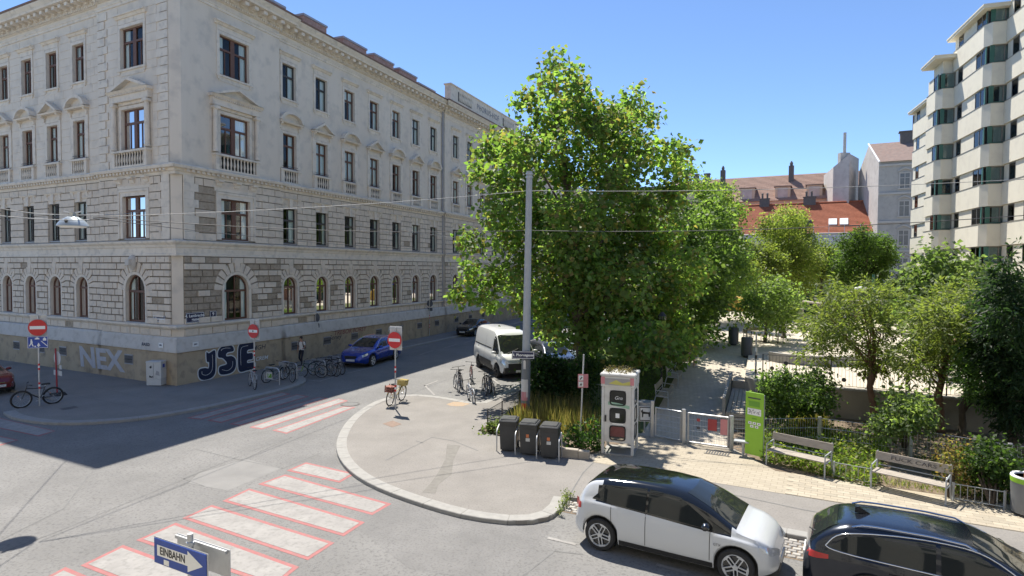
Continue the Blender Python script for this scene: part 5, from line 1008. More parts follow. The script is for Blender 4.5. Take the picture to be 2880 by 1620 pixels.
for (bx, by, sx, sy, ty, n, lb, extra) in ((112, 1142, 107, 921, 884, (.29, -.957), 'no entry sign above a blue home zone plate, at the left crossing', 'home'), (716, 1088, 713, 931, 898, (-.39, -.92), 'no entry sign with dark sticker, behind the bike stands at the building corner', 'dot'), (1112, 1150, 1103, 956, 918, (-.39, -.92), 'no entry sign with the yellow bicycle leaning at its pole', '')):
    b = G(bx, by); t = thing('no_entry_sign', lb, 'road sign', b, rzn(n)); zc = P(sx, sy, b.y).z; zt = P(sx, ty, b.y).z; pole_at(t, zt-.05); no_entry(t, zc)
    bw = MB(); bw.bbox(-.30, .30, .03, .05, zc-.42, zt, .01); bw.build('rear_board', m_back, t); MB().box(-.26, .26, .015, .035, zt-.10, zt-.07).build('clamp_rail', m_galv, t)
    if extra == 'dot': MB().box(-.035, .035, -.078, -.074, zc-.035, zc+.035).build('sticker', m_blk, t)
    if extra == 'home':
        zz = P(107, 962, b.y).z; MB().bbox(-.36, .36, -.07, -.05, zz-.24, zz+.24, .004).build('home_zone_plate', m_sblue, t)
        fr = MB()
        for (a, c, d, e) in ((-.35, .35, .22, .232), (-.35, .35, -.232, -.22), (-.35, -.338, -.22, .22), (.338, .35, -.22, .22)): fr.box(a, c, -.073, -.07, zz+d, zz+e)
        fr.build('plate_border', m_swhite, t)
        pc = MB(); pc.lathe([(.028, -.001), (.028, .001)], 12, c=(-.22, -.074, zz+.10), mat=Matrix.Rotation(R_(90), 4, 'X')); pc.prism([(-.25, zz+.07), (-.19, zz+.07), (-.17, zz-.02), (-.19, zz-.02), (-.14, zz-.17), (-.18, zz-.17), (-.22, zz-.06), (-.28, zz-.17), (-.31, zz-.15), (-.25, zz-.03)], -.075, -.072); pc.build('walker_symbol', m_swhite, t)
        pc = MB(); pc.lathe([(.02, -.001), (.02, .001)], 12, c=(.03, -.074, zz-.05), mat=Matrix.Rotation(R_(90), 4, 'X')); pc.prism([(.0, zz-.07), (.06, zz-.07), (.09, zz-.16), (.05, zz-.15), (.04, zz-.2), (.02, zz-.2), (.0, zz-.15), (-.03, zz-.16)], -.075, -.072); pc.lathe([(.03, -.001), (.03, .001)], 12, c=(-.09, -.074, zz-.17), mat=Matrix.Rotation(R_(90), 4, 'X')); pc.build('child_symbol', m_swhite, t)
        MB().prism([(-.10, zz+.12), (.06, zz+.12), (.06, zz+.16), (.03, zz+.17), (.01, zz+.20), (-.05, zz+.20), (-.07, zz+.17), (-.10, zz+.16)], -.075, -.072).build('car_symbol', m_swhite, t); MB().prism([(.18, zz+.06), (.30, zz+.06), (.30, zz+.14), (.24, zz+.20), (.18, zz+.14)], -.075, -.072).build('house_symbol', m_swhite, t); MB().prism([(.10, zz+.05), (.14, zz+.05), (.33, zz-.14), (.33, zz-.18)], -.075, -.072).build('kerb_symbol', m_swhite, t)
b = G(161, 1110); t = thing('temporary_sign', 'back of a round sign with two plates on a portable red pole', 'road sign', b, rzn((.5, .86))); zc = P(149, 1008, b.y).z; MB().tube([(0, 0, 0), (.08, 0, zc+.45)], .035, 8).build('pole', m_rpole, t); MB().lathe([(.31, -.006), (.31, .006)], 28, mat=Matrix.Rotation(R_(90), 4, 'X')).build('disc_back', m_back, t, loc=(.07, -.06, zc)); MB().bbox(-.32, .42, -.07, -.05, zc-.78, zc-.56, .004).build('plate', m_back, t); MB().bbox(-.30, -.12, -.07, -.05, zc-.48, zc-.30, .004).build('small_plate', m_back, t); MB().prism([(-.45, 0), (.25, 0), (.1, .10), (-.2, .12)], -.22, .22).build('foot', m_rubber, t)
for (bx, by, ty, lb) in ((888, 1006, 878, 'slim sign pole with a small dark sign seen from behind, beside the walking person'), (1208, 945, 842, 'slim sign pole with a dark sign further along the side street')):
    b = G(bx, by); t = thing('sign_pole', lb, 'road sign', b, rzn((.39, .92))); zt = P(bx, ty, b.y).z; pole_at(t, zt); MB().lathe([(.30, -.006), (.30, .006)], 24, mat=Matrix.Rotation(R_(90), 4, 'X')).build('disc_back', M('sign_back_dark', (.10, .11, .13), (.14, .15, .17), 4, .6), t, loc=(0, -.05, zt-.35)); MB().box(-.26, .26, -.06, -.045, zt-.98, zt-.72).build('plate_back', M('sign_back_dark', (.1, .11, .13)), t)
# one-way sign close below the lens
b = Vector((-4.04, 7.28, 0)); t = thing('one_way_sign', 'blue one way sign reading EINBAHN close below, with white arrow', 'road sign', b, RZU); zt = 2.39
MB().tube([(0.05, .10, 0), (.05, .10, zt+.12)], .035, 12).build('pole', m_galv, t, smooth=40); MB().bbox(-.50, .50, -.012, 0, zt-.31, zt, .004).build('plate', m_sblue, t); MB().bbox(-.52, .52, .001, .006, zt-.325, zt+.012, .004).build('plate_rim', m_back, t)
MB().prism([(-.435, zt-.21), (.16, zt-.21), (.16, zt-.285), (.44, zt-.155), (.16, zt-.025), (.16, zt-.075), (-.435, zt-.075)], -.0145, -.0125).build('arrow', m_swhite, t); OB('lettering', textmesh('EINBAHN', .135, m_blk, extrude=.001, offset=.002, sx=.86), t, (-.13, -.017, zt-.143)); MB().box(-.30, -.20, -.016, -.0125, zt-.30, zt-.235).build('sticker', m_swhite, t)
MB().bbox(-.36, .64, .20, .215, zt-.34, zt+.0, .004).build('rear_plate', m_galv, t); MB().box(-.36, .60, .17, .20, zt-.05, zt-.01).build('rail', m_galv, t); MB().lathe([(.05, zt-.02), (.05, zt+.02), (.02, zt+.03)], 12, c=(.05, .10, 0)).build('clamp', m_galv, t)
# utility cabinet
b = G(441, 1083); t = thing('utility_cabinet', 'light grey utility cabinet with stickers standing before the corner plinth', 'cabinet', b, RZU+.45); MB().bbox(-.36, .36, -.24, .24, .03, .34, .01).build('base', m_back, t); MB().bbox(-.37, .37, -.25, .25, .35, 1.13, .015).build('box', m_booth, t); MB().bbox(-.39, .39, -.27, .27, 1.13, 1.20, .03).build('lid', m_back, t); MB().box(-.004, .004, -.256, -.25, .38, 1.1).build('door_gap', m_blk, t)
st = MB(); st.prism([(-.20, .93), (-.1, 1.0), (-.08, .88), (-.16, .85)], -.255, -.251); st.prism([(-.22, .42), (-.05, .40), (-.02, .50), (-.10, .46), (-.2, .52)], -.255, -.251); st.build('black_drawing', m_blk, t); MB().box(.371, .374, -.12, .05, .88, 1.06).build('blue_sticker', m_sblue, t); MB().prism([(.10, .55), (.30, .5), (.28, .7), (.15, .75)], -.255, -.251).build('grey_drawing', m_zinc, t)
# bike stands
def hoop(pa, pb, lb, h=.82, plate_=False):
    c = (pa+pb)/2; d = pb-pa; L = d.length; t = thing('bike_stand', lb, 'bike stand', c, math.atan2(d.y, d.x), 'hoop bike stands along the kerb'); r = min(.22, L/2.5); pts = [(-L/2, 0, 0), (-L/2, 0, h-r)]+[(-L/2+r-r*math.cos(a), 0, h-r+r*math.sin(a)) for a in np.linspace(.3, 1.57, 5)]+[(L/2-r+r*math.sin(a), 0, h-r+r*math.cos(a)) for a in np.linspace(0, 1.27, 5)]+[(L/2, 0, h-r), (L/2, 0, 0)]
    MB().tube(pts, .028, 8).build('hoop', m_galv, t, smooth=40)
    if plate_: MB().tube([(-L/2, 0, .22), (L/2, 0, .22)], .018, 6).build('crossbar', m_galv, t); MB().box(-L*.4, L*.02, -.012, .012, .24, .58).build('sign_plate', m_booth, t); MB().box(-L*.27, L*.0, -.016, -.012, .30, .50).build('green_square', m_lime2, t); OB('lettering', textmesh('P', .26, m_swhite, extrude=.001), t, (-L*.17, -.02, .41))
hoop(G(744, 1077), G(786, 1083), 'hoop bike stand with a small P sign at the kerb corner', plate_=True); hoop(G(792, 1059), G(835, 1066), 'second hoop bike stand from the corner, next to the P sign'); hoop(G(873, 1050, RD), G(915, 1057, RD), 'third hoop bike stand, beside the bike with green fork'); hoop(G(921, 1038, RD), G(956, 1045, RD), 'last hoop bike stand, nearest the blue car')
# lamp pole with street name
b = G(1477, 1180); t = thing('cable_pole', 'tall grey steel pole carrying overhead cables, with posters on its foot', 'pole', b); zt = P(1489, 482, b.y).z; tp = P(1489, 482, b.y)-b
MB().tube([(0, 0, 0), tp*.3, tp*.6, tp], [.17, .155, .135, .115], 10).build('shaft', m_pole, t, smooth=40); MB().tube([(0, 0, 0), tp*.27], [.185, .172], 10).build('lower_sleeve', M('pole_dark_paint', (.13, .145, .15), (.18, .19, .2), 3, .55), t, smooth=40)
for z0 in (zt-.25, zt-.12): MB().lathe([(.15, z0), (.15, z0+.05)], 12, c=(tp.x*z0/zt, tp.y*z0/zt, 0)).build('clamp', m_galv, t)
for (px, py, pw, ph, mt, nm) in ((1467, 1025, .10, .30, m_booth, 'sticker'), (1466, 1090, .30, .68, m_booth, 'poster'), (1466, 1112, .26, .34, m_pink, 'poster'), (1464, 1147, .22, .42, m_sred, 'poster'), (1465, 1015, .06, .08, m_swhite, 'sticker')):
    q = P(px, py, b.y)-b; zq = q.z; cx = tp.x*zq/zt; n_ = 5; vs = []
    for i in range(n_+1):
        a = -pw/.19/2+pw/.19*i/n_-.35; vs += [(cx+.19*math.sin(a), -.19*math.cos(a), zq-ph/2), (cx+.19*math.sin(a), -.19*math.cos(a), zq+ph/2)]
    MB().add(vs, [(2*i, 2*i+2, 2*i+3, 2*i+1) for i in range(n_)]).build(nm, mt, t)
ns = P(1471, 996, b.y); o = thing('street_sign', 'dark blue street name plate Phorusgasse fixed to the cable pole', 'street sign', (ns.x, ns.y-.24, ns.z), R_(-4)); plate(o, .86, .30, ['4. Phorusgasse'], .135)
# cables and hanging lamp
lp = Vector((-11.75, 16.3, 6.95)); lampc = P(205, 632, 16.3)
m_cabl = M('cable_light', (.34, .34, .33), (.42, .42, .41), 5, .6)
def cable(name, lb, a, b, r=.012, sag=.25, mat=None):
    pts = []
    for i in range(25): s = i/24; p = a.lerp(b, s); pts.append(p-Vector((0, 0, 4*sag*s*(1-s))))
    return tag(MB().tube(pts, r, 6).build(name, mat or m_cabl, smooth=True), lb, 'cable')
node = P(262, 610, 16.5); top1 = P(1487, 536, 23.3); top2 = P(1484, 648, 23.3); node2 = P(150, 603, 16.2)
m_cabd = M('cable_dark', (.06, .06, .062), (.1, .1, .1), 5, .6)
cable('overhead_cable', 'light cable from the hanging lamp to the top of the pole', node, top1, .010, .12); cable('overhead_cable', 'upper light cable from the pole towards the apartment block', top1, P(2880, 504, 20), .010, .15); cable('overhead_cable', 'dark lower cable running right from the pole across the trees', top2, P(2880, 606, 18), .012, .2, m_cabd); cable('overhead_cable', 'dark lower cable from the lamp knot to the pole', node, top2, .010, .2, m_cabd)
cable('overhead_cable', 'light cable from the left picture edge down to the lamp knot', P(-60, 572, 12), node2, .010, .05); cable('overhead_cable', 'lower light cable from the left picture edge to the lamp', P(-60, 600, 12.5), P(250, 618, 16.4), .011, .05); cable('overhead_cable', 'dark cable sagging from the lamp knot towards the street facade', P(262, 614, 16.5), P(1345, 700, 42), .010, .3, m_cabd); cable('overhead_cable', 'thin light cable from the lamp knot over the corner window', node2, P(420, 592, 33), .010, .1)
cable('overhead_cable', 'thin light span wire in front of the side street facade', P(1150, 650, 40), P(1420, 680, 42), .011, .1)
t = thing('hanging_street_lamp', 'shallow dome street lamp hanging from the cables at the left', 'street lamp', lampc); MB().lathe([(.03, .23), (.12, .215), (.26, .13), (.34, .03), (.37, -.03), (.36, -.05)], 28).build('shade', M('lamp_dome', (.36, .41, .44), (.44, .49, .52), 4, .3, metal=.3), t, smooth=40); MB().lathe([(.33, -.05), (.28, -.075), (.0, -.09)], 24).build('lens', m_swhite, t, smooth=40); MB().box(-.05, .05, -.06, .06, .22, .34).build('ballast', m_galv, t); MB().tube([(-.25, 0, .36), (0, 0, .30), (.25, 0, .36)], .018, 6).build('hanger', m_galv, t); MB().lathe([(.03, .05), (.05, .02), (.02, -.05)], 8, c=(.06, -.33, .08)).build('catch', m_blk, t)
# wheelie bins with steel frames
def bin_proto(t):
    MB().prism([(-.24, .06), (.24, .06), (.28, .95), (-.28, .95)], -.30, .26).build('body', m_bin, t); MB().box(-.22, .22, -.305, -.298, .80, .86).build('rim_band', m_blk, t); l = MB(); l.bbox(-.30, .30, -.36, .30, .95, 1.0, .03); l.bbox(-.24, .24, -.28, .22, 1.0, 1.035, .02); l.build('lid', m_bin, t, smooth=30); MB().tube([(-.24, .30, .93), (-.24, .40, .95), (.24, .40, .95), (.24, .30, .93)], .018, 7).build('handle', m_bin, t)
    for sx in (-1, 1): w_ = MB().lathe([(.10, -.03), (.10, .03)], 14, mat=Matrix.Rotation(R_(90), 4, 'Y')).build('wheel', m_rubber, t, loc=(sx*.26, .24, .10))
def hoopf(p, rz_, lb):
    t = thing('bin_frame', lb, 'bin frame', p, rz_, 'steel frames holding the bins'); MB().tube([(0, -.28, 0), (0, -.28, .62), (0, -.22, .68), (0, .12, .80), (0, .18, .76), (0, .24, 0)], .02, 7).build('hoop', m_galv, t, smooth=40)
rb = R_(-14)
for i, (px, py, lb, stk) in enumerate(((1432, 1270, 'dark wheelie bin at the pole, first of three, with sunlit lid', 0), (1491, 1281, 'middle one of the three wheelie bins with orange sticker', 1), (1550, 1291, 'wheelie bin nearest the phone booth with orange sticker', 1))):
    b = G(px, py)+Vector((0, .28, 0)); t = thing('wheelie_bin', lb, 'bin', b, rb+(.1 if i == 0 else 0), 'wheelie bins in a row'); bin_proto(t)
    if stk: MB().box(-.06, .03, -.306, -.302, .56, .66).build('orange_sticker', m_orange, t); MB().box(-.07, .06, -.306, -.302, .44, .54).build('white_sticker', m_back, t)
for px, py, lb in ((1403, 1268, 'steel hoop frame left of the first wheelie bin'), (1455, 1280, 'steel hoop frame between the first and second bin'), (1515, 1290, 'steel hoop frame between the second and third bin'), (1578, 1300, 'steel hoop frame right of the third bin')): hoopf(G(px, py)+Vector((0, .25, 0)), rb, lb)
b = G(1625, 1288); t = thing('timber_edging', 'low timber sleeper edging between the bins and the booth', 'edging', b, R_(-18)); MB().bbox(-.72, .02, -.09, .09, 0, .27, .015).build('sleeper', m_wood, t); MB().bbox(.03, .36, -.09, .09, 0, .25, .015).build('sleeper', m_wood, t)
# red sign on a white pole
b = G(1632, 1236); t = thing('red_park_sign', 'small red park sign with pictograms on a slim white pole', 'sign', b, R_(4)); tp_ = P(1642, 997, b.y)-b; MB().tube([(0, 0, 0), tp_], .026, 9).build('pole', m_back, t, smooth=40); zc = P(1639, 1071, b.y).z; xo = tp_.x*zc/tp_.z
MB().bbox(xo-.17, xo+.18, -.045, -.03, zc-.23, zc+.23, .003).build('plate', m_pink, t); MB().box(xo-.15, xo+.01, -.05, -.046, zc+.02, zc+.19).build('pictogram', m_swhite, t); MB().box(xo-.15, xo+.01, -.05, -.046, zc-.19, zc-.02).build('pictogram', m_swhite, t); MB().prism([(xo-.12, zc+.06), (xo-.04, zc+.15), (xo-.02, zc+.12), (xo-.09, zc+.04)], -.053, -.0505).build('symbol', m_blk, t); MB().prism([(xo-.12, zc-.15), (xo-.06, zc-.06), (xo-.03, zc-.15)], -.053, -.0505).build('symbol', m_blk, t)
# phone booth
fa, fb = G(1690, 1277), G(1783, 1287); d = (fb-fa).normalized(); t = thing('phone_booth', 'old white phone booth with rounded black framed panes and plants on its roof', 'phone booth', (fa+fb)/2+Vector((-d.y, d.x, 0))*.46, math.atan2(d.y, d.x)); W = .46; HB = P(1736, 1085, fa.y).z
MB().bbox(-W-.03, W+.03, -W-.03, W+.03, 0, .06, .01).build('floor_plate', m_kerb, t)
for sx in (-1, 1):
    for sy in (-1, 1): MB().bbox(sx*W-.045 if sx < 0 else W-.045, sx*W+.045 if sx < 0 else W+.045, sy*W-.045, sy*W+.045, .06, HB, .02).build('corner_post', m_booth, t)
def booth_side(rz_):
    s = MB(); z0, z1 = .42, HB; hs = [(.52, .99), (1.10, 1.57), (1.68, 2.15)]; k = HB/2.28; hs = [(a*k, b_*k) for a, b_ in hs]
    # panel with three rounded openings: built from strips round the panes
    zz = z0
    for (a, b_) in hs: s.box(-W+.05, W-.05, -W-.02, -W+.01, zz, a); s.box(-W+.05, -.24, -W-.02, -W+.01, a, b_); s.box(.24, W-.05, -W-.02, -W+.01, a, b_); zz = b_
    s.box(-W+.05, W-.05, -W-.02, -W+.01, zz, z1)
    q = s.build('side_panel', m_booth, t, rz=rz_)
    for (a, b_) in hs:
        cx, cz = 0, (a+b_)/2; hw, hh = .255, (b_-a)/2+.012; r = .10
        ro = [(cx+sx*(hw-r)+r*math.cos(an), cz+sz*(hh-r)+r*math.sin(an)) for sx, sz, a0 in ((1, 1, 0), (-1, 1, 90), (-1, -1, 180), (1, -1, 270)) for an in [R_(a0+j*22.5) for j in range(5)]]; ri = [(cx+(x-cx)*.86, cz+(z-cz)*.86) for x, z in ro]; n = len(ro); g_ = MB()
        g_.add([(x, -W-.035, z) for x, z in ro]+[(x, -W-.03, z) for x, z in ri]+[(x, -W-.02, z) for x, z in ro], [(i, (i+1) % n, (i+1) % n+n, i+n) for i in range(n)]+[(i+2*n, (i+1) % n+2*n, (i+1) % n, i) for i in range(n)]); g_.build('pane_gasket', m_rubber, q); p_ = MB(); p_.add([(x, -W-.022, z) for x, z in ri], [tuple(range(n))]); p_.build('pane', m_bglass, q)
    return q, hs
qf, hs = booth_side(0); booth_side(R_(90)); booth_side(R_(180)); booth_side(R_(-90))
MB().box(-W+.05, W-.05, -W+.2, W-.06, .5, HB-.1).build('interior', m_dark, t); MB().box(-.36, .36, -.30, -.29, .55, .95).build('inside_books', m_maroon, t)
hd_ = MB(); hd_.bbox(-W-.06, W+.06, -W-.06, W+.06, HB, HB+.34, .03); hd_.build('header', m_booth, t); MB().box(-W+.06, W-.02, -W-.07, -W-.06, HB+.05, HB+.26).build('header_graffiti', m_zinc, t); MB().prism([(-.28, HB+.10), (-.05, HB+.22), (.15, HB+.13), (.38, HB+.20), (.38, HB+.08), (.1, HB+.06)], -W-.074, -W-.071).build('graffiti_swirl', M('graffiti_yellow', (.5, .46, .1), (.56, .52, .15), 5, .7), t)
for x0 in (-W-.03, W-.05): MB().box(x0-.03, x0+.09, -W-.078, -W-.0705, HB+.08, HB+.30).build('pink_panel', m_pink, t)
MB().bbox(-W-.09, W+.09, -W-.09, W+.09, HB+.34, HB+.42, .03).build('roof_rim', m_booth, t)
for nm, (x0, x1, zc, hh, mt) in {'green_paint': (-.38, .36, hs[0][1]+.0, .0, m_lime2)}.items(): MB().prism([(-.30, hs[1][1]+.10), (.2, hs[1][1]+.03), (.36, hs[1][1]+.0), (.36, hs[1][1]+.10), (.0, hs[1][1]+.17), (-.30, hs[1][1]+.20)], -W-.024, -W-.0205).build(nm, M('faded_green', (.25, .42, .30), (.32, .48, .36), 5, .8), t)
OB('graffiti_tag', textmesh('Gna', .15, m_grw, shear=.3), t, (.02, -W-.037, (hs[2][0]+hs[2][1])/2)); MB().box(-.16, .18, -W-.0245, -W-.0205, hs[0][1]+.045, hs[0][1]+.11).build('label_strip', m_swhite, t); MB().box(-.06, .06, -W-.038, -W-.036, (hs[1][0]+hs[1][1])/2-.07, (hs[1][0]+hs[1][1])/2+.07).build('notice', m_swhite, t); MB().box(-.40, -.35, -W-.05, -W-.02, 1.05, 1.25).build('door_handle', m_blk, t)
vs_, cs_ = leaves([(Vector((x, y, HB+.40)), .15) for x in (-.3, 0, .3) for y in (-.3, 0, .3)], 2.5, .07, [(.07, .055, .035), (.06, .06, .03), (.10, .075, .05)], twig=.05, per=6, aspect=.35); leafmesh('roof_plants', vs_, cs_, m_leaf, t)
# bin with dog sign behind the booth
b = G(1812, 1215); t = thing('dog_sign_bin', 'grey litter bin with a no dogs sign beside the booth', 'bin', b, R_(-8)); MB().lathe([(.20, .55), (.24, .60), (.25, 1.05), (.26, 1.1)], 18).build('drum', m_galv, t, smooth=40); MB().lathe([(.24, 1.08), (.0, 1.06)], 18).build('opening', m_dark, t); MB().tube([(0, 0, 0), (0, 0, .6)], .035, 8).build('post', m_galv, t); MB().box(-.22, .28, -.29, -.275, .45, .98).build('sign_board', m_swhite, t); MB().prism([(-.15, .82), (-.08, .88), (-.08, .80), (.14, .78), (.18, .84), (.16, .62), (.12, .62), (.11, .72), (-.06, .72), (-.07, .60), (-.11, .60), (-.11, .74)], -.295, -.291).build('dog_symbol', m_blk, t); fr = MB()
for (a, c, dd, e) in ((-.20, .26, .93, .96), (-.20, .26, .47, .50), (-.20, -.17, .5, .93), (.23, .26, .5, .93)): fr.box(a, c, -.295, -.291, dd, e)
fr.build('sign_border', m_blk, t)
# ---- park gate
def meshpanel(t, a, b, z0, z1, dx=.07, rails=3, nm='mesh', r=.006, mat=None):
    mb = MB(); L = (b-a).length; d = (b-a)/L; n = int(L/dx)
    for i in range(1, n): p = a+d*(L*i/n); mb.tube([(p.x, p.y, z0), (p.x, p.y, z1)], r, 4, caps=False)
    for k in range(rails): z = z0+(z1-z0)*k/(rails-1); mb.tube([(a.x, a.y, z), (b.x, b.y, z)], r*1.6, 5, caps=False)
    return mb.build(nm, mat or m_galv, t)
g0, g1, g2 = G(1833, 1228), G(1922, 1247), G(2056, 1266); t = thing('park_gate', 'double leaf galvanised wire gate across the park path', 'gate', g0)
for p, h in ((g0, 1.26), (g1, 1.15), (g2, 1.12)): MB().bbox(-.06, .06, -.06, .06, 0, h, .01).build('post', m_galv, t, loc=p-g0)
for a, b_, nm in ((g0, g1, 'leaf'), (g1, g2, 'leaf')):
    dd = (b_-a).normalized(); a_ = a+dd*.14-g0; c_ = b_-dd*.10-g0; lf = MB(); 
    for q in (a_, c_): lf.tube([(q.x, q.y, .06), (q.x, q.y, 1.05)], .028, 7)
    for z in (.08, 1.04): lf.tube([(a_.x, a_.y, z), (c_.x, c_.y, z)], .026, 7)
    lfo = lf.build('leaf_frame', m_galv, t, smooth=40); meshpanel(lfo, a_, c_, .10, 1.02, .05, 6, 'wire_mesh', .004)
    if b_ is g2:
        for (s0, s1, z0, z1, mt) in ((.62, .90, .55, .93, m_maroon), (1.0, 1.22, .46, .97, m_pink), (.28, .38, .80, .90, m_maroon), (.28, .38, .55, .62, m_gr_d)):
            k = (b_-a).length/1.9; q0 = a_+dd*s0*k*1.3; q1 = a_+dd*s1*k*1.3; nn_ = Vector((dd.y, -dd.x, 0))*.02; MB().add([(q0.x+nn_.x, q0.y+nn_.y, z0), (q1.x+nn_.x, q1.y+nn_.y, z0), (q1.x+nn_.x, q1.y+nn_.y, z1), (q0.x+nn_.x, q0.y+nn_.y, z1)], [(0, 1, 2, 3)]).build('poster', mt, lfo)
# ---- green information board
ia, ib = G(2096, 1284), G(2146, 1297); d = (ib-ia); L = d.length; t = thing('information_board', 'tall lime green information board at the park entrance', 'information board', (ia+ib)/2, math.atan2(d.y, d.x)); zt = P(2100, 1100, ia.y).z
for sx in (-1, 1): MB().bbox(sx*(L/2-.02)-.025, sx*(L/2-.02)+.025, .0, .05, 0, zt*.98, .005).build('post', m_galv, t)
MB().bbox(-L/2, L/2, -.035, .0, .12, zt, .004).build('panel', m_lime, t); MB().box(-L*.38, L*.38, -.039, -.036, zt*.66, zt*.76).build('map_print', m_swhite, t); MB().box(-L*.32, L*.30, -.039, -.036, zt*.79, zt*.87).build('text_block', m_lime2, t); MB().box(-L*.36, L*.34, -.039, -.036, zt*.905, zt*.925).build('heading', m_gr_d, t); MB().box(-L*.12, L*.14, -.039, -.036, zt*.60, zt*.62).build('caption', m_lime2, t)
mp = MB()
for i in range(26): x, z = random.uniform(-L*.34, L*.30), random.uniform(zt*.67, zt*.74); mp.box(x, x+L*.05, -.042, -.0395, z, z+zt*.012)
stuff(mp.build('map_lines', m_zinc, t))
for x, z in ((-.33, .555), (-.08, .555), (.17, .555), (-.22, .505), (.05, .505)): q = MB().box(x*L, (x+.19)*L, -.039, -.036, zt*(z-.035), zt*(z+.003)).build('pictogram_tile', m_swhite, t); MB().prism([((x+.05)*L, zt*(z-.025)), ((x+.14)*L, zt*(z-.02)), ((x+.10)*L, zt*(z-.006))], -.041, -.0395).build('pictogram', m_gr_d, q)
# ---- park benches in the street (metal frame, planks) facing the road
def bench(name, lb, a, b_, group, txt=None, back=True, mat=None):
    d = b_-a; L = d.length; t = thing(name, lb, 'bench', (a+b_)/2, math.atan2(d.y, d.x), group); mw = mat or m_wood
    for sx in (-1, 1):
        x = sx*(L/2-.02); MB().tube([(x, -.24, 0), (x, -.24, .42), (x, .24, .44), (x, .30, .92)], .022, 7).tube([(x, .26, .44), (x, .36, 0)], .022, 7).tube([(x, -.24, .42), (x, -.22, .64), (x, .24, .68)], .018, 7).build('leg', m_pole, t, smooth=40)
    for k in range(4): MB().bbox(-L/2+.02, L/2-.02, -.25+k*.125, -.14+k*.125, .445, .475, .006).build('seat_plank', mw, t)
    q = Matrix.Translation((0, .27, .78))@Matrix.Rotation(R_(-8), 4, 'X'); MB().bbox(-L/2-.02, L/2+.02, -.018, .018, -.10, .12, .006, 0, q).build('back_plank', mw, t); MB().tube([(-L/2, .25, .56), (L/2, .25, .56)], .012, 6).build('back_rail', m_pole, t)
    if txt: OB('graffiti', textmesh(txt, .14, m_gr_d, sx=1.4), t, (.02, .235, .79))
    return t
bench('street_bench', 'weathered wooden bench beside the green information board', G(2163, 1303), G(2330, 1343), 'benches along the promenade'); bench('street_bench', 'weathered wooden bench with scrawled words FUCK CARS on its back', G(2455, 1367), G(2668, 1417), 'benches along the promenade', 'FUCK CARS')
b = G(2085, 1282); t = thing('small_seat', 'small dark stool like seat left of the information board', 'seat', b, RZU); MB().box(-.22, .22, -.12, .12, .44, .48).build('seat', m_pole, t); MB().tube([(.05, 0, 0), (.05, 0, .44)], .04, 8).build('leg', m_pole, t)
# ---- fences of the planting bed
fpts = [g2+Vector((.12, 0, 0)), G(2304, 1262), G(2560, 1300), G(2838, 1352), K0+UU*15+VV*5.6]
t = thing('mesh_fence', 'waist high galvanised mesh fence behind the promenade benches', 'fence', fpts[0])
for i, (a, b_) in enumerate(zip(fpts, fpts[1:])):
    a_, c_ = a-fpts[0], b_-fpts[0]
    if i: MB().bbox(-.05, .05, -.03, .03, 0, 1.05, .006).build('post', m_galv, t, loc=a_)
    meshpanel(t, a_, c_, .08, 1.0, .08, 4, 'mesh_panel', .0045)
def hoop_fence(lb, pts, h=.45, dx=.14, nm='low_railing', mat=None, r=.008, z0=.08):
    t = thing(nm, lb, 'railing', pts[0])
    for a, b_ in zip(pts, pts[1:]):
        a_, c_ = a-pts[0], b_-pts[0]; meshpanel(t, a_, c_, z0+a_.z, h+a_.z, dx, 2, 'bars', r, mat or m_blk)
        for q in (a_, c_): MB().box(q.x-.02, q.x+.02, q.y-.02, q.y+.02, 0, h+.03).build('post', mat or m_blk, t)
hoop_fence('knee high iron railing between the two benches', [G(2345, 1345), G(2448, 1365)], mat=m_pole); hoop_fence('knee high iron railing right of the second bench', [G(2680, 1410), G(2825, 1435)], mat=m_pole); hoop_fence('dark iron railing along the garden bed left of the pole', [G(1371, 1212), G(1412, 1185), G(1462, 1150), G(1500, 1120)], .75, .10, 'garden_railing')
hoop_fence('mesh railing behind the dry grass and the hedge', [G(1530, 1132), G(1620, 1142), G(1700, 1150)], 1.0, .08, 'garden_railing', m_pole, .005)
# ---- round litter bin at the right edge
b = G(2893, 1450); t = thing('round_litter_bin', 'large grey round litter bin with lime green band at the right edge', 'bin', b); MB().lathe([(.0, .06), (.30, .06), (.34, .08), (.36, .80)], 26).build('drum', M('bin_grey_metal', (.16, .165, .17), (.21, .215, .22), 3, .5, metal=.2), t, smooth=40); MB().lathe([(.365, .80), (.372, .92)], 26).build('lime_band', m_lime, t, smooth=40); MB().lathe([(.372, .92), (.36, .96), (.30, .95), (.28, .90), (.0, .88)], 26).build('rim', m_swhite, t, smooth=40); MB().lathe([(.2, 0), (.2, .07)], 16).build('foot', m_dark, t)
o = tag(MB().lathe([(.035, 0), (.037, .14), (.03, .17), (.014, .20), (.014, .25)], 12).build('bottle', m_orange, loc=b+Vector((-.14, -.05, .88)), smooth=40), 'small orange bottle sticking out of the round litter bin', 'bottle')
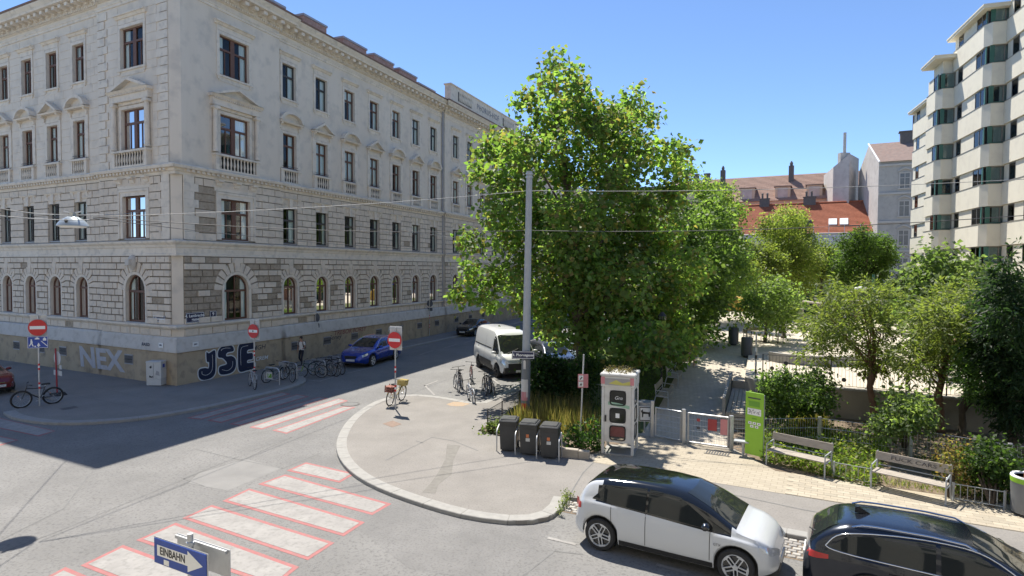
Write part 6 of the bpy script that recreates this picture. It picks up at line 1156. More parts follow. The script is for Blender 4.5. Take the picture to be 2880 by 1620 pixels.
# ---- retaining wall with playground railing
m_wallc = M('retaining_concrete', (.24, .21, .165), (.32, .285, .225), 1, .92, bump=.3, bscale=30, third=(.16, .14, .11), tscale=2, tmix=.6)
t = thing('retaining_wall', 'shaded concrete retaining wall below the playground railing', 'wall', W0, RZU); MB().box(-.1, 40, -.14, .0, 0, 1.12).build('wall', m_wallc, t); MB().box(-.12, 40, -.20, .10, 1.12, 1.20).build('coping', m_kerb, t)
for x in (5.3, 9.1): MB().box(x, x+.32, -.17, -.14, .72, 1.05).build('hatch', m_dark, t)
t = thing('playground_railing', 'dark upright bar railing with round ornaments on the retaining wall', 'railing', W0+Vector((0, 0, 1.2)), RZU)
for i in range(16): MB().box(i*1.25-.02, i*1.25+.02, -.02, .02, 0, 1.12).build('post', m_blk, t)
rb_ = MB()
for i in range(160): rb_.tube([(i*.125, 0, .06), (i*.125, 0, 1.08)], .007, 4, caps=False)
stuff(rb_.build('bars', m_blk, t)); MB().tube([(0, 0, 1.09), (20, 0, 1.09)], .015, 6).tube([(0, 0, .06), (20, 0, .06)], .012, 6).build('rails', m_blk, t)
for i in range(22): x = .35+i*.52; z = .55+.28*math.sin(i*2.1); MB().lathe([(.05, -.012), (.085, -.006), (.085, .006), (.05, .012)], 14, mat=Matrix.Rotation(R_(90), 4, 'X')).build('ornament', m_iron if i % 3 else M('wood_disc', (.20, .16, .10), (.26, .2, .13), 5, .8), t, loc=(x, -.02, z))
b = W0+Vector((-.25, .1, 0)); t = thing('striped_pole', 'black and white striped pole at the playground corner', 'pole', b); MB().tube([(0, 0, 0), (0, 0, 3.2)], .035, 9).build('pole', m_galv, t)
for i in range(5): MB().tube([(0, 0, 1.2+i*.3), (0, 0, 1.35+i*.3)], .045, 9).build('stripe', m_blk if i % 2 else m_swhite, t)
# ---- wooden deck seat beside the path
da, db, dc = G(2068, 1190), G(2108, 1196), Vector((7.45, 19.6, 0))
t = thing('deck_seat', 'stepped wooden deck seat between the path and the green shrub', 'bench', Vector((9.2, 23.6, 0)), RZR); L = 5.2
for k in range(8): MB().bbox(-2.2, 3.6, -.62+k*.155, -.48+k*.155, .60, .635, .005).build('deck_plank', m_wood, t)
for z in (.06, .20, .34, .48): MB().bbox(-2.25, 3.6, -.66, -.63, z, z+.12, .004).build('front_plank', m_wood, t); MB().bbox(-2.24, -2.20, -.62, .62, z, z+.12, .004).build('end_plank', m_wood, t)
MB().box(-2.2, 3.6, .64, .74, 0, 1.15).build('side_wall', m_kerb, t); MB().bbox(2.6, 3.6, -.6, .6, .64, .95, .01).build('upper_step', m_wood, t)
# ---- park furniture further on
def gz(px, py, Yg): p = P(px, py, Yg); return Vector((p.x, p.y, hp(Yg)))
for px, Yb, lb, cat_ in ((2100, 33.0, 'dark cylindrical litter bin by the deck seat', 'bin'), (2062, 37, 'second dark litter bin behind the first in the park', 'bin')):
    q = gz(px, 1000, Yb); t = thing('park_litter_bin', lb, cat_, q); MB().lathe([(.26, .08), (.29, .10), (.30, 1.05), (.27, 1.10)], 18).build('drum', M('bin_anthracite', (.05, .055, .06), (.07, .075, .08), 3, .5), t, smooth=40); MB().lathe([(.0, 1.06), (.22, 1.06)], 16).build('opening', m_dark, t); MB().box(.20, .31, -.10, .10, .85, .97).build('plate', m_lime2, t); MB().lathe([(.18, 0), (.18, .09)], 12).build('foot', m_dark, t)
def chair_(lb, q, rz_, wd=.5, tab=False):
    t = thing('park_table' if tab else 'park_chair', lb, 'table' if tab else 'chair', q, rz_, 'table and chairs on the plaza'); h = .74 if tab else .45
    MB().box(-wd/2, wd/2, -.25, .25, h-.03, h).build('top' if tab else 'seat', m_wood, t)
    if not tab: MB().box(-wd/2, wd/2, .23, .27, h+.18, h+.42).build('backrest', m_wood, t)
    for sx in (-1, 1):
        for sy in (-1, 1): MB().tube([(sx*(wd/2-.04), sy*.2, 0), (sx*(wd/2-.04), sy*.22, h-.03 if (tab or sy < 0) else h+.4)], .022, 6).build('leg', m_blk, t)
q = P(2125, 960, 38.5); q.z = 1.15; chair_('wooden table on the sunny plaza beside the young tree', q+Vector((.3, 0, 0)), .3, 1.1, True); chair_('wooden chair left of the plaza table', q+Vector((-.55, -.2, 0)), 1.6); chair_('wooden chair right of the plaza table', q+Vector((1.3, -.3, 0)), -1.3); chair_('wide wooden chair behind the plaza table', q+Vector((.3, .8, 0)), 0, 1.0)
for (px, py, Yb, lb) in ((1878, 1120, 25.2, 'park bench nearest the gate at the left of the path'), (1905, 1075, 28.0, 'second park bench from the gate along the path'), (1930, 1040, 31.0, 'third park bench with a seated person')):
    q = gz(px, py, Yb); bench('park_bench', lb, q+DR*(-.9)+NR*-.1, q+DR*.9+NR*-.1, 'benches along the park path', mat=m_wood)
    o_ = bpy.context.scene.collection.objects[-1]
for px, Yb, top, lb in ((1861, 26.5, 3.1, 'slim black park lamp post by the first park bench'), (1986, 43, 4.6, 'slim black park lamp post further along the path')):
    q = gz(px, 1000, Yb); t = thing('park_lamp_post', lb, 'street lamp', q); MB().tube([(0, 0, 0), (0, 0, .8), (0, 0, top)], [.07, .05, .04], 9).build('post', m_blk, t, smooth=40); MB().lathe([(.05, top), (.16, top+.08), (.18, top+.35), (.06, top+.48)], 14).build('lantern', m_bglass, t, smooth=40); MB().lathe([(.20, top+.35), (.05, top+.52)], 14).build('cap', m_blk, t)
q = P(2455, 850, 42); q.z = 1.15; zt = P(2455, 772, 42).z; t = thing('playground_lamp', 'white oval lamp head on a green post above the playground', 'street lamp', q); MB().tube([(0, 0, 0), (0, 0, zt-1.15)], .09, 9).build('post', m_green, t); MB().lathe([(.0, -.45), (.10, -.40), (.17, 0), (.10, .40), (.0, .45)], 14, mat=Matrix.Rotation(R_(90), 4, 'Y')).build('head', m_swhite, t, loc=(-.85, 0, zt-1.15-1.0), smooth=True); MB().tube([(-.5, 0, zt-2.15), (0, 0, zt-2.1)], .03, 6).build('arm', m_galv, t)
q0, q1 = P(2222, 900, 62), P(2420, 900, 62); t = thing('court_fence', 'dark green ball court fence at the far end of the playground', 'fence', (q0.x, q0.y, 1.15)); zt = P(2222, 832, 62).z-1.15
MB().box(0, q1.x-q0.x, 0, .05, 0, zt).build('panel', M('court_green', (.012, .07, .05), (.02, .09, .065), 3, .7), t)
for i in range(6): MB().tube([(i*(q1.x-q0.x)/5, -.05, 0), (i*(q1.x-q0.x)/5, -.05, zt+.1)], .06, 6).build('post', m_green, t)
q = P(2320, 870, 58); t = thing('wooden_kiosk', 'low playground hut with brown front and white frame', 'hut', (q.x, q.y, 1.15)); zt = P(2320, 842, 58).z-1.15; MB().box(0, 5.4, 0, 1.5, 0, zt-.15).build('front', M('brown_boards', (.12, .055, .04), (.16, .08, .06), 4, .8), t); MB().box(-.2, 5.6, -.2, 1.7, zt-.15, zt).build('roof', m_swhite, t)
for x in (-.1, 1.8, 5.3): MB().box(x, x+.18, -.12, .0, 0, zt-.15).build('frame_post', m_swhite, t)
q = P(2257, 932, 45); t = thing('swing_frame', 'tall pale wooden swing frame on the playground', 'swing', (q.x, q.y, 1.15)); zt = P(2257, 848, 45).z-1.15
for a in ((-.25, .3), (.25, .3), (-.25, -2.6), (.25, -2.6)): MB().tube([(a[0], a[1], 0), (a[0]*.2, a[1]*.92, zt)], .09, 8).build('post', m_wood, t)
MB().tube([(0, -2.6, zt), (0, .4, zt)], .09, 8).build('beam', m_wood, t)
q = P(2225, 1005, 31); t = thing('round_sandbox_wall', 'low curved pale wall of a raised bed on the playground', 'wall', (q.x+1.2, q.y, 1.15)); mb = MB()
for i in range(14):
    a0, a1 = R_(190+i*11), R_(190+(i+1)*11); r0, r1 = 2.3, 2.55; mb.prism([(r*math.cos(a), r*.8*math.sin(a)) for r, a in ((r0, a0), (r1, a0), (r1, a1), (r0, a1))], 0, .48, axis='xy')
mb.build('curved_wall', m_kerb, t)
q = P(2070, 868, 68); t = thing('yellow_play_tunnel', 'yellow climbing dome half hidden behind the young tree', 'play equipment', (q.x, q.y, 1.15)); MB().lathe([(1.5, 0), (1.45, .7), (1.1, 1.3), (.5, 1.6), (0, 1.65)], 16).build('dome', M('yellow_plastic', (.55, .32, .04), (.6, .36, .06), 3, .5), t, smooth=40); MB().box(-2.2, -.2, -.5, 1.2, 2.2, 2.4).build('roof', m_sblue, t); MB().tube([(-2, 0, 0), (-2, 0, 2.2)], .08, 6).build('post', m_wood, t); MB().tube([(-.4, 0, 0), (-.4, 0, 2.2)], .08, 6).build('post', m_wood, t)
# ---- covers in the ground
def cover_plate(name, lb, pts, z, mat):
    o = paint(name, [pts], z, mat, None); return tag(o, lb, 'manhole cover')
cover_plate('manhole_cover', 'square brown manhole cover on the sunny corner pavement', [G(1076, 1192), G(1104, 1183), G(1130, 1193), G(1103, 1202)], .0055, M('rusty_cover', (.17, .115, .085), (.24, .17, .13), 9, .8)); cover_plate('manhole_cover', 'rectangular dark manhole cover on the shaded left pavement', [G(166, 1150), G(210, 1142), G(222, 1146), G(178, 1154)], .0055, m_iron)
c = G(985, 1137, RD); t = thing('round_manhole', 'round grey manhole cover at the end of the zebra crossing', 'manhole cover', (c.x, c.y, RD+.009)); MB().lathe([(.0, 0.004), (.33, .004), (.33, 0)], 28).build('lid', M('worn_iron', (.13, .13, .128), (.18, .178, .172), 9, .85), t); MB().lathe([(.34, .0), (.34, .005), (.42, .005), (.42, 0)], 28).build('ring', m_iron, t)
c = G(2020, 1275); t = thing('drain_grate', 'iron drain grate in the paving before the gate', 'drain', (c.x, c.y, .006), RZU)
for i in range(9): MB().box(-.36+i*.08, -.32+i*.08, -.2, .2, 0, .012).build('bar', m_iron, t)
MB().box(-.40, .40, -.24, -.2, 0, .012).build('frame', m_iron, t); MB().box(-.40, .40, .2, .24, 0, .012).build('frame', m_iron, t)
# ================================================================ VEHICLES (local x forward, y left, z up, wheels on z = 0)
m_cgl = M('car_glass', (.02, .024, .024), None, rough=.03, spec=.45); m_cblack = M('car_gloss_black', (.008, .009, .010), None, rough=.08, coat=.6, spec=.6); m_trimb = M('car_black_plastic', (.022, .022, .023), (.03, .03, .03), 20, .6); m_chrome = M('chrome', (.75, .76, .77), None, rough=.12, metal=1.0); m_tail = M('tail_light', (.42, .012, .012), (.5, .02, .02), 9, .15, coat=.5); m_lamp = M('head_light', (.55, .58, .60), (.68, .70, .72), 12, .08, metal=.35, coat=.6); m_rim = M('alloy', (.52, .53, .54), (.60, .61, .62), 9, .35, metal=.15); m_plate = M('number_plate', (.66, .66, .64), (.72, .72, .70), 9, .5)
def paint_mat(n, c, metal=.25, rough=.28): return M('paint_'+n, c, None, rough=rough, metal=metal, coat=.8)
class Car:
    def __init__(s, L, W, H, top, belt, plan, xf, xr, r, sill=.22, th=.30, crown=.03):
        s.L, s.W, s.H, s.top, s.belt, s.plan, s.xf, s.xr, s.r, s.sill, s.th, s.crown = L, W, H, top, belt, plan, xf, xr, r, sill, th, crown
        f = lambda pts: (np.array([p[0] for p in pts]), np.array([p[1] for p in pts]))
        s._t, s._b, s._p = f(catmull([(x, z, 0) for x, z in top], 6) if 0 else top), f(belt), f(plan)
    def sm(s, xy, x): return float(np.mean([np.interp(x+d, xy[0], xy[1]) for d in (-.06, -.03, 0, .03, .06)]))
    def z0(s, x):
        z = s.sill+.10*max(0, (abs(x)-s.L/2+.35)/.35)
        for xc in (s.xf, s.xr):
            ra = s.r+.055
            if abs(x-xc) < ra: z = max(z, s.r+math.sqrt(ra*ra-(x-xc)**2))
        return z
    def sec(s, x):
        w, zb, zt = s.sm(s._p, x), s.sm(s._b, x), s.sm(s._t, x); z0 = s.z0(x); zt = max(zt, zb+.015); zb = max(zb, z0+.03); g = zt-zb; t = s.th
        zl = lambda k: z0+(zb-z0)*k
        pts = [(w*.93, z0), (w*.985, zl(.18)), (w, zl(.5)), (w*.99, zl(.80)), (w*.965, zl(.96)), (w*.945, zb), (w*.93-g*t*.2, zb+g*.22), (w*.92-g*t*.72, zb+g*.72), (w*.88-g*t, zb+g*.90), (w*.72-g*t*.95, zb+g*.97), (w*.40-g*t*.4, zt-s.crown*.25*min(1, g*3)), (0, zt)]
        return pts
    def side(s, x, z):
        p = s.sec(x)[:9]; return float(np.interp(z, [q[1] for q in p], [q[0] for q in p]))
    def topz(s, x, y):
        p = s.sec(x)[4:][::-1]; return float(np.interp(abs(y), [max(q[0], 0)+i*1e-6 for i, q in enumerate(p)], [q[1] for q in p]))
    def body(s, black=None):
        xs = set(np.linspace(-s.L/2, s.L/2, 40))
        for xc in (s.xf, s.xr):
            for a in np.linspace(0, math.pi, 15): xs.add(xc+(s.r+.055)*math.cos(a)*.9999)
            xs.add(xc+s.r+.06); xs.add(xc-s.r-.06)
        for q in (-1, 1):
            for e in (.02, .05, .09, .15): xs.add(q*(s.L/2-e))
        xs = sorted(xs); vs = []; fs = []; mi = []; n = None
        for x in xs:
            p = s.sec(x); ring_ = [(x, y, z) for y, z in p]+[(x, -y, z) for y, z in p[-2::-1]]; n = len(ring_); vs += ring_
        for i in range(len(xs)-1):
            for j in range(n-1): fs.append((i*n+j, i*n+j+1, (i+1)*n+j+1, (i+1)*n+j)); mi.append(1 if black and black((xs[i]+xs[i+1])/2, min(j, n-2-j)) else 0)
        fs += [tuple(range(n)), tuple(range(len(vs)-1, len(vs)-n-1, -1))]; mb = MB().add(vs, fs); mb.mi = mi+[0, 0]; return mb
    def spatch(s, up, lo, off, n=14, m=5, sgn=1):
        x0, x1 = max(up[0][0], lo[0][0]), min(up[-1][0], lo[-1][0]); vs = []; fs = []
        for i in range(n+1):
            x = x0+(x1-x0)*i/n; a, b = interp(up, x), interp(lo, x)
            for j in range(m+1): z = b+(a-b)*j/m; vs.append((x, sgn*(s.side(x, z)+off), z))
        for i in range(n):
            for j in range(m): k = i*(m+1)+j; fs.append((k, k+1, k+m+2, k+m+1))
        return MB().add(vs, fs)
    def tpatch(s, x0, x1, hw0, hw1, off, n=10, m=10, bow0=0, bow1=0):
        vs = []; fs = []
        for i in range(n+1):
            for j in range(m+1):
                u = i/n; v = -1+2*j/m; xx0 = x0+bow0*(1-v*v); xx1 = x1+bow1*(1-v*v); x = xx0+(xx1-xx0)*u; hw = hw0+(hw1-hw0)*u; y = hw*v; vs.append((x, y, s.topz(x, y)+off))
        for i in range(n):
            for j in range(m): k = i*(m+1)+j; fs.append((k, k+1, k+m+2, k+m+1))
        return MB().add(vs, fs)
def wheel_meshes(r, wd, style, rimmat):
    ty = MB().lathe([(r*.70, -wd/2), (r*.93, -wd/2), (r, -wd*.36), (r, wd*.36), (r*.93, wd/2), (r*.70, wd/2)], 28, mat=Matrix.Rotation(R_(90), 4, 'X'), caps=False).mesh('wheel', m_rubber, smooth=35)
    ri = MB(); ri.lathe([(.0, .0), (r*.70, .0), (r*.72, .03)], 24, 1, mat=Matrix.Rotation(R_(90), 4, 'X'), caps=False); ri.lathe([(r*.66, .012), (r*.70, .05), (r*.73, .045), (r*.73, 0)], 28, 0, mat=Matrix.Rotation(R_(90), 4, 'X'), caps=False); ns = 5
    for k in range(ns):
        a = 2*math.pi*k/ns; mt = Matrix.Rotation(a, 4, 'Y')
        if style == 'two':
            for q, rot in ((-1, .0), (1, .0)): ri.box(r*.05, r*.68, -.045, -.015, q*r*.10-r*.028, q*r*.10+r*.028, 0, mt)
            ri.prism([(r*.60, -.13*r), (r*.70, -.10*r), (r*.66, .30*r), (r*.58, .26*r)], -.046, -.016, 0, mt)
        else: ri.prism([(r*.06, -r*.07), (r*.68, -r*.10), (r*.68, r*.10), (r*.06, r*.07)], -.045, -.012, 0, mt)
    ri.lathe([(r*.12, .05), (r*.12, .0)], 12, 0, mat=Matrix.Rotation(R_(90), 4, 'X')); return ty, ri.mesh('rim', [rimmat, m_cblack], smooth=35)
def build_car(name, label, car, mp, pos, rz, wins, ws, rw, roofblack=False, style='five', rimmat=None, lights=None, chrome=False, rails=False, plate_txt=None, group=None, hl=None, tl=None, doors=(), grille=None, low=.34, handles=()):
    t = thing(name, label, 'van' if 'van' in name else 'car', pos, rz, group)
    car.body(roofblack).build('body', [mp, m_cblack], t, smooth=38)
    ub = MB(); ub.box(-car.L/2+.25, car.L/2-.25, -car.W/2+.22, car.W/2-.22, car.sill-.04, .62); ub.build('underbody', m_trimb, t)
    for sg, nm in ((1, 'l'), (-1, 'r')):
        for (up, lo) in wins:
            if chrome: pass
            car.spatch(up, lo, .006, sgn=sg).build('side_window', m_cgl, t, smooth=True)
        xa, xb = car.xr+car.r+.08, car.xf-car.r-.08
        car.spatch([(xa, low), (xb, low)], [(xa, car.sill+.005), (xb, car.sill+.005)], .004, sgn=sg).build('sill_trim', m_trimb, t, smooth=True)
        for xc in (car.xf, car.xr):                     # wheel arch edge
            a = np.linspace(0, math.pi, 13); ra = car.r+.055; mb = MB(); mb.tube([(xc+ra*math.cos(q), sg*(car.side(xc+ra*math.cos(q)*.999, max(car.z0(xc+ra*math.cos(q)*.999), car.r))+.002), car.r+ra*math.sin(q)) for q in a], .012, 5); mb.build('arch_trim', m_trimb, t)
        for x, z0, z1 in doors: car.spatch([(x-.006, z1), (x+.006, z1)], [(x-.006, z0), (x+.006, z0)], .004, 1, 8, sgn=sg).build('door_gap', m_trimb, t)
        for x, z in handles: car.spatch([(x-.10, z+.018), (x+.10, z+.018)], [(x-.10, z-.018), (x+.10, z-.018)], .022, 3, 1, sgn=sg).build('door_handle', mp, t)
        if hl: up, lo = hl; car.spatch(up, lo, .007, 8, 3, sgn=sg).build('headlight', m_lamp, t, smooth=True)
        if tl: up, lo = tl; car.spatch(up, lo, .007, 8, 3, sgn=sg).build('tail_light', m_tail, t, smooth=True)
        mx = ws[1]-.18 if ws else car.xf-.5; mx = ws[5] if len(ws) > 5 else mx; zb = car.sm(car._b, mx)+.08; y0 = car.side(mx, zb-.05)
        mm = MB(); mm.lathe([(.0, -.11), (.07, -.10), (.10, 0), (.07, .10), (.0, .11)], 10, mat=Matrix.Translation((mx, sg*(y0+.13), zb+.05))@Matrix.Rotation(R_(90), 4, 'X')@Matrix.Diagonal((.9, .75, 1, 1))); mo = mm.build('mirror', m_cblack if (roofblack or mp.name == 'paint_dark') else mp, t, smooth=True); MB().box(mx-.03, mx+.04, min(sg*y0, sg*(y0+.08)), max(sg*y0, sg*(y0+.08)), zb-.03, zb+.02).build('mirror_arm', m_trimb, mo)
    x0, x1, h0, h1, bow = ws[:5]; car.tpatch(x0, x1, h0, h1, .006, bow0=0, bow1=bow).build('windscreen', m_cgl, t, smooth=True)
    if rw: car.tpatch(*rw, .006).build('rear_window', m_cgl, t, smooth=True)
    if rails:
        for sg in (-1, 1):
            a, b = rails; pts = []
            for i in range(13): x = a+(b-a)*i/12; y = car.sec(x)[8][0]*.97; pts.append((x, sg*y, car.topz(x, y)+(.045 if 0 < i < 12 else .0)))
            MB().tube(pts, .018, 6).build('roof_rail', m_chrome, t, smooth=40)
    if chrome:
        for sg in (-1, 1):
            for ln in chrome: mb = MB(); mb.tube([(x, sg*(car.side(x, z)+.008), z) for x, z in [tuple(q[:2]) for q in catmull([(a, b, 0) for a, b in ln], 5)]], .013, 5); mb.build('chrome_trim', m_chrome, t, smooth=True)
    wd = .215; ty, ri = wheel_meshes(car.r, wd, style, rimmat or m_rim)
    for x in (car.xf, car.xr):
        w_ = car.sm(car._p, x)
        for sg in (1, -1):
            o = OB('wheel', ty, t, (x, sg*(w_-.115), car.r)); q = OB('rim', ri, o, (0, sg*(.107-.045), 0)); q.rotation_euler = (0, random.uniform(0, 1), math.pi if sg > 0 else 0)
    for sx, x in ((1, car.L/2), (-1, -car.L/2)):
        if plate_txt is not None:
            pz = .42 if sx > 0 else (.62 if tl else .62); o = MB().box(min(x, x+sx*.02), max(x, x+sx*.02), -.26, .26, pz-.055, pz+.055).build('number_plate', m_plate, t)
    if grille: z0, z1, hw = grille; MB().box(car.L/2-.03, car.L/2+.008, -hw, hw, z0, z1).build('grille', m_trimb, t)
    return t
def place(car, pr, pf, near):
    """wheel centres seen in the photo (rear, front) -> centre and heading; near = -1 when the right flank faces the lens"""
    a, b = G(*pr, RD+car.r), G(*pf, RD+car.r); d = (b-a).normalized(); rz = math.atan2(d.y, d.x); left = Vector((-d.y, d.x, 0)); mid = (a+b)/2-left*near*(-1)*0; c = mid+left*(car.W/2-.02)*(1 if near < 0 else -1)-d*((car.xf+car.xr)/2); return Vector((c.x, c.y, RD)), rz
# white hatchback
_c = lambda q: [((x if x < 1.28 else 1.28+(x-1.28)*.86)+.06, z) for x, z in q]
hb = Car(4.14, 1.81, 1.57, *map(_c, ( [(-2.13, .50), (-2.11, .82), (-2.05, 1.02), (-1.98, 1.16), (-1.86, 1.36), (-1.72, 1.46), (-1.45, 1.52), (-.8, 1.56), (-.15, 1.565), (.30, 1.52), (.75, 1.34), (1.15, 1.10), (1.36, 1.00), (1.7, .93), (1.95, .82), (2.08, .68), (2.13, .48)],
         [(-2.13, .46), (-2.08, .86), (-1.95, 1.03), (-1.5, 1.05), (-.5, 1.0), (.6, .93), (1.2, .905), (1.6, .86), (1.95, .74), (2.08, .60), (2.13, .44)],
         [(-2.13, .66), (-2.07, .79), (-1.9, .865), (-1.4, .90), (0, .905), (1.2, .90), (1.65, .865), (1.92, .76), (2.06, .62), (2.13, .44)])), 1.34, -1.43, .345)
m_wp = paint_mat('white', (.58, .60, .62), .1, .25); pos, rz = place(hb, (1677, 1503), (2076, 1600), -1)
wc = build_car('white_hatchback', 'white compact hatchback with black roof parked on the cobbled strip', hb, m_wp, pos, rz, [([(-1.62, 1.10), (-1.32, 1.40), (-.45, 1.47)], [(-1.62, 1.08), (-.45, 1.03)]), ([(-.40, 1.47), (.25, 1.42), (.86, 1.06)], [(-.40, 1.03), (.86, .96)]), ([(.90, 1.09), (1.12, .99)], [(.90, .96), (1.12, .95)])], (1.30, .34, .68, .52, .06, .80), (-1.99, -1.80, .60, .55), roofblack=lambda x, j: (j >= 8 and -1.93 < x < 1.30) or (5 <= j < 8 and -1.55+.07*(j-5) < x < 1.26), style='two', hl=([(1.74, .84), (2.02, .74), (2.07, .70)], [(1.74, .80), (1.92, .64), (2.07, .60)]), tl=([(-2.09, .98), (-1.88, .96)], [(-2.09, .80), (-1.88, .84)]), plate_txt='', doors=((-.43, .36, 1.02), (.86, .38, .95), (-1.18, .62, 1.04)), handles=((-.86, .90), (.12, .86)), grille=(.26, .38, .5))
for sg in (-1, 1):
    OB('badge', textmesh('GTX', .07, m_gr_d), wc, (1.0, sg*(hb.side(1.0, .72)+.006), .72)).rotation_euler = (0, 0, 0 if sg < 0 else math.pi)
wc.scale = (.975, .975, .975)
# dark estate behind it
es = Car(4.62, 1.80, 1.50, [(-2.31, .50), (-2.29, .90), (-2.24, 1.04), (-2.12, 1.14), (-1.86, 1.36), (-1.62, 1.45), (-1.2, 1.49), (-.4, 1.50), (.15, 1.46), (.6, 1.28), (1.05, 1.03), (1.3, .97), (1.9, .90), (2.15, .80), (2.28, .66), (2.31, .48)], [(-2.31, .46), (-2.26, .88), (-2.1, .99), (-1.4, .98), (-.4, .94), (.8, .90), (1.3, .88), (1.9, .83), (2.2, .70), (2.31, .44)], [(-2.31, .58), (-2.26, .72), (-2.1, .83), (-1.6, .885), (-.6, .90), (.8, .90), (1.6, .87), (2.05, .76), (2.24, .60), (2.31, .45)], 1.40, -1.25, .33)
m_dkp = paint_mat('dark', (.012, .016, .026), .5, .22); d_ = Vector((math.cos(rz), math.sin(rz), 0)); lf_ = Vector((-d_.y, d_.x, 0))
build_car('dark_estate_car', 'dark blue black estate car with chrome roof rails at the right bottom corner', es, m_dkp, pos+d_*4.72+lf_*.10+Vector((0, 0, 0)), rz+R_(1), [([(-1.86, 1.06), (-1.62, 1.28), (-1.0, 1.37), (-.35, 1.40)], [(-1.86, 1.03), (-.35, .98)]), ([(-.28, 1.40), (.2, 1.36), (.85, 1.0)], [(-.28, .98), (.85, .94)])], (1.08, .16, .66, .52, .05, .75), (-2.16, -1.78, .58, .52), rails=(-1.55, .2), chrome=([(-1.95, 1.06), (-1.70, 1.29), (-1.0, 1.40), (-.2, 1.425), (.35, 1.34), (.95, .99)], [(-1.95, 1.06), (-1.7, 1.01), (-.4, .965), (.95, .925)]), tl=([(-2.25, .93), (-1.9, .93)], [(-2.25, .80), (-1.9, .86)]), hl=([(1.8, .82), (2.15, .74)], [(1.8, .74), (2.15, .62)]), plate_txt='', doors=((-.32, .36, .97), (.82, .38, .92)), handles=((-.9, .82), (.15, .80)))
MB().prism([(-.16, 0), (.10, 0), (-.10, .11), (-.15, .11)], -.02, .02).build('aerial_fin', m_dkp, bpy.data.objects['dark_estate_car'], loc=(-1.35, 0, 1.475)); MB().tube([(-2.24, -.05, 1.05), (-2.12, -.36, 1.13)], .012, 5).build('rear_wiper', m_trimb, bpy.data.objects['dark_estate_car'])
# blue estate
bl = Car(4.68, 1.81, 1.47, es.top and [(x*1.01, z*.98) for x, z in es.top], [(x*1.01, z*.98) for x, z in es.belt], [(x*1.01, z*1.005) for x, z in es.plan], 1.42, -1.27, .325)
m_blp = paint_mat('blue', (.008, .045, .36), .45, .25); p_, r_ = place(bl, (1120, 994), (1037, 1018), 1)
be = build_car('blue_estate_car', 'bright blue estate car parked along the side street facade', bl, m_blp, p_, r_, [([(-1.86, 1.04), (-1.62, 1.25), (-.35, 1.37)], [(-1.86, 1.01), (-.35, .96)]), ([(-.28, 1.37), (.2, 1.33), (.85, .98)], [(-.28, .96), (.85, .92)])], (1.08, .16, .66, .52, .05, .75), (-2.16, -1.80, .58, .52), rails=(-1.55, .2), chrome=([(-1.9, 1.03), (-1.65, 1.27), (-.3, 1.40), (.3, 1.33), (.95, .97)],), hl=([(1.86, .80), (2.2, .70)], [(1.86, .70), (2.2, .58)]), tl=([(-2.27, .93), (-2.0, .93)], [(-2.27, .78), (-2.0, .82)]), plate_txt='', doors=((-.32, .36, .95), (.82, .38, .9)), grille=(.50, .66, .34), handles=((-.9, .82), (.15, .80)))
be.scale = (1.08, 1.08, 1.08)
# black saloon further on
sd = Car(4.55, 1.78, 1.42, [(-2.27, .5), (-2.25, .88), (-2.1, .97), (-1.6, 1.02), (-1.2, 1.2), (-.75, 1.38), (-.2, 1.42), (.2, 1.40), (.65, 1.22), (1.1, .98), (1.4, .92), (1.95, .84), (2.2, .70), (2.27, .48)], [(-2.27, .46), (-2.2, .84), (-1.6, .92), (-.4, .92), (1.1, .87), (1.8, .80), (2.15, .66), (2.27, .44)], [(-2.27, .6), (-2.1, .80), (-1.5, .875), (1.3, .87), (1.9, .80), (2.2, .62), (2.27, .46)], 1.38, -1.24, .315)
ff = G(1290, 947, RD)+DR*2.25; build_car('black_saloon_car', 'black saloon car facing the lens further along the side street', sd, paint_mat('black', (.014, .015, .016), .3, .25), Vector((ff.x, ff.y, RD))+NR*.35, math.atan2(-DR.y, -DR.x), [([(-1.1, 1.08), (-.7, 1.27), (-.2, 1.32)], [(-1.1, .97), (-.2, .96)]), ([(-.14, 1.32), (.25, 1.28), (.95, .95)], [(-.14, .96), (.95, .92)])], (1.16, .22, .64, .52, .05, .8), (-1.5, -.95, .55, .5), hl=([(1.8, .78), (2.15, .70)], [(1.8, .68), (2.15, .58)]), plate_txt='', grille=(.48, .68, .36), doors=((-.17, .36, .94),))
# white van
vn = Car(5.05, 2.02, 2.28, [(-2.52, .5), (-2.52, 2.10), (-2.46, 2.22), (-2.2, 2.28), (-.5, 2.30), (.7, 2.26), (1.1, 2.14), (1.55, 1.66), (1.95, 1.22), (2.2, 1.10), (2.42, .95), (2.52, .6)], [(-2.52, .47), (-2.5, 1.16), (.9, 1.16), (1.6, 1.10), (2.1, .98), (2.4, .78), (2.52, .5)], [(-2.52, .93), (-2.4, .98), (-1, 1.01), (1.2, 1.01), (1.8, .97), (2.2, .85), (2.42, .68), (2.52, .52)], 1.62, -1.56, .345, .30, .13, .05)
m_vnp = paint_mat('van_white', (.62, .63, .62), .0, .35); p_, r_ = place(vn, (1342, 1013), (1409, 1049), -1)
t = build_car('white_van', 'white panel van parked nose towards the park beside the bicycles', vn, m_vnp, p_, r_, [([(.98, 1.98), (1.2, 1.92), (1.78, 1.32)], [(.98, 1.26), (1.78, 1.16)])], (1.98, 1.14, .82, .74, .08, 1.55), None, style='five', rimmat=m_trimb, hl=([(2.02, 1.02), (2.36, .88)], [(2.02, .80), (2.36, .66)]), tl=([(-2.5, 1.25), (-2.42, 1.25)], [(-2.5, .8), (-2.42, .8)]), plate_txt='', grille=(.45, .80, .62), doors=((.88, .38, 2.1), (1.80, .45, 1.12), (-.30, .38, 2.1)), low=.56, handles=((.74, 1.05), (.98, 1.05)))
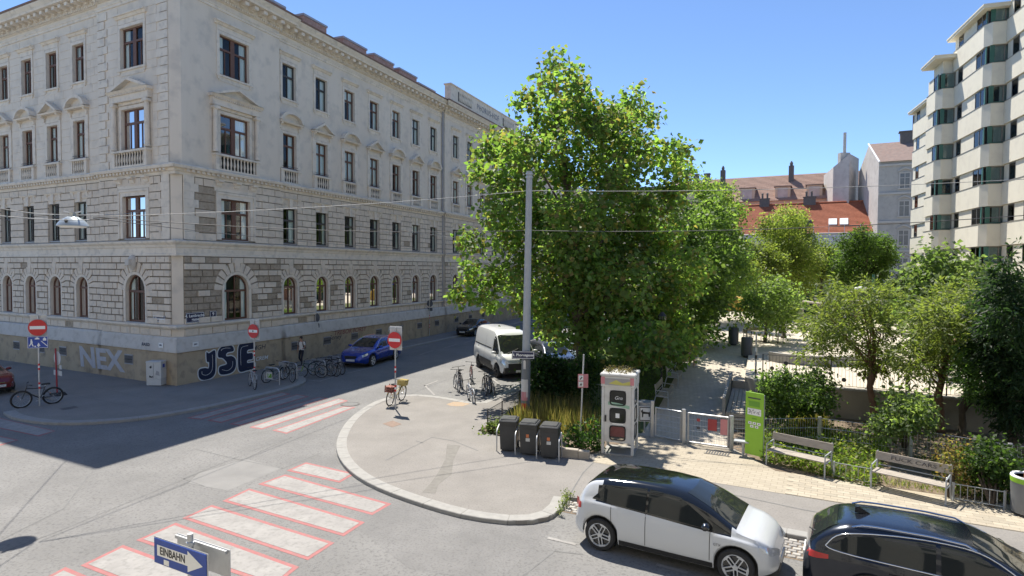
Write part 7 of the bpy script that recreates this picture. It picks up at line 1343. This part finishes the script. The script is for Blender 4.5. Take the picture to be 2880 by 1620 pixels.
for sg in (-1, 1): vn.spatch([(-2.3, 1.37), (.80, 1.37)], [(-2.3, 1.32), (.80, 1.32)], .008, 10, 1, sgn=sg).build('slide_rail', m_trimb, t); vn.spatch([(-1.05, .74), (.98, .74)], [(-1.05, .56), (.98, .56)], .02, 8, 1, sgn=sg).build('rub_strip', m_trimb, t)
MB().box(2.40, 2.53, -.80, .80, .34, .60).build('front_bumper', m_trimb, t); MB().tube([(1.98, -.5, 1.22), (1.80, .1, 1.40)], .012, 5).build('wiper', m_trimb, t)
vd = Vector((math.cos(r_), math.sin(r_), 0)); vl = Vector((-vd.y, vd.x, 0))
t.scale = (1.1, 1.14, 1.1)
# cars beside the van under the tree
su = Car(4.45, 1.84, 1.62, [(-2.22, .5), (-2.2, 1.0), (-2.1, 1.2), (-1.85, 1.5), (-1.5, 1.6), (-.5, 1.63), (.1, 1.60), (.6, 1.42), (1.0, 1.14), (1.3, 1.06), (1.8, .99), (2.1, .88), (2.22, .55)], [(-2.22, .48), (-2.1, 1.02), (-1, 1.04), (1, .98), (1.7, .93), (2.1, .76), (2.22, .5)], [(-2.22, .7), (-2.0, .85), (-1, .92), (1.2, .91), (1.8, .86), (2.1, .70), (2.22, .5)], 1.36, -1.28, .345)
build_car('dark_grey_suv', 'dark grey off road car parked right of the white van', su, paint_mat('anthracite', (.05, .055, .075), .6, .3), p_+vl*2.75+vd*.2, r_, [([(-1.7, 1.2), (-1.4, 1.46), (-.3, 1.52)], [(-1.7, 1.1), (-.3, 1.07)]), ([(-.24, 1.52), (.15, 1.49), (.85, 1.08)], [(-.24, 1.07), (.85, 1.03)])], (1.05, .12, .70, .56, .05, .7), (-2.1, -1.8, .6, .55), hl=([(1.75, .90), (2.08, .80)], [(1.75, .78), (2.08, .66)]), plate_txt='', grille=(.52, .74, .40), doors=((-.28, .36, 1.05),))
build_car('pale_blue_car', 'pale blue small car half hidden by leaves beyond the off road car', hb, paint_mat('pale_blue', (.42, .52, .58), .3, .3), p_+vl*5.1+vd*.0, r_, [([(-1.55, 1.12), (-1.25, 1.38), (-.45, 1.47)], [(-1.55, 1.08), (-.45, 1.03)]), ([(-.40, 1.47), (.25, 1.42), (.86, 1.06)], [(-.40, 1.03), (.86, .96)])], (1.30, .34, .68, .52, .06, .80), (-1.99, -1.80, .60, .55), hl=([(1.74, .84), (2.02, .74)], [(1.74, .80), (2.02, .6)]), plate_txt='', doors=((-.43, .36, 1.02),))
build_car('silver_car', 'silver car glimpsed through the leaves beyond the pale blue one', hb, paint_mat('silver', (.5, .52, .54), .6, .3), p_+vl*7.7-vd*.2, r_, [([(-1.55, 1.12), (-1.25, 1.38), (-.45, 1.47)], [(-1.55, 1.08), (-.45, 1.03)]), ([(-.40, 1.47), (.25, 1.42), (.86, 1.06)], [(-.40, 1.03), (.86, .96)])], (1.30, .34, .68, .52, .06, .80), (-1.99, -1.80, .60, .55), plate_txt='')
# red small car, its nose at the left edge
rc = Car(3.55, 1.63, 1.49, [(-1.77, .5), (-1.75, .9), (-1.65, 1.15), (-1.4, 1.4), (-1.0, 1.48), (-.3, 1.50), (.15, 1.42), (.55, 1.15), (.85, .98), (1.3, .93), (1.6, .84), (1.74, .66), (1.77, .48)], [(-1.77, .46), (-1.7, .88), (-1, .93), (.8, .88), (1.3, .84), (1.65, .70), (1.77, .44)], [(-1.77, .6), (-1.6, .74), (-1, .81), (.9, .81), (1.35, .77), (1.62, .64), (1.74, .5), (1.77, .42)], 1.12, -1.18, .295)
rp = G(-2, 1112, RD)-UU*1.77; t = build_car('red_small_car', 'dark red small city car with round headlights at the left edge', rc, paint_mat('red', (.16, .008, .014), .2, .25), Vector((rp.x, rp.y, RD)), RZU, [([(-1.2, 1.08), (-.9, 1.34), (-.35, 1.39)], [(-1.2, 1.0), (-.35, .97)]), ([(-.28, 1.39), (.1, 1.34), (.68, .96)], [(-.28, .97), (.68, .92)])], (.86, .12, .60, .48, .05, .55), (-1.68, -1.40, .5, .45), plate_txt='')
for sy in (-1, 1): MB().lathe([(.0, .03), (.07, .02), (.10, 0), (.11, -.03)], 16, mat=Matrix.Rotation(R_(70), 4, 'Y')).build('headlight', m_lamp, t, loc=(1.60, sy*.52, .70), smooth=40); MB().lathe([(.0, .02), (.05, .0)], 12, mat=Matrix.Rotation(R_(80), 4, 'Y')).build('indicator', m_lamp, t, loc=(1.70, sy*.50, .52))
MB().tube([(1.73, -.4, .56), (1.79, 0, .57), (1.73, .4, .56)], .012, 5).build('chrome_strip', m_chrome, t); OB('plate_text', textmesh('W 58 69 X', .085, m_gr_d), t, (1.795, 0, .42)).rotation_euler = (0, 0, R_(90))
# ================================================================ BICYCLES AND PEOPLE
def bicycle(label, a, b, z=0.0, frame=None, lean=6, basket=None, fender=False, tyre_w=.022, fork=None, step=False, crate=None, group=None):
    d = b-a; d.z = 0; d.normalize(); c = (a+b)/2; t = thing('bicycle', label, 'bicycle', (c.x, c.y, z), math.atan2(d.y, d.x), group); t.rotation_euler = (R_(lean), 0, math.atan2(d.y, d.x)); R = .335; wb = .53; mf = frame or m_blk
    for x in (wb, -wb):
        ty = MB().tube([(R*math.cos(q), 0, R*math.sin(q)) for q in np.linspace(0, 2*math.pi, 26, endpoint=False)], tyre_w, 6, closed=True).build('wheel', m_rubber, t, smooth=True, loc=(x, 0, R+.01)); rm = MB().tube([((R-.035)*math.cos(q), 0, (R-.035)*math.sin(q)) for q in np.linspace(0, 2*math.pi, 24, endpoint=False)], .010, 5, closed=True)
        rm.build('rim', m_galv, ty, smooth=True); sp = MB()
        for k in range(14): q = 2*math.pi*k/14; sp.tube([(0, .02*(-1)**k, 0), ((R-.04)*math.cos(q), 0, (R-.04)*math.sin(q))], .0025, 3, caps=False)
        sp.lathe([(.02, -.04), (.02, .04)], 8, mat=Matrix.Rotation(R_(90), 4, 'X')); sp.build('spokes', m_galv, ty); MB().box(.08, .13, -.008, .008, .12, .15).build('reflector', m_orange, ty)
        if fender: MB().tube([(x+(R+.035)*math.cos(q), 0, R+(R+.035)*math.sin(q)) for q in np.linspace(.35, 2.6, 12)], .018, 5).build('mudguard', mf, t, smooth=True)
    bb, st, ht, hb_ = (-.10, 0, .30), (-.26, 0, .80), (.36, 0, .82), (.41, 0, .64); fr = MB()
    if step: fr.tube([hb_, (.15, 0, .42), bb], .022, 7); fr.tube([ht, (.12, 0, .58), (-.2, 0, .52)], .017, 7)
    else: fr.tube([hb_, bb], .021, 7); fr.tube([(.375, 0, .77), (-.235, 0, .72)], .018, 7)
    fr.tube([bb, st], .017, 7); fr.tube([ht, hb_], .021, 7)
    for sy in (-1, 1): fr.tube([(-.10, sy*.03, .30), (-wb, sy*.055, R)], .010, 5); fr.tube([(-.22, sy*.02, .68), (-wb, sy*.055, R)], .009, 5)
    fr.build('frame', mf, t, smooth=40); fk = MB()
    for sy in (-1, 1): fk.tube([(.41, sy*.045, .64), (.46, sy*.05, .50), (wb, sy*.05, R)], .013, 6)
    fk.tube([(.41, -.05, .64), (.41, .05, .64)], .016, 6); fk.build('fork', fork or mf, t, smooth=40); hbm = MB(); hbm.tube([ht, (.34, 0, .93)], .014, 6); hbm.tube([(.26, -.30, .96), (.33, -.16, .95), (.36, 0, .94), (.33, .16, .95), (.26, .30, .96)], .012, 6); hbm.build('handlebar', m_blk, t, smooth=40)
    for sy in (-1, 1): MB().tube([(.30, sy*.22, .955), (.24, sy*.32, .962)], .017, 6).build('grip', m_rubber, t)
    MB().tube([st, (-.275, 0, .86)], .013, 6).build('seat_post', m_galv, t); MB().prism([(-.42, -.075), (-.38, -.09), (-.25, -.045), (-.13, -.02), (-.13, .02), (-.25, .045), (-.38, .09), (-.42, .075)], .86, .905, axis='xy').build('saddle', m_rubber, t)
    ck = MB(); ck.lathe([(.09, -.004), (.09, .004)], 16, c=(-.10, -.05, .30), mat=Matrix.Rotation(R_(90), 4, 'X')); ck.tube([(-.10, -.06, .30), (-.02, -.08, .17)], .010, 5); ck.tube([(-.10, .06, .30), (-.18, .08, .43)], .010, 5); ck.box(-.06, .02, -.14, -.08, .155, .175); ck.box(-.22, -.14, .08, .14, .42, .44); ck.build('crank', m_galv, t); MB().tube([(-.10, -.05, .39), (-wb, -.05, R+.04)], .005, 4).tube([(-.10, -.05, .21), (-wb, -.05, R-.04)], .005, 4).build('chain', m_blk, t)
    if basket:
        bk = MB(); x0 = .46 if basket != 'rear' else -.62
        bk.prism([(x0-.14, .70), (x0+.16, .70), (x0+.24, .93), (x0-.17, .93)], -.18, .18); bk.build('basket', m_galv if basket == 'grey' else mf, t)
    if crate: cr = MB(); [cr.box(-.78, -.38, -.17, .17, .62+k*.09, .67+k*.09) for k in range(3)]; [cr.box(x, x+.03, y, y+.03, .60, .90) for x in (-.78, -.41) for y in (-.17, .14)]; cr.build('crate', crate, t)
    if fender: MB().tube([(-.25, -.05, .70), (-.75, -.06, .70)], .008, 5).tube([(-.25, .05, .70), (-.75, .06, .70)], .008, 5).tube([(-.70, -.06, .70), (-.56, -.06, R)], .006, 4).tube([(-.70, .06, .70), (-.56, .06, R)], .006, 4).build('rack', m_galv, t)
    return t
bp = lambda n, c: M('bike_'+n, c, tuple(k*1.15 for k in c), 6, .35, coat=.3)
gz_ = lambda x, y, z: G(x, y, z+.34)
SH = 'bicycles at the stands by the building'; BY = 'bicycles in the painted bay'
bicycle('black mountain bike leaning at the left no entry sign', gz_(151, 1112, 0), gz_(57, 1124, 0), 0, bp('black', (.015, .016, .018)), -5, tyre_w=.04)
bicycle('silver bicycle seen from behind at the corner no entry sign', gz_(719, 1078, 0), gz_(699, 1064, 0), 0, bp('silver', (.42, .43, .45)), 4, fender=True, group=SH)
bicycle('dark bicycle inside the second hoop stand', gz_(796, 1049, 0), gz_(820, 1056, 0), 0, bp('graphite', (.05, .055, .06)), -6, fender=True, group=SH); bicycle('dark bicycle with basket behind the P sign stand', gz_(758, 1056, 0), gz_(790, 1050, 0), 0, bp('petrol', (.02, .05, .06)), 6, fender=True, basket='grey', step=True, group=SH)
bicycle('bicycle with bright green fork at the third hoop stand', gz_(899, 1044, RD), gz_(853, 1044, RD), RD, bp('dark_teal', (.02, .06, .055)), -6, fork=bp('lime', (.35, .5, .06)), group=SH); bicycle('dark bicycle right of the one with green fork', gz_(926, 1040, RD), gz_(885, 1038, RD), RD, bp('blue_grey', (.06, .08, .10)), 5, fender=True, group=SH); bicycle('black bicycle leaning at the last hoop stand before the blue car', gz_(962, 1036, RD), gz_(930, 1030, RD), RD, bp('coal', (.02, .02, .022)), -5, fender=True, step=True, group=SH); bicycle('grey bicycle squeezed between the last two hoop stands', gz_(945, 1041, RD), gz_(905, 1036, RD), RD, bp('steel', (.14, .15, .16)), 7, group=SH)
bicycle('yellow bicycle with front basket and red crate at the middle no entry sign', gz_(1086, 1124, 0)+Vector((0, .1, 0)), gz_(1137, 1103, 0)+Vector((0, .1, 0)), 0, bp('yellow', (.38, .29, .08)), 5, basket='front', step=True, fender=True, crate=M('crate_red', (.22, .08, .06), (.28, .11, .08), 5, .8))
bicycle('grey bicycle at the left of the painted bay', gz_(1296, 1090, RD), gz_(1272, 1066, RD), RD, bp('grey', (.22, .22, .23)), 5, group=BY); bicycle('dark bicycle second from the left in the painted bay', gz_(1306, 1080, RD), gz_(1288, 1056, RD), RD, bp('umber', (.08, .06, .05)), -6, fender=True, group=BY); bicycle('reddish bicycle at the back of the painted bay near the van', gz_(1330, 1068, RD), gz_(1318, 1040, RD), RD, bp('rose', (.26, .13, .12)), 4, group=BY); bicycle('white framed bicycle nearest the lens in the painted bay', gz_(1339, 1122, RD), gz_(1314, 1098, RD), RD, bp('white', (.66, .67, .68)), -5, fender=True, group=BY); bicycle('brown bicycle right of the white one in the painted bay', gz_(1372, 1100, RD), gz_(1352, 1072, RD), RD, bp('brown', (.12, .09, .07)), 5, group=BY); bicycle('black bicycle at the right of the painted bay', gz_(1396, 1103, RD), gz_(1376, 1076, RD), RD, bp('ink', (.025, .025, .028)), -6, fender=True, group=BY); bicycle('pale bicycle in the middle of the right bay cluster', gz_(1384, 1098, RD), gz_(1362, 1066, RD), RD, bp('pale', (.4, .4, .41)), 7, group=BY)
# ---- people
m_skin = M('skin', (.40, .23, .16), (.46, .27, .19), 9, .5); m_tee = M('white_tee', (.62, .61, .59), (.70, .69, .67), 7, .9, bump=.2, bscale=30); m_trs = M('black_trousers', (.014, .016, .026), (.022, .024, .036), 7, .85); m_hair = M('dark_hair', (.025, .018, .014), (.04, .03, .022), 20, .6); m_shoe = M('grey_shoes', (.35, .34, .33), (.42, .41, .4), 9, .7); m_top = M('coral_top', (.45, .16, .11), (.5, .2, .14), 7, .9)
def skin_mesh(chains, mats, matfn, root=0):
    """chains: [[(co, radius), ...]]; points that coincide are welded, so the body is one surface"""
    key = {}; vs = []; rs = []; es = []
    for ch in chains:
        prev = None
        for co, r in ch:
            k = tuple(round(q, 3) for q in co)
            if k not in key: key[k] = len(vs); vs.append(co); rs.append(r)
            i = key[k]
            if prev is not None and prev != i: es.append((prev, i))
            prev = i
    me = bpy.data.meshes.new('skel'); me.from_pydata(vs, es, []); ob = bpy.data.objects.new('skel', me); COL.objects.link(ob); ob.modifiers.new('s', 'SKIN')
    if not me.skin_vertices: me.skin_vertices.new() if hasattr(me.skin_vertices, 'new') else None
    for i, sv in enumerate(me.skin_vertices[0].data): sv.radius = (rs[i] if isinstance(rs[i], tuple) else (rs[i], rs[i])); sv.use_root = (i == root)
    sb = ob.modifiers.new('d', 'SUBSURF'); sb.levels = 2; sb.render_levels = 2
    dg = bpy.context.evaluated_depsgraph_get(); out = bpy.data.meshes.new_from_object(ob.evaluated_get(dg)); bpy.data.objects.remove(ob); out.materials.clear()
    for m in mats: out.materials.append(m)
    for p in out.polygons: p.material_index = matfn(p.center); p.use_smooth = True
    return out
def hand(w, d, side):
    """wrist point, direction -> palm and five bent fingers"""
    w = Vector(w); d = Vector(d).normalized(); s = d.cross(Vector((0, 1, 0))).normalized() if abs(d.y) < .9 else Vector((1, 0, 0)); pm = w+d*.09; ch = [[(tuple(w), .026), (tuple(w+d*.045), (.036, .018)), (tuple(pm), (.034, .016))]]
    for k, (o, l) in enumerate(((-.028, .065), (-.009, .08), (.010, .075), (.028, .055))): b0 = pm+s*o; ch.append([(tuple(pm), (.034, .016)), (tuple(b0+d*.02), .009), (tuple(b0+d*(l*.6)+Vector((0, side*.012, 0))), .0085), (tuple(b0+d*l+Vector((0, side*.03, 0))), .007)])
    ch.append([(tuple(w+d*.045), (.036, .018)), (tuple(w+d*.06+s*.045), .010), (tuple(w+d*.10+s*.055), .008)]); return ch
H = 1.74; hip = (0, 0, .93)
def leg(y, kx, kz, ax, az, tx): return [[(hip, .13), ((0.0, y, .88), .085), ((kx, y*1.05, kz), .058), ((ax, y*1.05, az), .038), ((ax+.02, y*1.05, az-.05), .04), ((ax+tx, y*1.05, az-.065), .03)]]
def arm(y, ex, ez, wx, wz, wy): s = 1 if y > 0 else -1; return [[((0.0, 0, 1.40), .115), ((0, y, 1.42), .058), ((ex, y*1.22, ez), .04), ((wx, wy, wz), .026)]]
chains = [[(hip, .13), ((.0, 0, 1.12), .12), ((.01, 0, 1.28), .135), ((0, 0, 1.40), .115), ((0.01, 0, 1.50), .05), ((.03, 0, 1.57), .06), ((.035, 0, 1.66), .082), ((.02, 0, 1.73), .055)], [((.035, 0, 1.66), .082), ((.118, 0, 1.645), .013)]]
chains += leg(.09, .16, .52, .14, .10, .15)+leg(-.09, .08, .48, -.26, .17, .12)+arm(.19, .02, 1.14, .20, 1.05, .20)+arm(-.19, -.08, 1.14, .02, .92, -.24); chains += hand((.20, .20, 1.05), (1, 0, .2), -1)+hand((.02, -.24, .92), (.35, 0, -1), 1)
def wm(c):
    if c.z < .13 or (c.z < .20 and c.x < -.1): return 3
    if c.z < .97 and abs(c.y) < .175: return 2
    if c.z < 1.45 and not (abs(c.y) > .20 and c.z < 1.26): return 1
    return 0
pb = G(848, 1029); t = thing('person', 'walking person in white shirt and black trousers with a black backpack', 'person', pb+Vector((0, 0, -.02)), math.atan2(-DR.y, -DR.x)+.25)
OB('body', skin_mesh(chains, [m_skin, m_tee, m_trs, m_shoe], wm), t); MB().lathe([(.0, .10), (.05, .095), (.085, .05), (.093, .0), (.085, -.05), (.07, -.07)], 14).build('hair', m_hair, t, loc=(.015, 0, 1.675), smooth=True)
for sy in (-1, 1): MB().lathe([(.0, -.008), (.009, 0), (.0, .008)], 6, mat=Matrix.Rotation(R_(90), 4, 'Y')).build('eye', m_blk, t, loc=(.108, sy*.03, 1.668)); MB().lathe([(.012, -.03), (.02, 0), (.012, .03)], 8).build('ear', m_skin, t, loc=(.02, sy*.088, 1.65))
MB().box(.108, .116, -.022, .022, 1.60, 1.606).build('mouth', m_top, t)
ang = math.atan2(-DR.y, -DR.x)+.25; bkp = thing('backpack', 'black backpack carried by the walking person', 'backpack', pb+Vector((-math.cos(ang)*.21, -math.sin(ang)*.21, 0)), ang); MB().bbox(-.11, .08, -.15, .15, 1.0, 1.43, .05).build('bag', m_blk, bkp, smooth=50); MB().bbox(-.15, -.10, -.11, .11, 1.04, 1.24, .03).build('pocket', m_trimb, bkp)
for sy in (-1, 1): MB().tube([(.06, sy*.10, 1.40), (.20, sy*.11, 1.49), (.33, sy*.12, 1.36), (.24, sy*.15, 1.12), (.08, sy*.13, 1.04)], .018, 6).build('strap', m_blk, bkp, smooth=True)
# seated person on the third park bench
hip = (0, 0, .52)
ch2 = [[(hip, .14), ((-.04, 0, .75), .125), ((-.06, 0, .93), .13), ((-.05, 0, 1.03), .11), ((-.03, 0, 1.13), .05), ((0, 0, 1.20), .06), ((.01, 0, 1.29), .082), ((0, 0, 1.36), .055)], [((.01, 0, 1.29), .082), ((.095, 0, 1.275), .013)]]
for sy in (-1, 1): ch2 += [[(hip, .14), ((.08, sy*.09, .52), .085), ((.46, sy*.11, .50), .058), ((.48, sy*.11, .10), .038), ((.50, sy*.11, .05), .04), ((.63, sy*.11, .035), .03)], [((-.05, 0, 1.03), .11), ((-.05, sy*.18, 1.04), .056), ((.02, sy*.22, .78), .04), ((.24, sy*.14, .66), .026)]]+hand((.24, sy*.14, .66), (1, 0, -.25), -sy)
def wm2(c): return 3 if c.z < .09 else (2 if c.z < .62 and c.x < .5 and not c.z < .42 else (1 if c.z < 1.09 and not (c.x > .05 and c.z < .9) else 0))
sp_ = gz(1930, 1040, 31.0)+NR*-.08; t = thing('person', 'person in coral top sitting on a park bench under the trees', 'person', sp_+Vector((0, 0, -.02)), math.atan2(NR.y, NR.x)); OB('body', skin_mesh(ch2, [m_skin, m_top, m_trs, m_shoe], wm2), t); MB().lathe([(.0, .10), (.05, .095), (.088, .05), (.096, .0), (.09, -.08), (.06, -.12)], 14).build('hair', m_hair, t, loc=(-.012, 0, 1.305), smooth=True)
